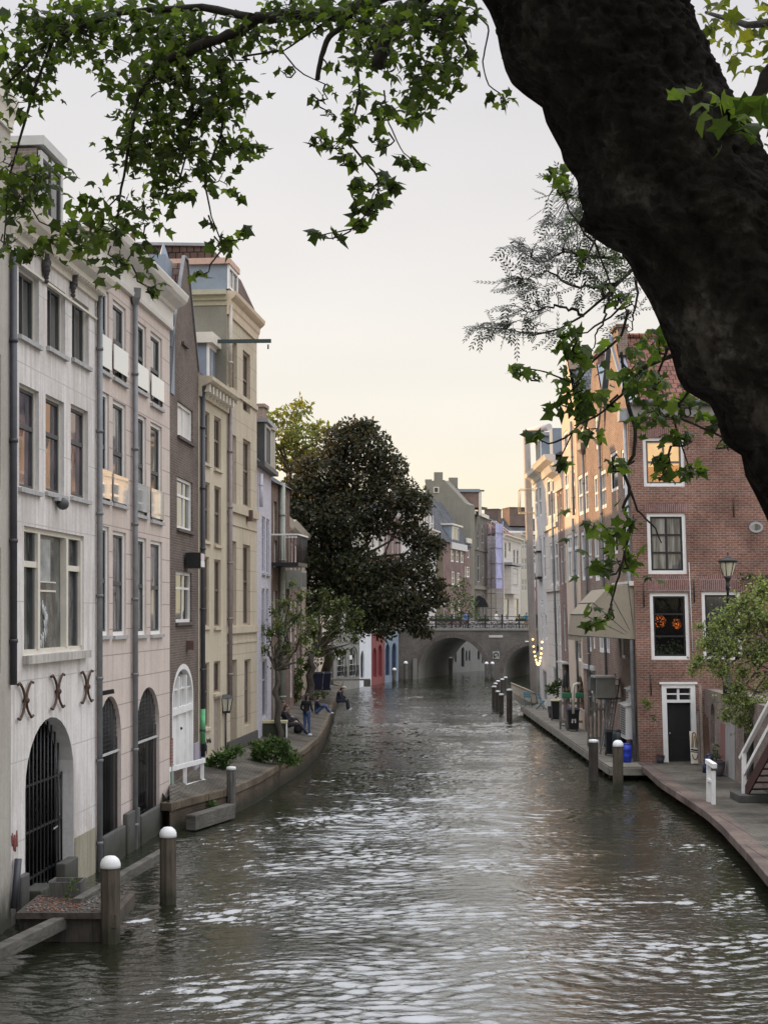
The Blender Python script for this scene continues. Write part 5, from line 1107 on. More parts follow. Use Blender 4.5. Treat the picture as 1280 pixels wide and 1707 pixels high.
for q in ((561.5, 577, 1113, 1131), (581.5, 597, 1111, 1130)):
    r = fv.rect(*q); mb = MB(); n = 6
    for i in range(n + 1):
        u = r[0] + (r[1] - r[0]) * i / n
        for s_ in (-1, 1): mb.bar(fv.pt(u, r[2], .06), fv.pt(min(max(u + s_ * .3, r[0]), r[1]), r[3], .06), .03, .03, BLACKP)
    mb.build('lattice', v1.root)
    mb = MB(); z = fv.z(q[0], 1100); fbox(mb, fv, r[0] + .2, r[0] + .75, z, z + .32, -.05, .03, WHITE); mb.build('notice', v1.root)
vault('white cellar front with one dark arched opening and leaf shadows', 599.5, 619, VW, ((601, 607, 1085, 1131),), DARKG, GLASSB)
vault('red painted cellar front with two red arched doors', 619.5, 641, VR_, ((621, 628, 1080, 1130), (630, 637, 1075, 1129)), plain('door_red', (0.17, 0.03, 0.04), .5), plain('door_red', (0, 0, 0)))
vault('blue grey cellar front with two navy arched doors beside the bridge', 641.5, 664, VB_, ((642.5, 650, 1073, 1127), (653, 661, 1072, 1126)), plain('door_navy', (0.02, 0.035, 0.075), .5), plain('door_navy', (0, 0, 0)))
block('left_street', [(fv.pt(0, 0, -.2).x, fv.pt(0, 0, -.2).y), (fv.pt(fv.len, 0, -.2).x, fv.pt(fv.len, 0, -.2).y)], [(2, 143), (-60, 143), (-60, 112), (-9, 112)], ZV - .01, ASPH, VG, zb=1)
bn = thing('plank_bench', 'low grey plank bench in front of the latticed grey cellar', 'bench', G(580, 1146, .8) + Vector((0, 1.5, 0)))
p = ORG[bn.name]
for k in range(3): mb = MB(); mb.bar(p + Vector((-1.5, -.2 + .25 * k, .42 + .02 * k)), p + Vector((1.5, .35 + .25 * k, .42 + .02 * k)), .2, .05, wood('bench_wood', (0.13, 0.12, 0.10), (0.07, 0.065, 0.055))); mb.build('seat_plank', bn)
for dx, dy in ((-1.3, -.1), (1.3, .4)): mb = MB(); mb.bar(p + Vector((dx, dy, -.05)), p + Vector((dx, dy, .42)), .3, .5, MATS['bench_wood']); mb.build('leg', bn)

# ------------------------------------------------------------------ houses half hidden by the trees on the left bank
hid = [('white house behind the small green trees on the left bank', 462, 64.9, 482, 74, 10.4, WHITEST, ROOFG), ('brown brick house behind the trunk of the leafy wharf tree', 482.2, 74.2, 503, 86, 10.6, REDB, ROOFD), ('cream house mostly hidden behind the dark copper tree', 503.2, 86.2, 549, 110, 10.6, CREAMST, ROOFD)]
for lab, x0, y0, x1, y1, zt, m, rf in hid:
    f_ = Fac(x0, y0, x1, y1); h = House(lab, f_, 0, f_.len, 0, zt, 8, m)
    n = 3
    for k in range(n):
        for zz in (1.6, 4.4, 7.4): u = f_.len * (k + .5) / n; h.winr((u - .9, u + .9, zz, zz + 2.2), frame=WHITE, fw=.14, rec=.05, hb=(.6,), vb=(.5,), bw=.08)
    h.wall(); eave_roof(h, f_, 0, f_.len, zt + .05, zt + 2.8, rf, 8); h.cornice(zt - .4, [(0, 0), (.2, .1), (.35, .4), (0, .42)], CREAMW)
far_left = [('white plastered house showing between leaves of the copper tree', 553, 575, 118, 121, 1010, 860, WHITEST), ('grey brown house behind the copper tree above the cellars', 575.5, 603, 121.2, 125, 1010, 835, GREYST), ('pale house with white cornice behind the copper tree', 603.5, 640, 125.2, 130, 1010, 850, WHITEJ), ('brown brick house behind the lower crown of the copper tree', 640.5, 668, 130.2, 142, 1010, 845, REDB)]
for lab, x0, x1, Y0, Y1, yb, yt, m in far_left:
    f_ = Fac(x0, Y0, x1, Y1); zt = f_.z(x0, yt); h = House(lab, f_, 0, f_.len, 4.35, zt, 8, m)
    for k in range(3):
        u = f_.len * (k + .5) / 3
        for zz in (5.4, 8.4, 11.4):
            if zz + 2.4 < zt: h.winr((u - .5, u + .5, zz, zz + 2.1), frame=WHITE, fw=.12, rec=.06, hb=(.55,), bw=.08)
    h.wall(); eave_roof(h, f_, 0, f_.len, zt + .05, zt + 2.2, ROOFG, 8); h.cornice(zt - .4, [(0, 0), (.2, .1), (.35, .4), (0, .42)], WHITE)

# ------------------------------------------------------------------ houses beyond the bridge
ZF = 4.45
def far_house(label, x0, x1, Y0, Y1, yt, mat, wins, depth=9, side=None, frame=WHITE, sash=None, fw=.12, rec=.06, corn=None, pane=None, hb=(.5,), gable=None, make=True):
    f_ = Fac(x0, Y0, x1, Y1); zt = f_.z(x0, yt); h = House(label, f_, 0, f_.len, ZF - .2, zt, depth, mat, side=side, gable=gable(f_, zt) if gable else None)
    for q in wins: h.win(*q, frame=frame, sash=sash, fw=fw, rec=rec, hb=hb, bw=.09, pane=pane or GLASS)
    if make: h.wall()
    if corn: h.cornice(zt - .35, [(0, 0), (.12, 0), (.2, .3), (.5, .45), (.5, .6), (0, .62)], corn)
    return h, f_, zt
GREYB = brick('grey_brown_brick', (0.135, 0.12, 0.10), (0.175, 0.155, 0.13), (0.2, 0.185, 0.165), .22, .075, .011)
# white house with cornice left of the grey gable, among leaves
h, f_, zt = far_house('white house with white cornice and square chimney behind copper tree edge', 668.5, 727, 144, 166, 870, WHITEST, ((712, 717, 855, 885), (728 - 9, 723, 858, 886), (700, 705, 950, 978), (706.5, 711, 950, 978), (712.5, 717, 950, 978), (719, 723, 950, 978), (690, 696, 905, 935), (703, 709, 903, 933), (690, 697, 990, 1030), (702, 708, 990, 1030)), corn=CREAMW)
eave_roof(h, f_, 0, f_.len, zt + .3, zt + 2.6, ROOFG, 8)
c_ = chimney(h, f_, f_.u(707), zt + .4, f_.z(707, 824), -1.0, 1.0, CREAMW)
# dark slate roofed brick house with dormer (side wall grey)
h, f_, zt = far_house('brown brick house with blue dormer, white cornice band and slate hipped roof', 739, 785, 168, 184, 904, REDB, ((751.5, 757, 911, 936), (760, 765, 912, 937), (768, 773, 914, 938), (779, 782.5, 905, 930), (775, 777, 944, 962), (777.5, 783, 944, 962), (753, 758, 952, 975), (762, 767, 954, 978), (752, 758, 1000, 1034), (764, 770, 1000, 1034)), side=GREYST, corn=None, fw=.16)
mb = MB(); fbox(mb, f_, f_.u(750), f_.u(776), zt - .55, zt + .2, -.02, .25, plain('band_white', (0.55, 0.54, 0.53), .7)); fbox(mb, f_, f_.u(776.5), f_.u(784), f_.z(778, 905), f_.z(778, 897), 0, .2, CREAMW); mb.build('cornice', h.root)
rb = MB(); q = lambda u, z, o: f_.pt(u, z, o); zr = f_.z(745, 836, -4); ul = f_.len
rb.poly([q(-2.0, zt + .1, .2), q(ul, zt + .1, .2), q(ul - .5, zr - .6, -3.5), q(.3, zr, -3.5)], ROOFG); rb.poly([q(-2.0, zt + .1, .2), q(.3, zr, -3.5), q(.3, zr, -6), q(-2.0, zt, -9)], ROOFG); rb.poly([q(ul, zt + .1, .2), q(ul - .5, zr - .6, -3.5), q(.3, zr, -6), q(ul, zt, -9)], ROOFG); rb.build('roof', h.root)
ua, ub = f_.u(755), f_.u(766); mb = MB(); fbox(mb, f_, ua - .6, ub, zt + .2, f_.z(760, 876), -2.5, -.2, LEAD); fbox(mb, f_, ua - .8, ub + 1.6, f_.z(760, 877), f_.z(760, 874), -2.6, .1, CREAMW); dm = mb.build('dormer', h.root); window(f_, (ua + .05, ub - .05, zt + .25, f_.z(760, 878)), dm, WHITE, fw=.14, rec=.1, vb=(.5,), pane=GLASSC, name='dormer_window')
# tall grey gable house
h, f_, zt = far_house('tall grey brown house with bare rendered gable side, hoist dormer and tall slim windows', 783.5, 812, 186, 199, 850, GREYB, ((787, 791, 872, 902), (795.5, 799, 872, 914), (803, 807, 874, 905), (788.5, 791.5, 923, 962), (796, 800, 923, 970), (804, 807, 924, 963), (788, 792, 990, 1030), (797, 801, 990, 1032), (804, 808, 990, 1030)), depth=10, side=GREYST, frame=GREYP, fw=.1, corn=None, make=False)
h.wall()
for a_, b_ in ((784.5, 796), (800, 812)): mb = MB(); fbox(mb, f_, f_.u(a_), f_.u(b_), zt - .35, zt + .1, .0, .25, CREAMW); mb.build('cornice', h.root)
z = f_.z(790, 915); mb = MB(); fbox(mb, f_, .1, f_.len - .1, z - .1, z + .1, 0, .1, GREYB); fbox(mb, f_, .1, f_.len - .1, f_.z(790, 982), f_.z(790, 976), 0, .2, GREYST); mb.build('string_course', h.root)
# the bare side wall towards the viewer with its half gable and chimneys
D = 9.6; sx = f_.pt(0, 0, 0); zr = EYE + (1020 - 797) / F * (sx.y + 3.0)
mb = MB(); back = lambda x: Vector(((x - CX) / F * (sx.y + 1.0), sx.y + 1.0, 0))
S = [(783.6, 842), (775, 838), (741, 801), (727, 801), (709, 802), (708, 1040), (783.6, 1040)]
sp = [Vector(((x - CX) / F * (sx.y - .05), sx.y - .05, EYE + (CY - y) / F * (sx.y - .05))) for x, y in S]
mb.poly(sp, GREYST); mb.poly([p + Vector((.6, .5, 0)) for p in reversed(sp)], GREYST)
for a_, b_ in zip(sp, sp[1:] + sp[:1]): mb.poly([a_, b_, b_ + Vector((.6, .5, 0)), a_ + Vector((.6, .5, 0))], GREYST)
mb.build('gable_side', h.root)
def sq(x0, x1, y0, y1, dep, m, name, par, dy=0.0):
    Y = sx.y + dy; a_ = P(x0, y1, Y); b_ = P(x1, y0, Y); mb = MB(); mb.box((a_.x, Y, a_.z), (b_.x, Y + dep, b_.z), m); return mb.build(name, par)
sq(723.5, 738, 787, 802, 1.0, GREYST, 'chimney', h.root, -.02); sq(748, 763, 796, 812, 1.0, GREYST, 'chimney', h.root, 4); sq(708.5, 720, 799, 803, 1.0, GREYST, 'chimney', h.root, -.02)
mb = MB(); Y = sx.y - .15; a_, b_ = P(724, 820, Y), P(730, 813, Y); mb.box((a_.x - .12, Y, a_.z - .1), (b_.x + .12, Y + .08, b_.z + .1), CREAMW); mb.box((a_.x, Y - .02, a_.z), (b_.x, Y + .02, b_.z), GLASSB); mb.build('window', h.root)
rb = MB(); e1 = [P(740, 800, sx.y + .6), P(777, 838, sx.y + .6)]; rb.poly([e1[0], e1[1], e1[1] + Vector((2.2, 11, 0)), e1[0] + Vector((2.2, 11, 0))], ROOFD); rb.poly([e1[0], P(709, 802, sx.y + .6), P(709, 802, sx.y + .6) + Vector((2.2, 11, 0)), e1[0] + Vector((2.2, 11, 0))], ROOFD)
rb.poly([P(783.6, 850, sx.y), P(783.6, 842, sx.y), P(812, 846, sx.y + 12), P(812, 850, sx.y + 12)], ROOFD); rb.build('roof', h.root)
mb = MB(); Y = sx.y + 2.5; a_, b_ = P(765, 846, Y), P(798, 819, Y); mb.box((a_.x, Y, a_.z), (b_.x, Y + 2.4, b_.z), brick('dormer_red', (0.17, 0.11, 0.09), (0.22, 0.145, 0.12), (0.24, 0.2, 0.18))); c0, c1 = P(763, 820, Y - .2), P(800, 815, Y - .2); mb.box((c0.x, Y - .2, c0.z), (c1.x, Y + 2.6, c1.z), LEAD); w_ = P(795, 846, Y); mb.box((b_.x - .02, Y - .05, w_.z - 1), (b_.x + .35, Y + 2.5, b_.z), CREAMW); dm = mb.build('dormer', h.root)
mb = MB(); mb.bar(P(798, 818, Y + 1), P(807, 818, Y + 1), .2, .2, BR); mb.build('hoist_beam', h.root)
mb = MB(); p = P(797, 1012, 184); AWB = plain('awning_black', (0.012, 0.012, 0.014), .7)
mb.build('x') if False else None
aw2 = thing('shop_awning', 'small black rounded shop awning beyond the bridge', 'awning', P(802, 1010, 187))
prof = [(0, 1.4), (.5, 1.35), (1.0, 1.0), (1.3, .4), (1.35, 0)]; mb = MB(); p0 = P(795, 1012, 187)
for (a0, z0), (a1, z1) in zip(prof[:-1], prof[1:]): mb.poly([p0 + Vector((a0, 0, z0)), p0 + Vector((a0 + .5, 5, z0)), p0 + Vector((a1 + .5, 5, z1)), p0 + Vector((a1, 0, z1))], AWB)
mb.poly([p0] + [p0 + Vector((a0, 0, z0)) for a0, z0 in prof], AWB); mb.build('canvas', aw2); mb = MB()
for k in (0, 5): mb.tube([p0 + Vector((.0 + .1 * k, k, 0)), p0 + Vector((1.35 + .1 * k, k, 0))], .03, BLACKP, 6)
mb.build('frame', aw2)
# dark roofs and chimney behind the scaffold
h, f_, zt = far_house('dark slate roofed house behind the scaffold sheeting, with brown chimney', 812.5, 840, 204, 214, 866, GREYB, ((822, 825, 880, 900),), frame=WHITE)
eave_roof(h, f_, 0, f_.len, zt, f_.z(820, 845), ROOFG, 9); chimney(h, f_, f_.u(833), zt, f_.z(833, 850), -2, 2.0, brick('chimney_dark', (0.12, 0.08, 0.07), (0.16, 0.11, 0.09), (0.2, 0.17, 0.15)))
# scaffold wrapped in lilac sheeting
sc_ = thing('scaffold', 'tall scaffold wrapped in pale lilac sheeting in front of the far houses', 'scaffold', P(824, 1035, 196))
m, t, b, N, L_ = newmat('lilac_sheet'); cc = nz(N, L_, coords(N, L_, (2, 2, .7)), 1.4, 4); L_.new(rampf(N, L_, cc, [(.3, (0.36, 0.35, 0.56)), (.7, (0.48, 0.47, 0.70))]), b.inputs['Base Color']); b.inputs['Roughness'].default_value = .6; bump(N, L_, nz(N, L_, coords(N, L_, (1, 1, .25)), 2, 4), b, .8, .15); SHEET = m
A_, B_, C_ = P(811, 1000, 201), P(826, 1000, 196), P(838, 1000, 197.5); zs_, zb_ = P(826, 872, 196).z, P(826, 981, 196).z
mb = MB()
def sheet(p, q, z0, z1, n=6):
    for i in range(n):
        for j in range(10):
            f0, f1, g0, g1 = i / n, (i + 1) / n, j / 10, (j + 1) / 10
            w = lambda f, g: Vector((p.x + (q.x - p.x) * f + .08 * math.sin(f * 9 + g * 14), p.y + (q.y - p.y) * f + .10 * math.sin(f * 17 + g * 21), z0 + (z1 - z0) * g))
            mb.poly([w(f0, g0), w(f1, g0), w(f1, g1), w(f0, g1)], SHEET, True)
sheet(B_, C_, zb_, zs_); mb.build('sheeting', sc_)
mb = MB(); m2 = newmat('lilac_net'); m, t, b, N, L_ = m2; b.inputs['Base Color'].default_value = (.40, .39, .58, 1); tr = N.new('ShaderNodeBsdfTransparent'); mx = N.new('ShaderNodeMixShader'); mx.inputs[0].default_value = .5; L_.new(b.outputs[0], mx.inputs[1]); L_.new(tr.outputs[0], mx.inputs[2]); L_.new(mx.outputs[0], N['Material Output'].inputs[0]); SHEET = m
sheet(A_, B_, zb_, zs_); mb.build('netting', sc_)
for p in (A_, B_, C_, A_.lerp(B_, .5)):
    mb = MB(); mb.tube([(p.x, p.y - .2, ZF), (p.x, p.y - .2, zs_ + .3)], .05, ZINC, 6); mb.build('standard', sc_)
for z in np.arange(ZF + 2, zs_, 2.0):
    mb = MB(); mb.tube([(A_.x, A_.y - .25, z), (B_.x, B_.y - .25, z)], .05, ZINC, 6); mb.tube([(B_.x, B_.y - .25, z), (C_.x, C_.y - .25, z)], .05, ZINC, 6); mb.build('ledger', sc_)
# white house with red roof
h, f_, zt = far_house('white rendered house with red tiled roof, skylights and boxed bay window', 838.5, 868, 200, 216, 893, WHITEJ, ((840.5, 844, 904, 930), (847, 851, 904, 919), (855, 858.5, 916, 940), (861, 864, 917, 940), (861, 864, 950, 985), (856, 860, 958, 983), (843, 848, 998, 1034), (858, 864, 998, 1030)), frame=plain('frame_grey2', (0.36, 0.36, 0.36), .6), fw=.1, corn=CREAMW)
eave_roof(h, f_, 0, f_.len, zt + .2, f_.z(841, 874, -4), ROOFR, 9)
mb = MB(); fbox(mb, f_, f_.u(841), f_.u(856), f_.z(843, 990), f_.z(843, 944), 0.01, .9, WHITEJ); by = mb.build('bay_window', h.root); window(Fac(838.5, 200, 868, 216), (f_.u(843), f_.u(852), f_.z(843, 976), f_.z(843, 945.5)), by, GREYP, DARKG, .12, .08, -.95, hb=(.66,), name='bay_pane_frame')
mb = MB(); fbox(mb, f_, f_.u(840), f_.u(860), f_.z(843, 942), f_.z(843, 938), 0, 1.1, ZINC); mb.build('bay_roof', by)
for a_ in (848, 853): mb = MB(); mb.bar(f_.pt(f_.u(a_), f_.z(a_, 890, -.6) + .1, -.5), f_.pt(f_.u(a_ - 2), f_.z(a_, 881, -2) + .25, -2.2), .5, .08, WHITE); mb.build('skylight', h.root)
# beige house, then the dark roofed house closing the view
h, f_, zt = far_house('narrow beige house with white balconies beside the red roofed house', 868.5, 880, 218, 226, 888, stucco('beige_far', (0.48, 0.45, 0.38), (0.3, 0.28, 0.24), .2), ((870, 873, 900, 915), (875, 877.5, 900, 915), (870, 873, 930, 950), (875, 877.5, 930, 950), (870, 873, 965, 985), (875, 877.5, 965, 985)), fw=.08, corn=CREAMW)
h, f_, zt = far_house('dark brick house with grey roof and dark chimney closing the view', 845, 930, 244, 246, 886, REDB, tuple((x, x + 4.5, y, y + 17) for x in (849, 856, 880, 888) for y in (893, 915, 938, 962, 985)), frame=WHITE, fw=.16)
eave_roof(h, f_, 0, f_.len, zt + .1, f_.z(870, 864, -4), ROOFG, 9); mb = MB(); fbox(mb, f_, f_.u(846), f_.u(930), zt - .5, zt + .1, 0, .4, WHITE); mb.build('cornice', h.root); chimney(h, f_, f_.u(872), zt + 1, f_.z(872, 846), -5, 4.0, MATS['chimney_dark'])
# ------------------------------------------------------------------ mooring posts
POSTW = wood('post_wood', (0.095, 0.078, 0.058), (0.04, 0.034, 0.027), (10, 10, .9), alg=.45); POSTG = wood('post_grey', (0.11, 0.105, 0.095), (0.055, 0.052, 0.046), (10, 10, .9), alg=.35); POSTD = wood('post_dark', (0.055, 0.047, 0.04), (0.025, 0.022, 0.02)); CAPW = plain('cap_white', (0.70, 0.70, 0.69), .5, .1, 6)
def post(label, x, ytop, ybase, wpx, m, cap='dome', group=None, sq=True):
    Y = Yg(ybase, 0); b = P(x, ybase, Y); zt = EYE + (CY - ytop) / F * Y; r = wpx / F * Y / 2; ch = r * (1.0 if cap == 'dome' else .35)
    t = thing('mooring_post', label, 'mooring post', (b.x, b.y, 0), group)
    mb = MB(); n = 8 if sq else 12
    ring = [(r * (1.06 if i % 2 else .98) * math.cos(math.pi / n + 2 * math.pi * i / n + .35), r * math.sin(math.pi / n + 2 * math.pi * i / n + .35)) for i in range(n)]
    lv = [-1.2, 0, (zt - ch) * .5, zt - ch]
    for z0, z1 in zip(lv[:-1], lv[1:]):
        for i in range(n):
            (a0, b0), (a1, b1) = ring[i], ring[(i + 1) % n]; mb.poly([(b.x + a0, b.y + b0, z0), (b.x + a1, b.y + b1, z0), (b.x + a1, b.y + b1, z1), (b.x + a0, b.y + b0, z1)], m)
    mb.poly([(b.x + a0, b.y + b0, zt - ch) for a0, b0 in ring], m); mb.build('pole', t)
    mb = MB(); pr = [(r * 1.1, 0), (r * 1.08, ch * .25), (r * .92, ch * .6), (r * .55, ch * .92), (0.02, ch)] if cap == 'dome' else [(r * 1.08, 0), (r * 1.08, ch * .7), (r * .5, ch), (.02, ch)]
    mb.lathe((b.x, b.y, zt - ch - .02), [(r * 1.1, -.05)] + pr, CAPW, 14); mb.build('cap', t)
    return t
post('thick wooden mooring post with white dome cap, nearest one beside the rubble platform', 184, 1425, 1572, 31, POSTW)
post('thick wooden mooring post with white dome cap in front of the pink house', 280, 1377, 1507, 26, POSTW)
post('grey mooring post with flat white cap at corner of the left wharf', 385.5, 1277, 1362, 14.5, POSTG, 'flat')
post('dark weathered mooring post with flat white cap beside the wooden deck', 989, 1232, 1302, 15, POSTD, 'flat')
post('tan mooring post with white dome cap in front of the blue barrel', 1030, 1233, 1317, 16.5, POSTW)
for lab, x, a, b, w in (('nearest and tallest dark post of the row in mid canal', 849, 1148, 1197, 9), ('second nearest dark post of the row in mid canal', 835.5, 1156, 1187, 7.5), ('third nearest dark post of the row in mid canal', 829.5, 1151, 1181, 7), ('dark post standing left of the row in mid canal', 823.5, 1143, 1178, 7), ('thin dark post just behind the left one of the row in mid canal', 826, 1138, 1167, 6), ('thin dark post in the middle of the row in mid canal', 830, 1134, 1162, 6), ('second farthest dark post of the row in mid canal', 837, 1131, 1157, 6), ('farthest dark post of the row in mid canal', 842.5, 1128, 1149, 5.5)):
    post(lab, x, a, b, w, POSTD, 'flat', 'row of dark posts in mid canal')
for lab, x, a, b, w in (('left one of the three pale posts before the bridge pier', 811, 1103, 1134, 6), ('middle one of the three pale posts before the bridge pier', 820.5, 1103, 1134, 6), ('right one of the three pale posts before the bridge pier', 831.5, 1102, 1132, 6.5)):
    post(lab, x, a, b, w, POSTG, 'dome', 'pale posts before the bridge pier')
post('tall pale post with white dome cap left of the big bridge arch', 676, 1102, 1137, 6.5, POSTG, 'dome'); post('short pale post with white dome cap by the blue cellar', 657, 1113, 1140, 6.5, POSTG, 'dome')
post('black post standing in the mouth of the left bridge arch', 751, 1095, 1130, 5.5, POSTD, 'flat')

# ------------------------------------------------------------------ left waterside bits
BEAM = wood('beam_wood', (0.115, 0.108, 0.092), (0.055, 0.05, 0.043), (1.5, 3, 12))
def beam(label, a, b, w, h, m=BEAM):
    mb = MB(); mb.bar(a, b, w, h, m); o = mb.build('timber_beam', None, (a + b) / 2, .02); return tag(o, label, 'beam', 'timber fenders along the left waterline')
beam('weathered grey timber beam at bottom left corner, floating along the beige house', G(-40, 1607, .35), G(103, 1538, .35), .22, .24)
beam('long weathered timber beam between the two thick posts by the pink house', G(128, 1508, .55), G(271, 1424, .55), .18, .22)
beam('short timber beam under the weeds beside the grey corner post', G(318, 1372, .25), G(384, 1352, .25), .3, .42)
pf = thing('landing_platform', 'low dark landing platform covered in rubble in front of the barred gate', 'platform', (-5.6, 27.6, 0))
mb = MB(); mb.box((-6.65, 26.9, .44), (-4.95, 28.6, .55), plain('platform_top', (0.06, 0.05, 0.042), .9, .5, 6, 0, .03)); mb.box((-6.6, 27.0, .0), (-5.1, 28.5, .44), POSTD); mb.build('slab', pf)
mb = MB(); mb.bar((-4.88, 26.8, .42), (-4.88, 28.8, .42), .13, .24, POSTW); mb.build('edge_beam', pf)
rub = MB(); RB = [plain('rubble_red', (0.20, 0.09, 0.06), .9), plain('rubble_grey', (0.17, 0.165, 0.15), .9), plain('rubble_brown', (0.13, 0.10, 0.07), .9)]
for k in range(420):
    x, y = random.uniform(-6.55, -5.05), random.uniform(26.95, 28.55); s_ = random.uniform(.015, .05); m = RB[0 if x < -5.6 and random.random() < .6 else random.choice((1, 1, 2))]; a = random.random() * 3
    rub.obox((x, y, .55), (s_ * math.cos(a), s_ * math.sin(a), .005), (-s_ * .7 * math.sin(a), s_ * .7 * math.cos(a), .004), (0, 0, s_ * .4), m)
o = rub.build('rubble', None, (-5.6, 27.6, .55)); tag(o, 'scattered brick rubble and litter on the landing platform', 'rubble', None, 'stuff')
cr = thing('wooden_crate', 'small open dark box at back of the landing platform', 'box', G(108, 1498, .55)); p = ORG[cr.name]; mb = MB()
for q0, q1 in (((-.3, 0, 0), (.3, .04, .3)), ((-.3, .5, 0), (.3, .54, .3)), ((-.3, .04, 0), (-.26, .5, .3)), ((.26, .04, 0), (.3, .5, .3)), ((-.26, .04, 0), (.26, .5, .03))): mb.box(p + Vector(q0), p + Vector(q1), POSTG)
mb.build('box', cr)
# white railing
rl = thing('white_railing', 'white painted wooden railing at the end of the left wharf', 'railing', Vector((-5.7, 43, .9)))
RA, RB_ = P(279, 1284, 41.9), P(338, 1268, 44.6)
for t in (.02, .48, .98): p = RA.lerp(RB_, t); mb = MB(); mb.box((p.x - .05, p.y - .05, .35 if t < .9 else .8), (p.x + .05, p.y + .05, p.z), WHITE); mb.build('post', rl)
for dz in (0, -.62): mb = MB(); mb.bar(RA + Vector((0, 0, dz)), RB_ + Vector((.05, 0, dz)), .07, .13, WHITE); mb.build('rail', rl)
# wall lantern on the cream house
wl = thing('wall_lantern', 'black square lantern on a thin pole before the yellow houses', 'lantern', Vector((P(376, 1240, 50.2).x, 50.2, 1.2))); p = P(376.5, 1172, 50.0)
mb = MB(); mb.tube([(p.x - .02, p.y + .1, 1.15), (p.x - .02, p.y + .1, p.z - .3)], .035, PIPED, 8); mb.build('pole', wl)
mb = MB(); mb.tube([p + Vector((0, 0, -.28)), p + Vector((0, 0, .16))], [.15, .24], plain('lantern_glass', (0.45, 0.42, 0.34), .3, .1), 4, True, False); lg = mb.build('glass', wl)
mb = MB(); mb.tube([p + Vector((0, 0, .16)), p + Vector((0, 0, .28))], [.28, .16], BLACKP, 4, True, False); mb.tube([p + Vector((0, 0, -.34)), p + Vector((0, 0, -.27))], [.16, .18], BLACKP, 4, True, False)
for k in range(4):
    a = math.pi / 2 * k + .45; mb.tube([p + Vector((.155 * math.cos(a), .155 * math.sin(a), -.28)), p + Vector((.245 * math.cos(a), .245 * math.sin(a), .17))], .018, BLACKP, 5)
mb.build('frame', wl)

# ------------------------------------------------------------------ wheelie bins
def bin_(label, p, w, h, col, lid, rz=0.0, logo=None, group='wheelie bins on the wharves'):
    t = thing('wheelie_bin', label, 'bin', p, group); mb = MB(); d = w * 1.15
    def ring(s, z): return [(p.x + a * w / 2 * s, p.y + b * d / 2 * s, p.z + z) for a, b in ((-1, -1), (1, -1), (1, 1), (-1, 1))]
    lv = [ring(.78, .08), ring(.98, h * .86), ring(1.04, h * .87), ring(1.04, h * .92)]
    for a, b in zip(lv[:-1], lv[1:]):
        for i in range(4): mb.poly([a[i], a[(i + 1) % 4], b[(i + 1) % 4], b[i]], col)
    mb.poly(lv[0], col); mb.poly(lv[-1], col); mb.build('body', t, bevel=.015)
    mb = MB(); a, b = ring(1.1, h * .925), ring(.9, h); mb.poly(a, lid); mb.poly(b, lid)
    for i in range(4): mb.poly([a[i], a[(i + 1) % 4], b[(i + 1) % 4], b[i]], lid)
    mb.build('lid', t)
    for s in (-1, 1): mb = MB(); mb.tube([(p.x + s * w * .36, p.y + d * .36, p.z + .1), (p.x + s * w * .46, p.y + d * .36, p.z + .1)], .1, BLACKP, 12); mb.build('wheel', t)
    if logo:
        mb = MB(); y = p.y - d / 2 * .93
        for q in ((-.1, .36, .06, .3), (.04, .36, .06, .3), (-.1, .48, .2, .06)): mb.box((p.x + q[0], y - .02, p.z + q[1] * h), (p.x + q[0] + q[2], y - .005, p.z + q[1] * h + q[3] * h * .6), WHITE)
        mb.build('mark', t)
    return t
BINB = plain('bin_black', (0.012, 0.013, 0.016), .45); BINN = plain('bin_navy', (0.016, 0.02, 0.05), .45); LIDY = plain('lid_pale', (0.45, 0.42, 0.25), .5)
bin_('black wheelie bin with white mark in front of the pallet fence', G(955, 1219, RZ), .52, 1.08, BINB, BINN, logo=1)
bin_('black wheelie bin with pale lid beside the potted fern', G(927, 1202, RZ), .5, 1.1, BINB, LIDY)
bin_('slim black wheelie bin beside the foot of the ladder', G(1019, 1262, RZ) + Vector((0, .4, 0)), .34, 1.0, BINB, BINB)
bin_('dark navy wheelie bin behind the wharf trees, right one of two', WG(541, 1152), .85, 1.2, BINN, BINN); bin_('dark navy wheelie bin behind the wharf trees, left one of two', WG(529, 1152), .75, 1.15, BINN, BINB)
# planter table by the small wharf tree
tb = thing('planter_box', 'low dark planter with pale rim beside the small wharf tree', 'planter', WG(459, 1229)); p = ORG[tb.name]
mb = MB(); mb.box(p + Vector((-.5, -.2, .0)), p + Vector((.42, .3, .55)), plain('planter_green', (0.03, 0.035, 0.02), .7)); mb.build('body', tb)
mb = MB(); mb.box(p + Vector((-.55, -.25, .551)), p + Vector((.47, .35, .64)), LIDY); mb.build('rim', tb); mb = MB(); mb.box(p + Vector((.43, -.24, 0)), p + Vector((.48, -.18, .551)), WHITE); mb.build('leg', tb)

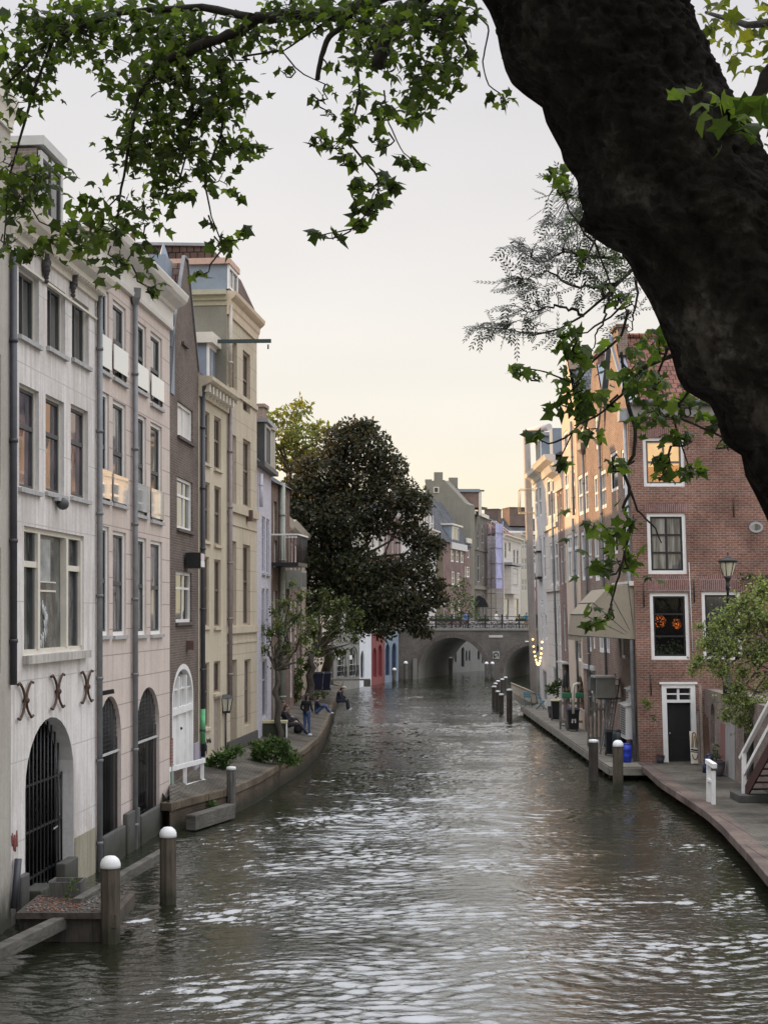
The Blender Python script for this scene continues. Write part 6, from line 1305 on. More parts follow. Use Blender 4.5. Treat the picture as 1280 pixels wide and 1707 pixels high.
# ------------------------------------------------------------------ right deck clutter
CH = plain('teal_chair', (0.10, 0.22, 0.27), .5); SEATC = None
def chair(label, p, rz):
    t = thing('folding_chair', label, 'chair', p, 'teal chairs on the deck'); R_ = Matrix.Rotation(rz, 3, 'Z'); q = lambda x, y, z: p + R_ @ Vector((x, y, z))
    for s in (-.2, .2):
        mb = MB(); mb.tube([q(s, -.22, 0), q(s, .2, .9)], .02, CH, 6); mb.build('leg', t); mb = MB(); mb.tube([q(s * .9, .25, 0), q(s * .9, -.2, .46)], .02, CH, 6); mb.build('leg', t)
    mb = MB()
    for k in range(5): mb.obox(q(-.2, -.2 + .085 * k, .45), R_ @ Vector((.4, 0, 0)), R_ @ Vector((0, .065, 0)), (0, 0, .02), CH)
    mb.build('seat', t); mb = MB()
    for z in (.62, .74, .86): mb.bar(q(-.21, .07 + (z - .62) * .47, z), q(.21, .07 + (z - .62) * .47, z), .02, .09, CH)
    mb.build('backrest', t)
chair('teal folding chair facing the canal, left one of two', Vector((8.25, 85.4, RZ)), math.radians(160)); chair('teal folding chair turned sideways against the white house', Vector((8.85, 84.0, RZ)), math.radians(70))
bt = thing('small_boat', 'pale grey boat bow raised at the far end of the deck', 'boat', Vector((8.2, 88.5, 0.3)))
mb = MB(); HULL = plain('hull_grey', (0.40, 0.36, 0.30), .6, .2, 3); ns = 9; rings = []
for i in range(ns):
    t = i / (ns - 1); w = .95 * (1 - t ** 2.2); z0 = .05 + .9 * t ** 2.5; zt = 1.0 + .55 * t; c = Vector((8.9 - 1.35 * t, 88.0 + 0.4 * t, 0)); rings.append([c + Vector((0, -w, zt + .2)), c + Vector((0, -w * .8, (z0 + zt) / 2 + .1)), c + Vector((0, 0, z0 + .2)), c + Vector((0, w * .8, (z0 + zt) / 2 + .1)), c + Vector((0, w, zt + .2))])
for a, b in zip(rings[:-1], rings[1:]):
    for j in range(4): mb.poly([a[j], a[j + 1], b[j + 1], b[j]], HULL, True)
for a, b in zip(rings[:-1], rings[1:]): mb.poly([a[0], a[4], b[4], b[0]], plain('boat_cover', (0.16, 0.15, 0.12), .8))
mb.build('hull', bt)
mb = MB()
for j in (0, 4): mb.tube([r[j] for r in rings], .05, plain('gunwale', (0.25, 0.2, 0.15), .6), 6)
mb.build('gunwale', bt)
# closed parasol
ps = thing('parasol', 'closed black parasol standing on the deck', 'parasol', Vector((8.72, 71.5, RZ))); p = ORG[ps.name]
mb = MB(); mb.tube([p, p + Vector((0, 0, 2.65))], .025, ZINC, 8); mb.build('pole', ps); mb = MB(); mb.lathe((p.x, p.y, p.z), [(.06, 1.55), (.17, 1.65), (.16, 1.95), (.10, 2.4), (.02, 2.68)], BINB, 9); mb.build('canopy', ps); mb = MB(); mb.lathe((p.x, p.y, p.z), [(.25, 0), (.25, .06), (.04, .1)], DARKG, 12); mb.build('base', ps)
# pallet fence with green boxes on it
PAL = wood('pallet_wood', (0.21, 0.195, 0.17), (0.11, 0.10, 0.09)); GRN = plain('green_box', (0.035, 0.16, 0.085), .5)
def pallet(label, x0, x1, y0, Y, ztop):
    a, b = P(x0, 1100, Y), P(x1, 1100, Y); t = thing('pallet_fence', label, 'fence', Vector(((a.x + b.x) / 2, Y, RZ)), 'pallet fences on the deck'); n = 5
    for k in range(n): x = a.x + (b.x - a.x) * k / (n - 1); mb = MB(); mb.box((x - .05, Y, RZ), (x + .05, Y + .03, ztop - random.uniform(0, .15)), PAL); mb.build('upright', t)
    for z in (RZ + .3, RZ + (ztop - RZ) * .8): mb = MB(); mb.box((a.x - .05, Y - .035, z), (b.x + .05, Y - .002, z + .11), PAL); mb.build('cross_board', t)
    return t
pallet('grey pallet fence behind the bin with the white mark', 934, 973, 1160, 69.6, 1.95); pallet('grey pallet fence between the long blue pipe and the ladder', 981, 1008, 1180, 60.5, 2.35)
for lab, x0, x1 in (('green plastic trough on the pallet fence, left one of two', 936, 952), ('green plastic trough on the pallet fence, right one of two', 959, 975)):
    a, b = P(x0, 1167, 69.6), P(x1, 1158, 69.6); t = thing('flower_trough', lab, 'trough', Vector(((a.x + b.x) / 2, 69.6, 1.95)), 'green troughs on the pallet fence')
    mb = MB(); mb.obox((a.x, 69.35, 1.96), (b.x - a.x, 0, 0), (0, .35, 0), (0, 0, .26), GRN); mb.build('trough', t, bevel=.03)
    mb = MB()
    for k in range(14): x = random.uniform(a.x + .05, b.x - .05); mb.tube([(x, 69.5, 2.2), (x + random.uniform(-.05, .05), 69.5 + random.uniform(-.1, .1), 2.35 + random.random() * .2)], [.03, .01], plain('dry_plant', (0.16, 0.12, 0.08), .9), 4)
    mb.build('plants', t)
gp = thing('gooseneck_pipe', 'pale bent vent pipe rising by the rust coloured arched door', 'pipe', Vector((8.8, 67.8, RZ))); mb = MB(); Y = 67.8
mb.tube([P(955.5, 1190, Y), P(955.5, 1150, Y), P(957, 1142, Y), P(961, 1140, Y), P(967, 1140, Y)], .06, CREAMW, 8); mb.build('pipe', gp)
# grey wall box, ladder, ventilation cabinets, barrels
tk = thing('wall_box', 'grey box with pale rim hung on the brick wall beside the ladder', 'box', rr.pt(US[6] - .5, 2.8, .3)); c0 = P(1008, 1145, 57.5)
TKM = plain('tank_grey', (0.21, 0.205, 0.18), .7, .15, 2)
mb = MB(); mb.box((c0.x - .36, 57.2, c0.z - .42), (c0.x + .36, 58.2, c0.z + .36), TKM); mb.box((c0.x - .56, 57.5, c0.z - .15), (c0.x - .361, 58.1, c0.z + .34), plain('tank_dark', (0.11, 0.115, 0.11), .7)); mb.build('casing', tk); mb = MB(); mb.box((c0.x - .44, 57.1, c0.z + .361), (c0.x + .42, 58.3, c0.z + .42), PIPE if False else GREYP); mb.build('rim', tk)
for dy in (57.4, 58.0): mb = MB(); mb.bar((c0.x - .3, dy, c0.z - .46), (9.15, dy, c0.z - .46), .05, .06, DARKG); mb.build('bracket', tk)
ld = thing('extension_ladder', 'aluminium extension ladder leaning against the corner house', 'ladder', G(1005, 1257, RZ)); AL = plain('aluminium', (0.42, 0.42, 0.42), .4, .1, 4, .6)
for name_, off in (('lower_section', 0.0), ('upper_section', .08)):
    B0, B1 = G(1000, 1257, RZ), G(1011, 1258, RZ) + Vector((0, .3, 0)); T0, T1 = P(1021, 1123, 57.9), P(1030, 1124, 58.2); sh = Vector((.1, 0, 0)) * (1 if off else 0); up = (T0 - B0) * (.12 if off else 0); dn = (T0 - B0) * (0 if off else -.14)
    B0, B1, T0, T1 = B0 + sh + up, B1 + sh + up, T0 + sh + dn, T1 + sh + dn; mb = MB(); mb.bar(B0, T0, .03, .08, AL); mb.bar(B1, T1, .03, .08, AL)
    for k in range(1, 12): mb.tube([B0.lerp(T0, k / 12), B1.lerp(T1, k / 12)], .018, AL, 6)
    mb.build(name_, ld)
VC = plain('cabinet_white', (0.50, 0.49, 0.47), .5, .08, 2)
def cabinet(label, x0, x1, xc, y0, y1, Yn, dep, slope):
    """x0..xc louvred canal side, xc..x1 plain near side"""
    b = P(xc, y1, Yn); tz = EYE + (CY - y0) / F * Yn; xr = (x1 - CX) / F * Yn; t = thing('vent_cabinet', label, 'cabinet', Vector((b.x, Yn, b.z)), 'white vent cabinets on the corner house')
    mb = MB(); mb.obox((b.x, Yn, b.z), (xr - b.x, 0, 0), (0, dep, 0), (0, 0, tz - b.z), VC); c = mb.build('casing', t)
    mb = MB(); mb.poly([(b.x - .1, Yn - .06, tz + .0), (xr, Yn - .06, tz + slope), (xr, Yn + dep + .05, tz + slope), (b.x - .1, Yn + dep + .05, tz)], GREYP); mb.poly([(b.x - .1, Yn - .06, tz), (xr, Yn - .06, tz + slope), (xr, Yn - .06, tz - .0), (b.x - .1, Yn - .06, tz - .05)], GREYP); mb.build('hood', t)
    mb = MB(); z = b.z + .15
    while z < tz - .15: mb.obox((b.x - .012, Yn + .12, z), (.011, 0, 0), (0, dep - .24, 0), (0, 0, .05), DARKG); z += .085
    mb.build('louvre', t)
cabinet('large white vent cabinet with louvred side low on the corner house', 1033, 1059.5, 1043, 1176, 1233, 54.7, 1.3, .12); cabinet('small white vent cabinet with flared hood above the large one', 1040, 1058.5, 1048, 1149, 1172, 54.85, .6, .12)
def barrel(label, p, r, h, m, lid):
    t = thing('plastic_barrel', label, 'barrel', p, 'barrels on the deck'); mb = MB(); mb.lathe(p, [(r * .9, 0), (r * .98, .05), (r, h * .3), (r * 1.03, h * .32), (r * 1.03, h * .36), (r, h * .38), (r, h * .66), (r * 1.03, h * .68), (r * 1.03, h * .72), (r, h * .74), (r * .95, h * .95), (r * .8, h * .97)], m, 18); mb.build('body', t); mb = MB(); mb.lathe((p.x, p.y, p.z + h * .97), [(r * .82, 0), (r * .82, .04), (r * .3, .06)], lid, 18); mb.build('lid', t)
barrel('bright blue plastic barrel behind the tan mooring post', G(1044, 1271, RZ), .19, .66, plain('barrel_blue', (0.015, 0.035, 0.32), .35), plain('barrel_blue', (0, 0, 0))); barrel('tall dark green plastic barrel behind the blue one', G(1034, 1264, RZ) + Vector((0, .25, 0)), .27, 1.02, plain('barrel_dark', (0.018, 0.03, 0.03), .4), BLACKP)
# white handrails of the quay steps
hr = thing('quay_handrail', 'white double post handrail with black bands on the right quay edge', 'handrail', G(1180, 1366, 0)); A_, B_ = G(1181, 1352, .25), G(1189, 1362, .15)
for p, yt in ((A_, 1274), (B_, 1286)):
    zt = EYE + (CY - yt) / F * p.y; mb = MB(); mb.box((p.x - .055, p.y - .055, -.1), (p.x + .055, p.y + .055, zt), WHITE); po = mb.build('post', hr)
    mb = MB()
    for z in (.30, .02): mb.box((p.x - .06, p.y - .06, z), (p.x + .06, p.y + .06, z + .07), BLACKP)
    mb.build('band', po)
za_, zb__ = EYE + (CY - 1272) / F * A_.y, EYE + (CY - 1284) / F * B_.y; mb = MB(); d_ = (B_ - A_).normalized() * .15; mb.bar(Vector((A_.x, A_.y, za_)) - d_, Vector((B_.x, B_.y, za_)) + d_, .14, .15, WHITE); mb.bar(Vector((A_.x, A_.y, za_ - .5)), Vector((B_.x, B_.y, za_ - .5)), .08, .1, WHITE); mb.build('top_rail', hr, bevel=.02)
# steep stairs with white railing
st = thing('wooden_stairs', 'steep dark red wooden stairs with white railing at right edge', 'stairs', Vector((10.5, 43.3, RZ))); S0 = Vector((10.48, 43.2, RZ)); DR = plain('stair_red', (0.055, 0.022, 0.02), .6)
mb = MB(); mb.box((10.2, 42.7, RZ - .01), (11.2, 43.9, RZ + .22), PLINTH); mb.build('stone_foot', st, bevel=.02)
run, rise_, n = 3.0, 2.45, 11; dirv = Vector((.14, -1, 0)).normalized(); wv = Vector((1, .14, 0)).normalized()
for s in (0, .85): mb = MB(); a = S0 + wv * s + Vector((0, 0, .2)); mb.bar(a, a + dirv * run + Vector((0, 0, rise_)), .05, .32, DR); mb.build('stringer', st)
for k in range(n): a = S0 + dirv * (run * (k + .5) / n) + Vector((0, 0, .25 + rise_ * (k + .5) / n)); mb = MB(); mb.obox(a, wv * .85, dirv * .26, (0, 0, .04), DR); mb.obox(a - dirv * .012 + Vector((0, 0, .0)), wv * .85, dirv * .01, (0, 0, .045), GREYP); mb.build('tread', st)
a = S0 - wv * .03; mb = MB(); mb.box((a.x - .06, a.y - .06, RZ + .2), (a.x + .06, a.y + .06, RZ + 1.42), WHITE); mb.build('newel', st, bevel=.01)
for dz, w, h_ in ((1.42, .12, .10), (.78, .07, .12)): mb = MB(); mb.bar(a + Vector((0, 0, dz)) - dirv * (.25 if dz > 1 else 0) - Vector((0, 0, .2 if dz > 1 else 0)), a + dirv * run + Vector((0, 0, dz + rise_)), w, h_, WHITE); mb.build('handrail', st)
# board with brown motif, leaning planks, bundle, pots
bd = thing('painted_board', 'cream board with brown loop and dark stripe leaning by the black door', 'board', Vector((11.05, 53.6, RZ))); p = Vector((P(1152, 1268, 53.5).x, 53.5, RZ + .03)); W_ = .3
mb = MB(); mb.obox(p, (W_, .0, .0), (0.0, .04, 0), (-.01, .25, 1.15), CREAMW); b_ = mb.build('panel', bd, bevel=.008); f_ = lambda u, v: p + Vector((W_ * u, -.006, 0)) + Vector((-.01, .25, 1.15)) * v
mb = MB(); BRN = plain('motif_brown', (0.25, 0.15, 0.05), .5); mb.tube([f_(.15 + 0 * t, .9 - .1 * t) if False else f_(.5 + .33 * math.cos(t), .30 + .17 * math.sin(t)) for t in np.linspace(math.pi, 2 * math.pi, 9)], .02, BRN, 5); mb.tube([f_(.18, .5), f_(.3, .92), f_(.5, .97), f_(.7, .92), f_(.82, .5)], .022, BRN, 5); mb.tube([f_(.36, .5), f_(.45, .85), f_(.55, .85), f_(.64, .5)], .014, BRN, 5); mb.build('motif', b_)
mb = MB(); mb.bar(f_(.02, .44), f_(.98, .40), .012, .05, BLACKP); mb.bar(f_(.02, .38), f_(.98, .34), .012, .03, BLACKP); mb.build('stripe', b_)
pk = [wood('plank_brown', (0.14, 0.085, 0.06), (0.07, 0.045, 0.035)), wood('plank_grey', (0.17, 0.15, 0.13), (0.09, 0.08, 0.07)), wood('plank_pale', (0.26, 0.21, 0.17), (0.15, 0.12, 0.1))]
for k, (x, zt, lab) in enumerate(((1164, 1.9, 'grey weathered plank just right of the cream board'), (1169, 2.9, 'tallest plank, pale grey, leaning by the black door'), (1173.5, 1.75, 'brown plank right of the tallest pale one'), (1178, 1.8, 'red brown plank in the middle of the leaning row'), (1182.5, 1.7, 'brown plank second from right in the leaning row'), (1187, 1.75, 'pale brown plank at right end of the leaning row'))):
    q = P(x, 1255, 52.9); mb = MB(); mb.obox((q.x, 52.9, RZ + .001), (.09, 0, 0), (0, .03, 0), (random.uniform(-.03, .03), .55, zt), pk[(1, 2, 0, 0, 0, 2)[k]]); o = mb.build('leaning_plank', None, (q.x, 52.9, RZ)); tag(o, lab, 'plank', 'planks leaning beside the black door')
bu = MB(); q = Vector((P(1178, 1270, 50.8).x, 50.8, RZ))
for k in range(5): bu.ball(q + Vector((random.uniform(-.15, .15), random.uniform(-.1, .1), .22 + .09 * k)), .17 - .012 * k, plain('tarp_blue', (0.012, 0.025, 0.075), .4, .3, 9), 10, .8)
bu.tube([q + Vector((-.05, 0, 0)), q + Vector((-.05, 0, .3))], .1, plain('tarp_blue', (0, 0, 0)), 8); tag(bu.build('tarp_bundle', None, q), 'dark blue tarpaulin bundle between planks and grey pot', 'bundle')
def pot(label, q, r, h, m, cat='pot'):
    t = thing('plant_pot', label, cat, q, 'plant pots on the right wharf'); mb = MB(); mb.lathe(q, [(r * .7, 0), (r * .95, h * .6), (r, h * .95), (r * 1.06, h * .96), (r * 1.06, h), (r * .85, h), (r * .8, h * .85)], m, 16); mb.build('pot', t); return t
POT1 = pot('large grey round pot with a small shrub on the right wharf', Vector((P(1195, 1290, 49.8).x, 49.8, RZ)), .27, .5, plain('pot_grey', (0.17, 0.165, 0.18), .6)); POT2 = pot('small dark pot with a thin climbing stem left of the black door', Vector((P(1100.5, 1271, 54.0).x, 54.0, RZ)), .16, .28, plain('pot_dark', (0.10, 0.095, 0.11), .6))
mb = MB(); q = ORG[POT2.name]; mb.tube([q + Vector((0, 0, .2)), q + Vector((-.04, .12, 1.0)), q + Vector((-.2, .2, 1.7))], .012, plain('stem_grey', (0.2, 0.19, 0.16), .9), 5); mb.build('stem', POT2)
POT3 = pot('dark planter under the fern at the far part of the deck', Vector((P(922, 1170, 77).x, 77, RZ)), .3, .6, MATS['pot_dark'])
# street lamp
lp = thing('street_lamp', 'black street lamp with tapered cream glass lantern before the red brick wall', 'street lamp', Vector((P(1213, 1000, 50.4).x, 50.4, 3.1))); b = ORG[lp.name]; S_ = 50.4 / F; zl = lambda y: EYE + (CY - y) * S_
mb = MB(); mb.lathe((b.x, b.y, 0), [(.17, 3.05), (.16, 3.6), (.09, 3.7), (.055, 4.3), (.045, zl(985)), (.075, zl(982)), (.075, zl(974)), (.05, zl(972)), (.09, zl(966)), (.16, zl(961))], BLACKP, 14); mb.build('pole', lp)
mb = MB(); mb.lathe((b.x, b.y, 0), [(.15, zl(960)), (.275, zl(938))], plain('lamp_glass', (0.60, 0.56, 0.42), .25, .06), 6, False); mb.build('glass', lp)
mb = MB()
for k in range(6):
    a = math.pi / 3 * k + .02; mb.tube([Vector((b.x + .155 * math.cos(a), b.y + .155 * math.sin(a), zl(960))), Vector((b.x + .28 * math.cos(a), b.y + .28 * math.sin(a), zl(938)))], .014, BLACKP, 5)
mb.build('frame', lp); mb = MB(); mb.lathe((b.x, b.y, 0), [(.30, zl(938)), (.335, zl(936)), (.30, zl(932.5)), (.16, zl(930.5)), (.06, zl(929.5)), (.02, zl(925)), (.03, zl(922)), (.005, zl(919))], BLACKP, 16)
mb.build('cap', lp)

# ------------------------------------------------------------------ bicycles and boxes on the bridge
def bicycle_proto(mf):
    t = thing('bicycle', 'x', 'bicycle', (0, 0, 0), 'bicycles parked along the bridge railing'); TY = plain('tyre', (0.015, 0.015, 0.015), .8)
    for x in (-.52, .52):
        mb = MB(); mb.tube([(x + .33 * math.cos(a), 0, .34 + .33 * math.sin(a)) for a in np.linspace(0, 2 * math.pi, 21)], .022, TY, 6, False); w = mb.build('wheel', t)
        mb = MB()
        for k in range(8): a = math.pi * k / 8; mb.tube([(x + .32 * math.cos(a), 0, .34 + .32 * math.sin(a)), (x - .32 * math.cos(a), 0, .34 - .32 * math.sin(a))], .004, ZINC, 4)
        mb.build('spokes', w)
    mb = MB()
    for a, b in (((-.52, .34), (-.05, .3)), ((-.05, .3), (-.2, .85)), ((-.52, .34), (-.17, .75)), ((-.05, .3), (.38, .72)), ((-.17, .75), (.36, .82)), ((.35, .92), (.52, .34))): mb.tube([(a[0], 0, a[1]), (b[0], 0, b[1])], .02, mf, 6)
    mb.build('frame', t); mb = MB(); mb.tube([(.36, 0, .9), (.33, 0, 1.05)], .015, ZINC, 6); mb.tube([(.2, -.28, 1.03), (.3, -.2, 1.08), (.34, 0, 1.06), (.3, .2, 1.08), (.2, .28, 1.03)], .014, ZINC, 6); mb.build('handlebar', t)
    mb = MB(); mb.obox((-.34, -.09, .9), (.28, .04, 0), (-.02, .16, 0), (0, 0, .06), BLACKP); mb.build('saddle', t, bevel=.02)
    mb = MB(); mb.obox((-.78, -.07, .72), (.42, 0, 0), (0, .14, 0), (0, 0, .02), mf); mb.tube([(-.05, .06, .3), (.02, .12, .2)], .012, ZINC, 5); mb.build('carrier', t)
    return t
cols = [('black', plain('bike_black', (0.015, 0.015, 0.018), .4)), ('white', plain('bike_white', (0.5, 0.5, 0.5), .4)), ('dark blue', plain('bike_blue', (0.02, 0.04, 0.12), .4)), ('dark red', plain('bike_red', (0.12, 0.02, 0.02), .4))]
protos = [bicycle_proto(m) for _, m in cols]; used = [0] * 4; zb0 = ztop + .01
spots = [(703, 0, 'behind the first rail post beyond the leaves'), (712, 2, 'near the left end of the bridge railing'), (735, 0, 'under the left flower box'), (744, 0, 'between second and third rail posts from the leaves'), (757, 2, 'below the person in blue'), (768, 3, 'with its wheel just right of the person in blue'), (790, 1, 'alone above the crown of the left arch'), (797, 0, 'half behind the white one'), (819, 1, 'beside the person in white'), (827, 0, 'in front of the person in white'), (846, 2, 'above the bridge name stone'), (856, 0, 'right of the name stone'), (886, 0, 'at right end, behind the person in teal')]
for x, ci, where in spots:
    Y = YB + 1.4 + random.uniform(-.3, .5); p = Vector(((x - CX) / F * Y, Y, zb0)); lab = f'{cols[ci][0]} bicycle on the bridge {where}'; rz = random.choice((0, math.pi)) + random.uniform(-.25, .25)
    if not used[ci]: o = protos[ci]; o.location = p; o.rotation_euler = (0, 0, rz); o['label'] = lab; used[ci] = 1
    else: copy_tree(protos[ci], p, lab, rz)
ns_ = thing('notice_board', 'small white notice board on a pole at left of the bridge', 'sign', Vector((P(739.5, 1040, 139).x, 139, ztop))); p = P(739.5, 1006, 139); mb = MB(); mb.tube([(p.x, p.y + .05, ztop), (p.x, p.y + .05, p.z + .3)], .035, ZINC, 6); mb.build('pole', ns_); mb = MB(); mb.box((p.x - .3, p.y - .02, p.z - .28), (p.x + .3, p.y + .02, p.z + .28), WHITE); bo = mb.build('board', ns_); mb = MB(); mb.box((p.x - .25, p.y - .025, p.z + .15), (p.x + .25, p.y - .021, p.z + .22), plain('sign_red', (0.3, 0.05, 0.05), .5)); mb.build('stripe', bo)
# ------------------------------------------------------------------ trees
def frames(n, tip, rng, nbias=None):
    """random orthonormal frames whose first axis is the given leaf direction"""
    t = tip / np.linalg.norm(tip, axis=1, keepdims=True); r = rng.normal(size=(n, 3))
    if nbias is not None: r = r * .7 + nbias
    b = np.cross(t, r); b /= np.linalg.norm(b, axis=1, keepdims=True) + 1e-9; nn = np.cross(b, t); return t, b, nn
def scatter_quads(name, C, size, mat, parent, rng, droop=.3, ratio=.5, nbias=None, mi=None, mats=None):
    n = len(C); tip = rng.normal(size=(n, 3)); tip[:, 2] -= droop; t, b, nn = frames(n, tip, rng, nbias); s = size[:, None]
    V = np.stack([C, C + t * s * .5 + b * s * ratio * .5 + nn * s * .06, C + t * s, C + t * s * .5 - b * s * ratio * .5 + nn * s * .06], 1).reshape(-1, 3)
    return mesh_np(name, V, np.arange(4 * n).reshape(n, 4), mats or [mat], parent, mi=mi)
LEAF = np.array([(0, 0), (.30, -.06), (.29, .17), (.56, .42), (.27, .50), (0, 1.0), (-.27, .50), (-.56, .42), (-.29, .17), (-.30, -.06), (0, .36)])
LEAFZ = np.array([0, -.06, .0, -.14, .0, -.16, .0, -.14, 0, -.06, .05]); LTRI = np.array([(i, (i + 1) % 10, 10) for i in range(10)])
def scatter_plane(name, C, size, mat, parent, rng, droop=.6, mi=None, mats=None):
    n = len(C); tip = rng.normal(size=(n, 3)) * np.array([1, 1, .6]); tip[:, 2] -= droop; t, b, nn = frames(n, tip, rng, np.array([0, -.35, .55])); s = size[:, None, None]
    wob = 1 + rng.normal(size=(n, 11, 1)) * .09; curl = rng.uniform(.3, 2.0, size=(n, 1, 1)); wd = rng.uniform(.75, 1.1, size=(n, 1, 1))
    V = C[:, None] + s * wob * (t[:, None] * LEAF[None, :, 1:2] + wd * b[:, None] * LEAF[None, :, 0:1]) + s * curl * nn[:, None] * LEAFZ[None, :, None]
    Fc = (LTRI[None] + 11 * np.arange(n)[:, None, None]).reshape(-1, 3)
    return mesh_np(name, V.reshape(-1, 3), Fc, mats or [mat], parent, mi=None if mi is None else np.repeat(mi, 10))
def lump_points(lumps, Y0, dens, rng, zsq=.85, ysq=1.0, shell=.45, fuzz=False):
    out_ = []
    for l in lumps:
        x, y, r = l[:3]; dy = l[3] if len(l) > 3 else rng.uniform(-.6, .6) * r / F * Y0; c = np.array(P(x, y, Y0 + dy)); R = r / F * Y0; n = max(4, int(dens * (r / 30.0) ** 2))
        d = rng.normal(size=(n, 3)); d /= np.linalg.norm(d, axis=1, keepdims=True); rad = R * (np.minimum(np.abs(rng.normal(size=(n, 1))) * .72, 1.75) if fuzz else (shell + (1.08 - shell) * rng.random((n, 1)) ** .8)); out_.append(c + d * rad * np.array([1, ysq, zsq]))
    return np.concatenate(out_)
def limb(mb, a, b, ra, rb, m, rng, k=6, wob=.06, seg=7):
    a, b = Vector(a), Vector(b); L_ = (b - a).length; pts = [a.lerp(b, i / k) + Vector(rng.normal(size=3) * L_ * wob * math.sin(math.pi * i / k)) for i in range(k + 1)]
    mb.tube(pts, [ra + (rb - ra) * i / k for i in range(k + 1)], m, seg); return pts
BARKG = wood('bark_grey', (0.085, 0.075, 0.06), (0.04, 0.035, 0.03), (4, 4, 1.2), .9)
def tree(label, base, fork, lumps, Y0, mats, dens, size, rbase, name='tree', seed=1, mi_fn=None, limbs=True, cat='tree', group=None, ratio=.5, droop=.3, shell=.45, fuzz=False):
    rng = np.random.default_rng(seed); base = Vector(base); t = thing(name, label, cat, base, group)
    if fork is not None:
        mb = MB(); fork = Vector(fork); limb(mb, base - Vector((0, 0, .2)), fork, rbase, rbase * .7, BARKG, rng, 6, .03, 10); mb.build('trunk', t)
        if limbs:
            mb = MB()
            for l in lumps:
                c = P(l[0], l[1], Y0 + rng.uniform(-.3, .3)); limb(mb, fork, c, rbase * .42, rbase * .05, BARKG, rng, 6, .07, 6)
            mb.build('branches', t)
    C = lump_points(lumps, Y0, dens, rng, shell=shell, fuzz=fuzz); n = len(C); sz = rng.uniform(size * .6, size * 1.3, n); mi = mi_fn(C, rng) if mi_fn else rng.integers(0, len(mats), n)
    scatter_quads('crown', C, sz, None, t, rng, droop, ratio, None, mi, mats); return t
COP1 = leafmat('copper_leaf', (0.022, 0.025, 0.016), (0.038, 0.042, 0.025), (0.095, 0.08, 0.045), .36, (1.3, 1.2, .6)); COP2 = leafmat('copper_leaf_green', (0.024, 0.034, 0.018), (0.042, 0.058, 0.028), (0.085, 0.105, 0.05), .36)
def cop_mi(C, rng): return ((C[:, 2] < 9.5 + rng.normal(size=len(C)) * 2.5) & (C[:, 0] < -1.0 + rng.normal(size=len(C)) * 2)).astype(int)
cb = WG(537, 1151)
tree('big dark copper leaved tree overhanging the left bank before the bridge', cb, P(566, 985, 91), [(590, 722, 30), (566, 738, 36), (618, 744, 34), (646, 778, 34), (540, 788, 44), (596, 800, 52), (655, 822, 42), (694, 838, 30), (512, 812, 34), (520, 856, 44), (575, 862, 52), (630, 872, 30), (686, 884, 30), (714, 912, 28), (498, 884, 28), (502, 936, 36), (548, 925, 50), (598, 950, 48), (650, 955, 34), (692, 948, 34), (724, 905, 16), (556, 985, 42), (612, 1002, 44), (664, 1000, 40), (702, 1000, 30), (690, 1034, 26), (640, 1040, 30), (726, 975, 18), (706, 1052, 14), (560, 760, 20), (612, 712, 18), (600, 1040, 24), (735, 1000, 14), (488, 812, 22), (490, 862, 26), (486, 915, 24), (508, 776, 22), (492, 968, 26), (478, 945, 14), (520, 1010, 26)], 90, [COP1, COP2], 800, .30, .34, 'copper_tree', 11, cop_mi, shell=.4)
GR1 = leafmat('olive_leaf', (0.055, 0.07, 0.028), (0.085, 0.105, 0.042), (0.14, 0.16, 0.07), .35); GR2 = leafmat('olive_leaf_light', (0.11, 0.14, 0.05), (0.155, 0.185, 0.07), (0.22, 0.25, 0.10), .4); GR4 = leafmat('pale_leaf', (0.18, 0.22, 0.09), (0.24, 0.28, 0.12), (0.32, 0.36, 0.17), .45); GR3 = leafmat('deep_green_leaf', (0.03, 0.05, 0.018), (0.05, 0.08, 0.026), (0.08, 0.12, 0.04), .35)
b1 = WG(466, 1232)
tree('small leafy tree on the left wharf rising beside the dark planter', b1, P(462, 1118, b1.y), [(464, 1046, 20), (492, 1030, 24), (440, 1082, 11), (478, 1082, 20), (450, 1056, 15), (508, 1066, 18), (474, 1006, 15), (500, 994, 14), (500, 1102, 11), (436, 1046, 8), (462, 1108, 10), (520, 1036, 16), (486, 972, 8), (458, 1020, 10), (528, 1088, 9)], b1.y, [GR1, GR2, GR3], 560, .15, .13, 'wharf_tree', 21, fuzz=True)
b2 = WG(515, 1163)
tree('taller wharf tree with grey trunk behind the standing person', b2, P(519, 1090, b2.y), [(556, 1050, 26), (580, 1040, 20), (528, 1088, 20), (524, 1055, 24), (566, 1088, 16), (545, 1018, 22), (570, 1006, 18), (592, 1066, 12), (540, 990, 14), (512, 1110, 10), (598, 1022, 10)], b2.y + 1, [GR1, GR3, GR1], 600, .24, .24, 'wharf_tree', 22, fuzz=True)
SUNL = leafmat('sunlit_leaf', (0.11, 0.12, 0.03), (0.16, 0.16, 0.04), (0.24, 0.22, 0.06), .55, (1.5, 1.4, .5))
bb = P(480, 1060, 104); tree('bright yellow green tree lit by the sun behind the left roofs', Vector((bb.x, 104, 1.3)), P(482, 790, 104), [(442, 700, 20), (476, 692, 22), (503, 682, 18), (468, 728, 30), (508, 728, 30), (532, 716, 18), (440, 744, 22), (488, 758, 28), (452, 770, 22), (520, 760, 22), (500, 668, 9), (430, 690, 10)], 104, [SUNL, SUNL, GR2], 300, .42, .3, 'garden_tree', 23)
bb = P(768, 1050, 152); tree('small green street tree beyond the left half of the bridge', Vector((bb.x, 152, 4.45)), P(768, 1022, 152), [(764, 985, 15), (780, 1004, 17), (754, 1008, 15), (790, 1024, 11), (742, 1028, 12), (770, 1028, 13), (774, 970, 9)], 152, [GR3], 620, .3, .13, 'street_tree', 24)
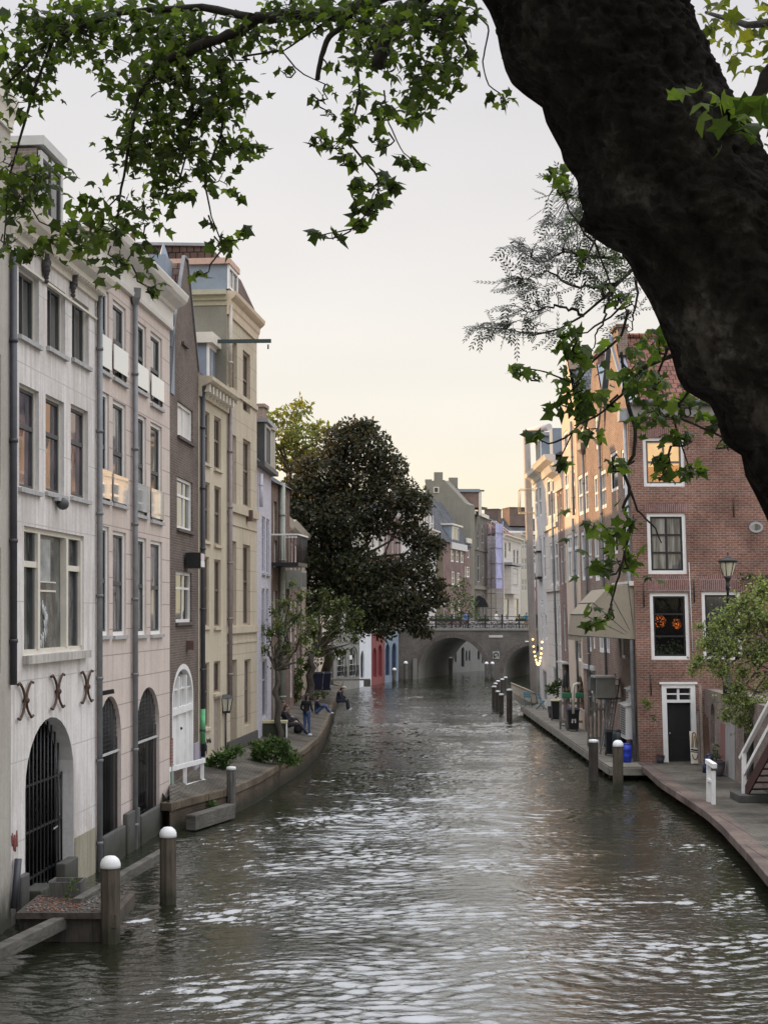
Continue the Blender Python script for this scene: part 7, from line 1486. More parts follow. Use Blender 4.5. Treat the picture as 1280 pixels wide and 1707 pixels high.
bb = P(1322, 1040, 46); tree('leafy pale green garden tree at right edge before the brick house', Vector((bb.x, 46.5, 3.08)), P(1310, 1085, 46), [(1240, 1002, 20), (1272, 982, 24), (1204, 1034, 22), (1240, 1046, 32), (1278, 1036, 32), (1178, 1072, 20), (1214, 1080, 30), (1262, 1090, 32), (1160, 1108, 13), (1190, 1104, 18), (1238, 1120, 16), (1216, 1166, 18), (1246, 1172, 28), (1276, 1192, 30), (1204, 1120, 20), (1230, 1148, 18), (1190, 1050, 14), (1222, 1016, 18), (1256, 1020, 24), (1166, 1098, 12), (1152, 1120, 7), (1282, 1085, 24), (1210, 1196, 10), (1232, 1200, 18), (1284, 1140, 22), (1166, 1044, 9), (1212, 1190, 12), (1260, 1216, 14)], 46, [GR2, GR4, GR4, GR2, GR1], 1000, .12, .13, 'garden_tree', 25, fuzz=True)
# weeds, shrubs and climbers
def plant(label, base, lumps, Y0, mats, dens, size, name='shrub', seed=3, cat='plant', **k): return tree(label, base, None, lumps, Y0, mats, dens, size, .02, name, seed, None, False, cat, droop=-.4, shell=.1, **k)
GW = leafmat('weed_leaf', (0.035, 0.065, 0.02), (0.06, 0.105, 0.03), (0.10, 0.16, 0.05), .35)
q = WG(375, 1284); plant('bright green weeds along the foot of the pale yellow house', q, [(350, 1272, 10), (365, 1264, 13), (382, 1258, 14), (398, 1252, 10), (342, 1280, 7), (372, 1276, 11)], q.y, [GW], 900, .15, 'weeds', 31)
q = WG(458, 1276); plant('large bushy shrub at the foot of the small wharf tree', q, [(428, 1246, 12), (446, 1252, 20), (470, 1258, 20), (488, 1266, 14), (430, 1264, 14), (458, 1238, 14), (476, 1244, 10)], q.y, [GW, GR3], 900, .16, 'shrub', 32)
plant('weeds growing over the timber beam by the grey corner post', P(330, 1372, 42.4), [(314, 1358, 12), (332, 1350, 14), (350, 1342, 11), (322, 1344, 9), (306, 1366, 8), (362, 1350, 7)], 42.6, [GW, GR3], 900, .12, 'weeds', 33)
plant('small weeds sprouting from the wall foot beside the rubble platform', P(118, 1500, 27.9), [(118, 1482, 10), (124, 1470, 8), (112, 1494, 8)], 28.0, [GW], 380, .07, 'weeds', 34)
q = WG(492, 1172); plant('dense ivy bush against the white house behind the wharf tree', q, [(488, 1130, 12), (496, 1145, 13), (490, 1160, 12), (500, 1122, 9)], q.y, [GR3, GR1], 900, .2, 'ivy_bush', 35)
q = WG(538, 1166); plant('low grass tuft around the trunks on the left wharf', q, [(528, 1158, 7), (540, 1160, 7), (520, 1162, 6)], q.y, [GW], 900, .16, 'grass_tuft', 36)
plant('dark green ivy spreading over the red brick wall above the garden tree', P(1262, 1000, 54.2), [(1236, 966, 7, -.3), (1250, 964, 9, -.3), (1264, 970, 12, -.3), (1275, 985, 14, -.3), (1270, 1000, 12, -.3), (1285, 972, 14, -.3)], 54.2, [GR3], 500, .13, 'ivy', 37)
hp = plant('hanging basket of yellow green leaves on the red brick wall', P(1077, 1180, 53.9), [(1074, 1170, 7), (1081, 1174, 7), (1078, 1180, 6)], 53.9, [GR2], 900, .11, 'hanging_plant', 38); plant('smaller hanging plant below the yellow green basket', P(1089, 1198, 53.9), [(1088, 1195, 5), (1091, 1200, 4)], 53.9, [GR1], 900, .1, 'hanging_plant', 39)
plant('dark potted fern on the far part of the deck', P(922, 1160, 77), [(918, 1148, 8), (928, 1142, 8), (934, 1138, 5), (912, 1154, 5), (924, 1154, 7)], 77, [GR3], 700, .22, 'fern', 40)
q = P(1193, 1272, 49.8); t_ = plant('small shrub growing from the large grey pot', q, [(1192, 1252, 7), (1196, 1262, 8), (1188, 1260, 6), (1194, 1243, 5)], 49.8, [GR3], 900, .08, 'shrub', 41); mb = MB(); mb.tube([P(1195, 1285, 49.8), P(1193, 1255, 49.8)], .02, BARKG, 6); mb.build('stem', t_)
plant('untidy weeds under the stairs at right edge', P(1290, 1330, 43.5), [(1284, 1322, 8), (1296, 1318, 12), (1276, 1328, 5)], 43.6, [GW], 600, .1, 'weeds', 42)
for k, (xs, lab) in enumerate((((722, 728, 734, 740), 'flower box on the bridge rail left of the person in blue'), ((748, 754, 760, 766), 'flower box on the bridge rail below the person in blue'), ((800, 806, 812), 'flower box on the bridge rail between blue and white figures'), ((862, 868, 873), 'flower box on the bridge rail beside the person in teal'))):
    t_ = plant(lab, fb.pt(fb.u(xs[0]), ZRAIL + .8, -.24), [(x, 1032, 4.5, 0) for x in xs], YB + .24, [GR3, GW], 1300, .17, 'flower_box', 50 + k, 'flower box', group='flower boxes on the bridge rail'); mb = MB(); fbox(mb, fb, fb.u(xs[0] - 3), fb.u(xs[-1] + 3), ZRAIL + .62, ZRAIL + .85, -.16, .05, BLACKP); mb.build('box', t_)

# ------------------------------------------------------------------ the plane tree the viewer stands under
rngp = np.random.default_rng(77)
block('near_street', [(1.2, 5.6), (1.2, -14)], [(40, -14), (40, 18.5), (6.2, 18.5), (5.2, 5.6)], 4.4, ASPH, QUAY)
pt_ = thing('plane_tree', 'huge dark leaning plane tree trunk with overhanging leafy branches, right foreground', 'tree', (2.35, 5.7, 4.4)); TY = 5.6
Lp = [(640, -230), (735, -120), (808, -5), (820, 25), (826, 60), (835, 95), (846, 118), (862, 132), (885, 148), (898, 158), (905, 185), (918, 210), (930, 232), (934, 250), (946, 268), (960, 285), (966, 305), (975, 345), (972, 360), (985, 380), (1005, 393), (1030, 402), (1050, 432), (1062, 458), (1080, 487), (1096, 522), (1104, 545), (1116, 572), (1128, 618), (1140, 640), (1160, 652), (1184, 664), (1196, 690), (1206, 728), (1222, 742), (1238, 752), (1245, 788), (1262, 820), (1282, 862), (1320, 960), (1380, 1150), (1430, 1400), (1460, 1660), (1450, 1800)]
Rp = [(1080, -260), (1130, -90), (1150, 0), (1166, 52), (1192, 108), (1232, 190), (1290, 285), (1390, 420), (1500, 590), (1600, 780), (1680, 980), (1740, 1200), (1790, 1420), (1840, 1660), (1880, 1800)]
def resample(pl, n):
    p = np.array(pl, float); d = np.r_[0, np.cumsum(np.linalg.norm(np.diff(p, axis=0), axis=1))]; t = np.linspace(0, d[-1], n); return np.stack([np.interp(t, d, p[:, 0]), np.interp(t, d, p[:, 1])], 1)
ns, nr_ = 430, 190; Ls, Rs = resample(Lp, ns), resample(Rp, ns); V = np.zeros((ns, nr_, 3)); th = np.linspace(0, 2 * np.pi, nr_, endpoint=False)
for i in range(ns):
    l, r = np.array(P(Ls[i, 0], Ls[i, 1], TY)), np.array(P(Rs[i, 0], Rs[i, 1], TY)); c, h_ = (l + r) / 2, (l - r) / 2; R = np.linalg.norm(h_)
    V[i] = c + np.cos(th)[:, None] * h_ + np.sin(th)[:, None] * np.array([0, -1, 0]) * R * .92
for i in range(ns):
    ctr = Vector(V[i].mean(0)); ax = Vector(V[min(i + 1, ns - 1)].mean(0) - V[max(i - 1, 0)].mean(0)).normalized()
    for j in range(nr_):
        if math.sin(th[j]) < -.35: continue                        # the far side is never seen
        p = Vector(V[i, j]); nrm = (p - ctr).normalized(); k = 1 - .7 * abs(math.cos(th[j])) ** 3; q_ = p + Vector((mnoise.noise(p * 5), mnoise.noise(p * 5 + Vector((7, 3, 1))), 0)) * .05
        rid = 1 - abs(mnoise.noise(q_ * 11)) * 2.2; rid2 = 1 - abs(mnoise.noise(q_ * 27 + Vector((3, 9, 2)))) * 2.2
        d = .060 * k * mnoise.noise(p * 3.0) + .030 * k * mnoise.noise(p * 7) + .020 * rid + .016 * rid2 + .010 * mnoise.noise(p * 55) - .038
        V[i, j] += np.array(nrm) * d
idx = np.arange(ns * nr_).reshape(ns, nr_); nx = np.roll(idx, -1, 1); Q = np.stack([idx[:-1], nx[:-1], nx[1:], idx[1:]], -1).reshape(-1, 4)
def bark_mat():
    m, t, b, N, L = newmat('plane_bark'); v = coords(N, L, (1, 1, .6)); n1 = nz(N, L, v, 4.5, 9, .68); n2 = nz(N, L, v, 1.7, 4)
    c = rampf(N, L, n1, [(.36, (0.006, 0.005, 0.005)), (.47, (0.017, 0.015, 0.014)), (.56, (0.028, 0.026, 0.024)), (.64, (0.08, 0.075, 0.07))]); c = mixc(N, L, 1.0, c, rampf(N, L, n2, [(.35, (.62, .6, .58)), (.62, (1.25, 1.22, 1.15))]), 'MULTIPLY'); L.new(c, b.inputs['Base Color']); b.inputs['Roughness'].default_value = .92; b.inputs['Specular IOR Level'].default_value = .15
    vo = N.new('ShaderNodeTexVoronoi'); vo.inputs['Scale'].default_value = 9; L.new(v, vo.inputs['Vector']); ad = N.new('ShaderNodeMath'); ad.operation = 'MULTIPLY_ADD'; L.new(vo.outputs['Distance'], ad.inputs[0]); ad.inputs[1].default_value = .35; L.new(n1, ad.inputs[2]); bump(N, L, ad.outputs[0], b, 1.0, .09); return m
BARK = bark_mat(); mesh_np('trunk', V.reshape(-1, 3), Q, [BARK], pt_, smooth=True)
LIMB = wood('limb_bark', (0.045, 0.038, 0.032), (0.02, 0.017, 0.015), (5, 5, 5), .9)
NODES = []
def branch(pl, r0, r1, Y=None, add=True, name='branch', seg=8, sub=4):
    """a limb through photo points (x, y, depth); radii in photo pixels"""
    mb = MB(); pts = []; rad = []; n = len(pl)
    fine = resample([(p[0], p[1]) for p in pl], (n - 1) * sub + 1); dep = np.interp(np.linspace(0, 1, len(fine)), np.linspace(0, 1, n), [p[2] for p in pl])
    for i, (x, y) in enumerate(fine):
        f_ = i / (len(fine) - 1); x += rngp.normal() * r0 * .12; y += rngp.normal() * r0 * .12; p = P(x, y, dep[i]); pts.append(p); rad.append((r0 + (r1 - r0) * f_) / F * dep[i] * (1 + rngp.normal() * .05))
        if add: NODES.append(p)
    mb.tube(pts, rad, LIMB, seg); return mb.build(name, pt_)
branch([(860, -150, 6.2), (740, -40, 7.4), (609, 4, 8.6), (560, 24, 8.8), (501, 26, 8.9), (431, 28, 9.0), (394, 54, 9.0), (347, 70, 9.1), (300, 89, 9.1), (264, 112, 9.2)], 15, 7)
branch([(840, -120, 6.4), (740, -30, 7.6), (690, 6, 8.0), (661, 30, 8.1), (645, 62, 8.1), (631, 116, 8.1)], 17, 11)
branch([(690, 10, 8.0), (640, 44, 8.4), (590, 66, 8.6)], 6, 3); branch([(600, 10, 8.6), (575, 35, 8.7), (544, 68, 8.7), (536, 94, 8.7), (529, 130, 8.7)], 6, 4)
branch([(264, 112, 9.2), (230, 160, 9.4), (215, 240, 9.4), (200, 330, 9.5), (190, 410, 9.5)], 4, 1.2); branch([(300, 89, 9.1), (320, 160, 9.2), (318, 230, 9.2), (300, 300, 9.2)], 4, 1.2); branch([(420, 28, 9.0), (330, 10, 9.4), (200, 20, 9.8), (90, 60, 10), (10, 140, 10)], 7, 2); branch([(90, 60, 10), (50, 170, 10), (14, 300, 10), (6, 420, 10)], 3, 1.2)
branch([(347, 70, 9.1), (372, 140, 9.2), (370, 220, 9.2), (340, 300, 9.2), (352, 360, 9.2), (372, 410, 9.2)], 3, 1); branch([(631, 60, 8.1), (596, 112, 8.6), (600, 160, 8.6), (586, 206, 8.6), (581, 234, 8.6), (602, 262, 8.6), (628, 290, 8.6), (632, 316, 8.6), (618, 346, 8.6), (592, 380, 8.6), (530, 392, 8.6)], 2.6, 1)
branch([(464, 84, 8.9), (398, 94, 9.0), (420, 100, 9), (336, 98, 9)], 2, .8); branch([(560, 24, 8.8), (470, 86, 8.8), (500, 120, 8.8), (556, 146, 8.8)], 2, .8); branch([(790, 20, 6.6), (816, 44, 7.8), (804, 104, 8.0), (813, 140, 8.0), (840, 160, 8.0)], 1.6, 1); branch([(640, 150, 8.5), (646, 200, 8.5), (670, 252, 8.5), (690, 268, 8.5)], 1.5, .8); branch([(700, 10, 7.9), (760, 40, 7.8), (780, 80, 7.8)], 4, 2)
# hanging twigs on the right, below the trunk
branch([(1125, 590, 6.2), (1075, 610, 6.8), (1040, 650, 7.0), (1060, 716, 7.0), (1056, 760, 7.0), (1038, 786, 7.0), (1051, 818, 7.0), (1038, 846, 7.0), (1052, 880, 7.0), (1034, 950, 7.0), (1018, 1008, 7.0)], 4.5, 1.5); branch([(1051, 818, 7.0), (1062, 850, 7.0), (1092, 880, 7.0), (1102, 905, 7.0)], 2.4, .9); branch([(1046, 520, 6.6), (1036, 560, 7), (985, 605, 7.2), (960, 640, 7.2), (905, 618, 7.2), (860, 612, 7.2)], 2.5, 1); branch([(1036, 587, 7), (1040, 655, 7), (1000, 690, 7.1), (960, 710, 7.1), (930, 770, 7.1)], 2.6, 1); branch([(1150, 650, 6.2), (1120, 690, 6.6), (1135, 740, 6.7), (1150, 785, 6.7)], 2.4, 1); branch([(1115, 575, 6.2), (1090, 640, 6.6), (1100, 690, 6.6)], 2.6, 1); branch([(990, 400, 6.8), (1020, 480, 7), (1046, 520, 7)], 2, 1.2)
branch([(1420, 60, 5.2), (1340, 90, 5.4), (1280, 115, 5.6), (1255, 180, 5.6)], 24, 10); branch([(1360, 30, 6.5), (1240, 40, 7.5), (1180, 20, 8.5)], 10, 3)
CL = [(120, 45, 130, 60, 330, 25), (40, 110, 60, 40, 80, 25), (250, 40, 80, 55, 150, 25), (30, 170, 34, 22, 16, 27), (82, 160, 26, 14, 10, 25), (8, 260, 18, 60, 16, 27), (330, 60, 100, 55, 150, 26), (280, 130, 120, 45, 170, 26), (250, 190, 62, 40, 95, 26), (325, 190, 72, 46, 110, 26), (372, 130, 50, 50, 60, 26), (395, 165, 24, 24, 14, 27), (300, 248, 85, 36, 110, 26), (398, 240, 40, 18, 32, 26), (428, 244, 16, 10, 8, 26), (236, 250, 52, 42, 55, 26), (290, 305, 62, 28, 52, 26), (245, 340, 50, 22, 26, 26), (365, 300, 18, 34, 16, 27), (240, 372, 46, 12, 16, 25), (374, 406, 17, 17, 8, 30), (408, 385, 13, 10, 5, 28), (355, 372, 10, 8, 3, 27), (58, 290, 48, 34, 42, 30), (40, 334, 52, 40, 52, 30), (18, 410, 20, 24, 10, 29), (58, 424, 24, 12, 9, 28), (120, 392, 54, 24, 40, 30), (172, 376, 50, 26, 40, 30), (210, 440, 38, 18, 20, 30), (262, 482, 16, 14, 7, 32), (240, 412, 26, 20, 14, 29), (334, 456, 13, 7, 6, 26), (150, 340, 34, 18, 18, 28), (505, 22, 88, 34, 105, 25), (600, 28, 78, 36, 120, 25), (700, 36, 80, 44, 135, 25), (640, 92, 62, 34, 62, 27), (764, 24, 40, 36, 52, 26), (724, 108, 58, 34, 64, 27), (774, 92, 22, 26, 16, 27), (704, 156, 42, 26, 36, 30), (648, 186, 44, 26, 26, 30), (598, 158, 30, 26, 18, 30), (690, 192, 18, 10, 6, 30), (436, 60, 60, 26, 36, 26), (534, 232, 18, 14, 12, 28), (568, 236, 18, 14, 7, 28), (588, 264, 18, 16, 7, 32), (586, 204, 26, 16, 11, 28), (640, 238, 12, 7, 5, 27), (686, 268, 20, 9, 9, 27), (600, 308, 26, 14, 10, 30), (634, 318, 34, 22, 20, 31), (602, 344, 14, 12, 4, 36), (622, 345, 16, 10, 6, 28), (592, 374, 22, 8, 6, 28), (533, 390, 12, 8, 4, 32), (562, 388, 14, 6, 3, 28), (530, 164, 18, 9, 6, 25), (552, 186, 8, 8, 3, 24), (478, 118, 12, 8, 3, 30), (556, 104, 12, 8, 3, 28), (836, 162, 26, 10, 12, 28),
      (862, 614, 18, 10, 6, 42), (888, 622, 12, 8, 3, 42), (950, 556, 22, 22, 12, 42), (960, 592, 22, 16, 9, 44), (965, 640, 28, 28, 18, 44), (935, 668, 20, 22, 9, 40), (968, 690, 22, 24, 12, 46), (985, 715, 22, 12, 6, 44), (940, 772, 13, 8, 4, 52), (892, 724, 8, 7, 3, 44), (1005, 665, 24, 14, 8, 44), (1062, 606, 34, 34, 22, 40), (1082, 644, 40, 26, 26, 40), (1104, 690, 42, 32, 30, 40), (1150, 680, 34, 22, 18, 38), (1134, 728, 24, 16, 9, 38), (1092, 566, 24, 20, 12, 38), (1098, 768, 14, 18, 5, 44), (1188, 706, 12, 12, 5, 38), (1206, 740, 10, 10, 3, 40), (1156, 784, 24, 10, 10, 40), (1112, 790, 20, 12, 5, 40), (1022, 770, 14, 12, 5, 44), (1010, 882, 28, 18, 16, 40), (1034, 936, 30, 26, 20, 42), (1006, 944, 16, 14, 6, 42), (990, 1030, 18, 16, 9, 44), (1018, 1022, 8, 8, 3, 36), (1056, 868, 10, 12, 4, 40), (960, 430, 10, 10, 3, 40), (925, 290, 22, 12, 7, 40), (950, 318, 16, 14, 6, 42), (1040, 500, 18, 14, 5, 40), (1005, 478, 12, 10, 3, 38)]
NEAR = [(1225, 30, 60, 40, 34, 70), (1260, 70, 40, 50, 22, 75), (1200, 70, 30, 40, 12, 60), (1180, 165, 60, 22, 9, 95), (1245, 175, 45, 30, 10, 110), (1262, 225, 26, 24, 5, 95), (1196, 236, 12, 8, 1, 66)]
Cs, Sz, Mi = [], [], []; tw = MB()
def near_node(p):
    best = min(NODES, key=lambda n: (n - p).length + (.25 if n.z < p.z else 0)); return best
for (x, y, rx, ry, n, s) in CL:
    # depth of the cluster comes from the limb it hangs on
    probe = min(NODES, key=lambda q: math.hypot(CX + q.x / q.y * F - x, CY - (q.z - EYE) / q.y * F - y)); Y0 = probe.y + rngp.uniform(-.15, .15); c = P(x, y, Y0); NODES_local = []
    a = near_node(c); k = 5; pts = [a.lerp(c, i / k) + Vector((rngp.normal() * .02, rngp.normal() * .02, -.05 * math.sin(math.pi * i / k))) for i in range(k + 1)]; tw.tube(pts, [.006, .005, .005, .004, .004, .003], LIMB, 5); NODES.extend(pts[2:])
    sub = [P(x + rngp.uniform(-.8, .8) * rx, y + rngp.uniform(-.8, .8) * ry, Y0 + rngp.uniform(-.3, .3)) for _ in range(max(1, n // 7))]
    for q in sub: tw.tube([c, c.lerp(q, .5) + Vector(rngp.normal(size=3) * .015), q], [.0035, .003, .002], LIMB, 4)
    for i in range(int(n * (1.2 if x < 850 else 1.6))):
        if rngp.random() < .55 and len(sub) > 1:
            b_ = sub[int(rngp.integers(len(sub)))]; w = np.array(c.lerp(b_, rngp.uniform(.3, 1.1))) + rngp.normal(size=3) * s * .7 / F * Y0
        else:
            while True:
                u, v = rngp.uniform(-1, 1, 2)
                if u * u + v * v < 1: break
            w = np.array(P(x + u * rx, y + v * ry, Y0 + rngp.uniform(-1, 1) * rx / F * Y0 * .8))
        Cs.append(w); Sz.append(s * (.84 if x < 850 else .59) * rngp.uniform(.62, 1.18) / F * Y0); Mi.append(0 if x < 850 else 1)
for (x, y, rx, ry, n, s) in NEAR:
    Y0 = 5.1; 
    for i in range(n): Cs.append(np.array(P(x + rngp.uniform(-1, 1) * rx, y + rngp.uniform(-1, 1) * ry, (Y0 if y > 120 else 7.5) + rngp.uniform(-.25, .25)))); Sz.append(s * rngp.uniform(.6, 1.1) / F * (Y0 if y > 120 else 7.5) * (.5 if y > 120 else .42)); Mi.append(1 if y > 120 else 2)
tw.build('twigs', pt_)
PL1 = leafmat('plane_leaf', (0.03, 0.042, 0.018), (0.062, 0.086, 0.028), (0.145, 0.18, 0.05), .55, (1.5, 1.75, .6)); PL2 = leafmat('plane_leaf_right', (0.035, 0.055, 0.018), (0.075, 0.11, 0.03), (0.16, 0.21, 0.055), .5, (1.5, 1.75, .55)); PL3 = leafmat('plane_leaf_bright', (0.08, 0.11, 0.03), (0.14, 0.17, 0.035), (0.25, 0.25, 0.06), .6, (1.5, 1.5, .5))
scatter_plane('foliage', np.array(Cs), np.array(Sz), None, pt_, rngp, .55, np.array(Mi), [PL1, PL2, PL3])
# the rest of the crown, overhead and behind the viewer
n = 5200; X = rngp.uniform(-9, 9, n); Yv = rngp.uniform(-9, 11.5, n); Z = 6 + np.maximum(.50 * np.maximum(Yv, 0), 2.3) + 1.0 + rngp.gamma(2.0, 1.1, n); keep = np.hypot(X / 9, (Yv - 1) / 11) < 1
scatter_plane('upper_foliage', np.stack([X, Yv, Z], 1)[keep], rngp.uniform(.3, .55, keep.sum()), PL1, pt_, rngp, .4)
# ash tree with feathery leaves behind the trunk
at = thing('ash_tree', 'feathery leaved ash branches hanging against the sky left of the dark trunk', 'tree', (6.6, 15.2, 4.4)); AY = 14.0
mb = MB(); fk = Vector((6.0, 14.6, 8.2)); limb(mb, (6.6, 15.2, 4.2), fk, .2, .14, BARKG, rngp, 6, .02, 10); mb.build('trunk', at)
ASH = leafmat('ash_leaf', (0.02, 0.024, 0.016), (0.03, 0.036, 0.02), (0.055, 0.065, 0.03), .2); ASHG = leafmat('ash_leaf_green', (0.05, 0.075, 0.025), (0.075, 0.11, 0.033), (0.11, 0.15, 0.045), .4)
mains = [[(1500, 330), (1250, 380), (1080, 420), (1030, 470), (975, 525), (930, 550), (880, 556), (800, 545)], [(1080, 420), (1010, 430), (940, 420), (900, 440), (850, 405)], [(1030, 470), (960, 480), (910, 450), (860, 470)], [(1090, 400), (1020, 370), (960, 330), (925, 305)], [(1030, 470), (1000, 540), (985, 590)], [(975, 525), (930, 510), (880, 520)], [(1060, 440), (1062, 500), (1050, 560)]]
mb = MB(); anodes = []
for pl in mains:
    fine = resample(pl, 18); pts = [P(x + rngp.normal() * 2, y + rngp.normal() * 2, AY + rngp.normal() * .05) for x, y in fine]
    if pl is mains[0]: pts = [fk] + pts[1:]
    mb.tube(pts, list(np.linspace(.035 if pl is mains[0] else .018, .004, len(pts))), LIMB, 6); anodes += pts[2:]
Q4 = []; MI = []
for (x, y, rx, ry, n, g) in [(960, 305, 32, 22, 11, 0), (935, 345, 34, 22, 14, 0), (985, 345, 26, 30, 16, 1), (1000, 385, 46, 34, 32, 1), (955, 375, 36, 26, 18, 0), (868, 408, 34, 14, 12, 0), (905, 425, 34, 16, 13, 0), (958, 430, 40, 24, 22, 0), (1012, 430, 40, 30, 24, 1), (868, 466, 36, 16, 15, 0), (905, 478, 36, 16, 13, 0), (1000, 480, 44, 22, 15, 0), (880, 518, 40, 18, 16, 0), (820, 545, 28, 12, 11, 0), (870, 545, 40, 12, 12, 0), (915, 560, 26, 8, 6, 0), (1045, 470, 26, 30, 12, 0), (1055, 530, 20, 20, 6, 0), (1050, 400, 20, 20, 8, 1)]:
    for i in range(int(n * 1.7)):
        o = P(x + rngp.uniform(-1, 1) * rx, y + rngp.uniform(-1, 1) * ry, AY + rngp.uniform(-.25, .25)); a = min(anodes, key=lambda q: (q - o).length); mb.tube([a, a.lerp(o, .5) + Vector((0, 0, .02)), o], [.004, .003, .002], LIMB, 4)
        d = Vector((rngp.normal() - .5, rngp.normal() * .6, rngp.normal() * .5 - .25)).normalized(); s = d.cross(Vector((rngp.normal() * .4, -.6, .8))).normalized(); nn_ = d.cross(s); L_ = rngp.uniform(.14, .22)
        mb.tube([o, o + d * L_], [.002, .001], LIMB, 3)
        for k in range(5):
            for sg_ in (-1, 1):
                b0 = o + d * L_ * (.2 + .18 * k); ld_ = (d * .75 + s * sg_).normalized(); ln = rngp.uniform(.045, .065); wd = ld_.cross(nn_) * .0095; Q4.append([b0, b0 + ld_ * ln * .5 + wd, b0 + ld_ * ln, b0 + ld_ * ln * .5 - wd]); MI.append(g)
        b0 = o + d * L_; wd = s * .007; Q4.append([b0, b0 + d * .025 + wd, b0 + d * .05, b0 + d * .025 - wd]); MI.append(g)
mb.build('branches', at)
V = np.array([[tuple(v) for v in q] for q in Q4]).reshape(-1, 3); mesh_np('foliage', V, np.arange(len(V)).reshape(-1, 4), [ASH, ASHG], at, mi=MI)
# ------------------------------------------------------------------ people
SKIN = plain('skin', (0.42, 0.27, 0.20), .6, .06); HAIRD = plain('hair_dark', (0.018, 0.014, 0.012), .6); HAIRB = plain('hair_brown', (0.07, 0.045, 0.03), .6)
CLO = {n: plain('cloth_' + n, c, .85, .2, 9) for n, c in dict(black=(0.012, 0.012, 0.015), navy=(0.018, 0.022, 0.045), jeans=(0.05, 0.09, 0.20), dark=(0.03, 0.03, 0.035), white=(0.6, 0.6, 0.58), teal=(0.02, 0.24, 0.36), tan=(0.30, 0.17, 0.08), blue=(0.06, 0.14, 0.34), grey=(0.2, 0.2, 0.2), paleblue=(0.2, 0.33, 0.5)).items()}
SITG = dict(pel=(0, 0, .10), che=(0, .02, .52), nec=(0, .06, .66), hea=(0, .12, .79), elL=(-.27, .16, .36), haL=(-.10, .44, .40), elR=(.27, .16, .36), haR=(.10, .44, .42), knL=(-.14, .38, .42), anL=(-.12, .62, .07), knR=(.14, .40, .40), anR=(.13, .66, .07))
SITE = dict(pel=(0, -.02, .10), che=(0, .04, .54), nec=(0, .12, .67), hea=(0, .22, .77), elL=(-.25, .16, .33), haL=(-.10, .40, .22), elR=(.25, .16, .33), haR=(.10, .42, .22), knL=(-.11, .46, .08), anL=(-.10, .50, -.36), knR=(.11, .48, .09), anR=(.12, .56, -.36))
STAND = dict(pel=(0, 0, .93), che=(0, .0, 1.32), nec=(0, .01, 1.48), hea=(0, .05, 1.61), elL=(-.26, -.02, 1.12), haL=(-.22, .14, .96), elR=(.26, -.02, 1.12), haR=(.20, .16, .98), knL=(-.10, .03, .50), anL=(-.11, -.02, .08), knR=(.10, .04, .50), anR=(.12, .03, .08))
LEANF = dict(STAND, che=(0, .10, 1.26), nec=(0, .19, 1.40), hea=(0, .26, 1.52), elL=(-.28, .26, 1.08), haL=(-.16, .46, 1.10), elR=(.28, .26, 1.08), haR=(.14, .46, 1.10), pel=(0, -.06, .92))
LOUNGE = dict(pel=(0, 0, .42), che=(0, -.14, .82), nec=(0, -.16, .97), hea=(0, -.10, 1.10), elL=(-.27, .02, .62), haL=(-.14, .24, .56), elR=(.27, .02, .62), haR=(.14, .24, .56), knL=(-.12, .44, .44), anL=(-.11, .66, .08), knR=(.12, .46, .44), anR=(.12, .78, .08))
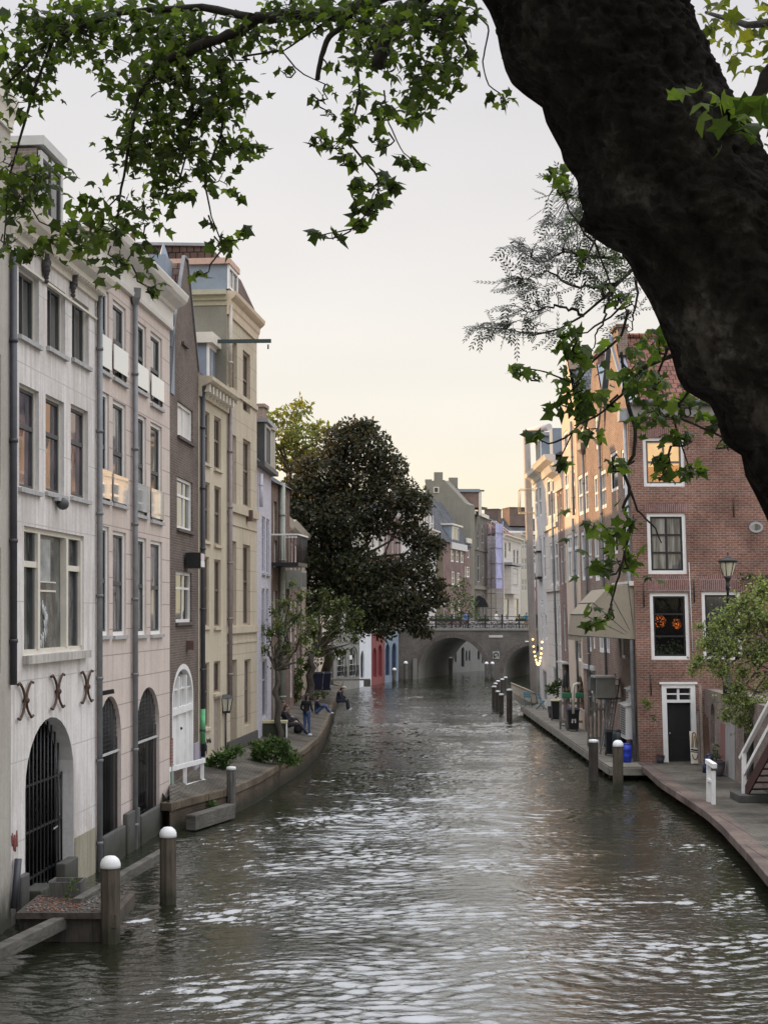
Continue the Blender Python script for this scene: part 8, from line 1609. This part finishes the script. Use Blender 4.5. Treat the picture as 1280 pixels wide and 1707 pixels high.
def person(label, base, rz, pose, top, legs, shoe, hair, longhair=False, cap=None, sc=1.0, voxel=.014):
    base = Vector(base); R_ = Matrix.Rotation(rz, 3, 'Z'); W = lambda v: base + R_ @ (Vector(v) * sc); J = dict(pose); mb = MB(); seg = []
    che, pel = Vector(J['che']), Vector(J['pel']); up = (che - pel).normalized(); sx = Vector((1, 0, 0))
    J['shL'], J['shR'] = tuple(che + sx * -.18 + up * .06), tuple(che + sx * .18 + up * .06); J['hiL'], J['hiR'] = tuple(pel - sx * .09), tuple(pel + sx * .09)
    def cap_(a, b, ra, rb, tagn):
        a, b = Vector(a), Vector(b); d = (b - a); d = d.normalized() if d.length > 1e-6 else Vector((0, 0, 1)); pts = [a - d * ra * .98, a - d * ra * .7, a, b, b + d * rb * .7, b + d * rb * .98]
        mb.tube([W(p) for p in pts], [r * sc for r in (ra * .2, ra * .7, ra, rb, rb * .7, rb * .2)], SKIN, 10); seg.append((W(a), W(b), max(ra, rb) * sc, tagn))
    cap_(pel + up * .02, pel.lerp(che, .5), .135, .125, 'top'); cap_(pel.lerp(che, .5), che, .125, .14, 'top'); cap_(che - sx * .08, che + sx * .08, .12, .12, 'top'); cap_(pel - sx * .06, pel + sx * .06, .12, .12, 'legs'); cap_(che + up * .08, J['nec'], .07, .055, 'skin')
    hd = Vector(J['hea']); fw = Vector((0, 1, 0)); cap_(hd - Vector((0, 0, .035)), hd + Vector((0, 0, .03)), .078, .092, 'skin'); cap_(J['nec'], hd - Vector((0, 0, .06)), .052, .06, 'skin'); cap_(hd + fw * .085 - Vector((0, 0, .0)), hd + fw * .10 - Vector((0, 0, .03)), .014, .017, 'skin')
    for s in (-1, 1): cap_(hd + sx * s * .088, hd + sx * s * .092 - Vector((0, 0, .025)), .016, .014, 'skin')
    for S in 'LR':
        sh, el, ha = (Vector(J[k + S]) for k in ('sh', 'el', 'ha')); cap_(sh, el, .058, .046, 'top'); cap_(el, el.lerp(ha, .82), .045, .034, 'top'); d = (ha - el).normalized(); pd = d.cross(Vector((0, 0, 1))).normalized(); cap_(el.lerp(ha, .85), ha + d * .03, .028, .03, 'skin')
        for k in range(4): o = ha + d * .05 + pd * (-.033 + .022 * k); cap_(o, o + d * (.055 - .008 * abs(k - 1.4)) - Vector((0, 0, .02)), .0095, .008, 'skin')
        o = ha + pd * .035 * (1 if S == 'L' else -1); cap_(o, o + d * .035 + pd * .02 * (1 if S == 'L' else -1), .011, .009, 'skin')
        hi, kn, an = (Vector(J[k + S]) for k in ('hi', 'kn', 'an')); cap_(hi, kn, .088, .062, 'legs'); cap_(kn, an, .06, .045, 'legs'); cap_(an + Vector((0, -.03, -.03)), an + Vector((0, .14, -.04)), .042, .036, 'shoe')
    src = mb.build('tmp'); md = src.modifiers.new('r', 'REMESH'); md.mode = 'VOXEL'; md.voxel_size = voxel * sc; sm = src.modifiers.new('s', 'SMOOTH'); sm.factor = .5; sm.iterations = 2
    dg = bpy.context.evaluated_depsgraph_get(); me = bpy.data.meshes.new_from_object(src.evaluated_get(dg)); bpy.data.objects.remove(src)
    t = thing('person', label, 'person', base); me.materials.clear(); M = [top, legs, shoe, SKIN]; key = dict(top=0, legs=1, shoe=2, skin=3)
    for m in M: me.materials.append(m)
    nv = len(me.polygons); ctr = np.zeros(nv * 3); me.polygons.foreach_get('center', ctr); ctr = ctr.reshape(-1, 3); best = np.full(nv, 1e9); idx = np.zeros(nv, np.int32)
    for a, b, r, tg in seg:
        a, b = np.array(a), np.array(b); d = b - a; l2 = max(d @ d, 1e-9); u = np.clip(((ctr - a) @ d) / l2, 0, 1); dist = np.linalg.norm(ctr - (a + u[:, None] * d), axis=1) - r; mk = dist < best; best[mk] = dist[mk]; idx[mk] = key[tg]
    me.polygons.foreach_set('material_index', idx); me.polygons.foreach_set('use_smooth', np.ones(nv, bool)); co = np.zeros(len(me.vertices) * 3); me.vertices.foreach_get('co', co); co = co.reshape(-1, 3) - np.array(base); me.vertices.foreach_set('co', co.ravel()); me.update()
    o = bpy.data.objects.new('body', me); link(o, t); o.location = (0, 0, 0)
    hb = MB(); h0 = hd + Vector((0, -.012, .035))
    hb.lathe(W(h0), [(.098 * sc * math.cos(a), .085 * sc * math.sin(a)) for a in np.linspace(-.25, math.pi / 2, 7)], hair, 12)
    hb.tube([W(hd + Vector((0, -.05, .06))), W(hd + Vector((0, -.075, -.02))), W(hd + Vector((0, -.065, -.09 if not longhair else -.26)))], [.06 * sc, .07 * sc, .045 * sc], hair, 10); hb.build('hair', t)
    if cap:
        cb_ = MB(); cb_.lathe(W(hd + Vector((0, 0, .05))), [(.104 * sc, -.02), (.104 * sc, .03), (.08 * sc, .075), (.02, .09)], cap, 12); cb_.tube([W(hd + Vector((0, .06, .05))), W(hd + Vector((0, .17, .035)))], [.07 * sc, .05 * sc], cap, 8); cb_.build('cap', t)
    return t
r = math.radians
q = WG(511, 1226); person('standing person in black hoodie and blue jeans on the left wharf', q, r(-30), STAND, CLO['black'], CLO['jeans'], CLO['paleblue'], HAIRD, True)
q = WG(478, 1226); person('person in dark clothes lounging by the planter, nearer of two', q + Vector((0.1, 0, 0)), r(-100), LOUNGE, CLO['black'], CLO['dark'], CLO['white'], HAIRB, True)
q = WG(476, 1217); person('person in dark coat sitting behind the lounging one by the wharf tree', q, r(-95), LOUNGE, CLO['dark'], CLO['navy'], CLO['grey'], HAIRB, True)
q = WG(528, 1190); person('bearded person in navy jumper sitting with knees up on the wharf', q, r(-80), SITG, CLO['navy'], CLO['jeans'], CLO['white'], HAIRD)
e_ = LEDGE[9].lerp(LEDGE[10], .55); e_.z = 0
person('person in navy jacket with white stripe sitting on the wharf edge', Vector((G(548, 1172, EZ).x, G(548, 1172, EZ).y, EZ)) + Vector((.55, 0, 0)), r(-90), SITE, CLO['navy'], CLO['navy'], CLO['white'], HAIRD)
person('person in white cap sitting on the wharf edge, farthest of the group', Vector((G(556, 1170, EZ).x, G(556, 1170, EZ).y, EZ)) + Vector((.35, 0, 0)), r(-90), SITE, CLO['black'], CLO['dark'], CLO['white'], HAIRD, False, CLO['white'])
bgp = WG(497, 1222); mb = MB(); mb.lathe(bgp, [(.14, 0), (.19, .1), (.17, .3), (.10, .42), (.03, .45)], CLO['black'], 10); mb.tube([bgp + Vector((-.1, 0, .35)), bgp + Vector((0, 0, .56)), bgp + Vector((.1, 0, .35))], .015, CLO['dark'], 6); tag(mb.build('bag', None, bgp), 'slumped black bag on the wharf beside the standing person', 'bag')
zb0 = ztop + .02
for x, Y, ps, tp, lg, sh, hr_, cp, lab, z in ((877, YB + .75, LEANF, 'teal', 'tan', 'dark', HAIRB, CLO['grey'], 'person in teal jacket and tan trousers leaning on the bridge railing', 0), (777, YB + 2.6, STAND, 'blue', 'dark', 'dark', HAIRB, None, 'person in blue jacket standing among bicycles on the bridge', 1), (827, YB + 3.0, STAND, 'white', 'grey', 'dark', HAIRD, None, 'dark haired person in white shirt standing on the bridge', 2)):
    person(lab, Vector(((x - CX) / F * Y, Y, zb0)), math.pi + z * .5, ps, CLO[tp], CLO[lg], CLO[sh], hr_, False, cp, 1.0, .018)
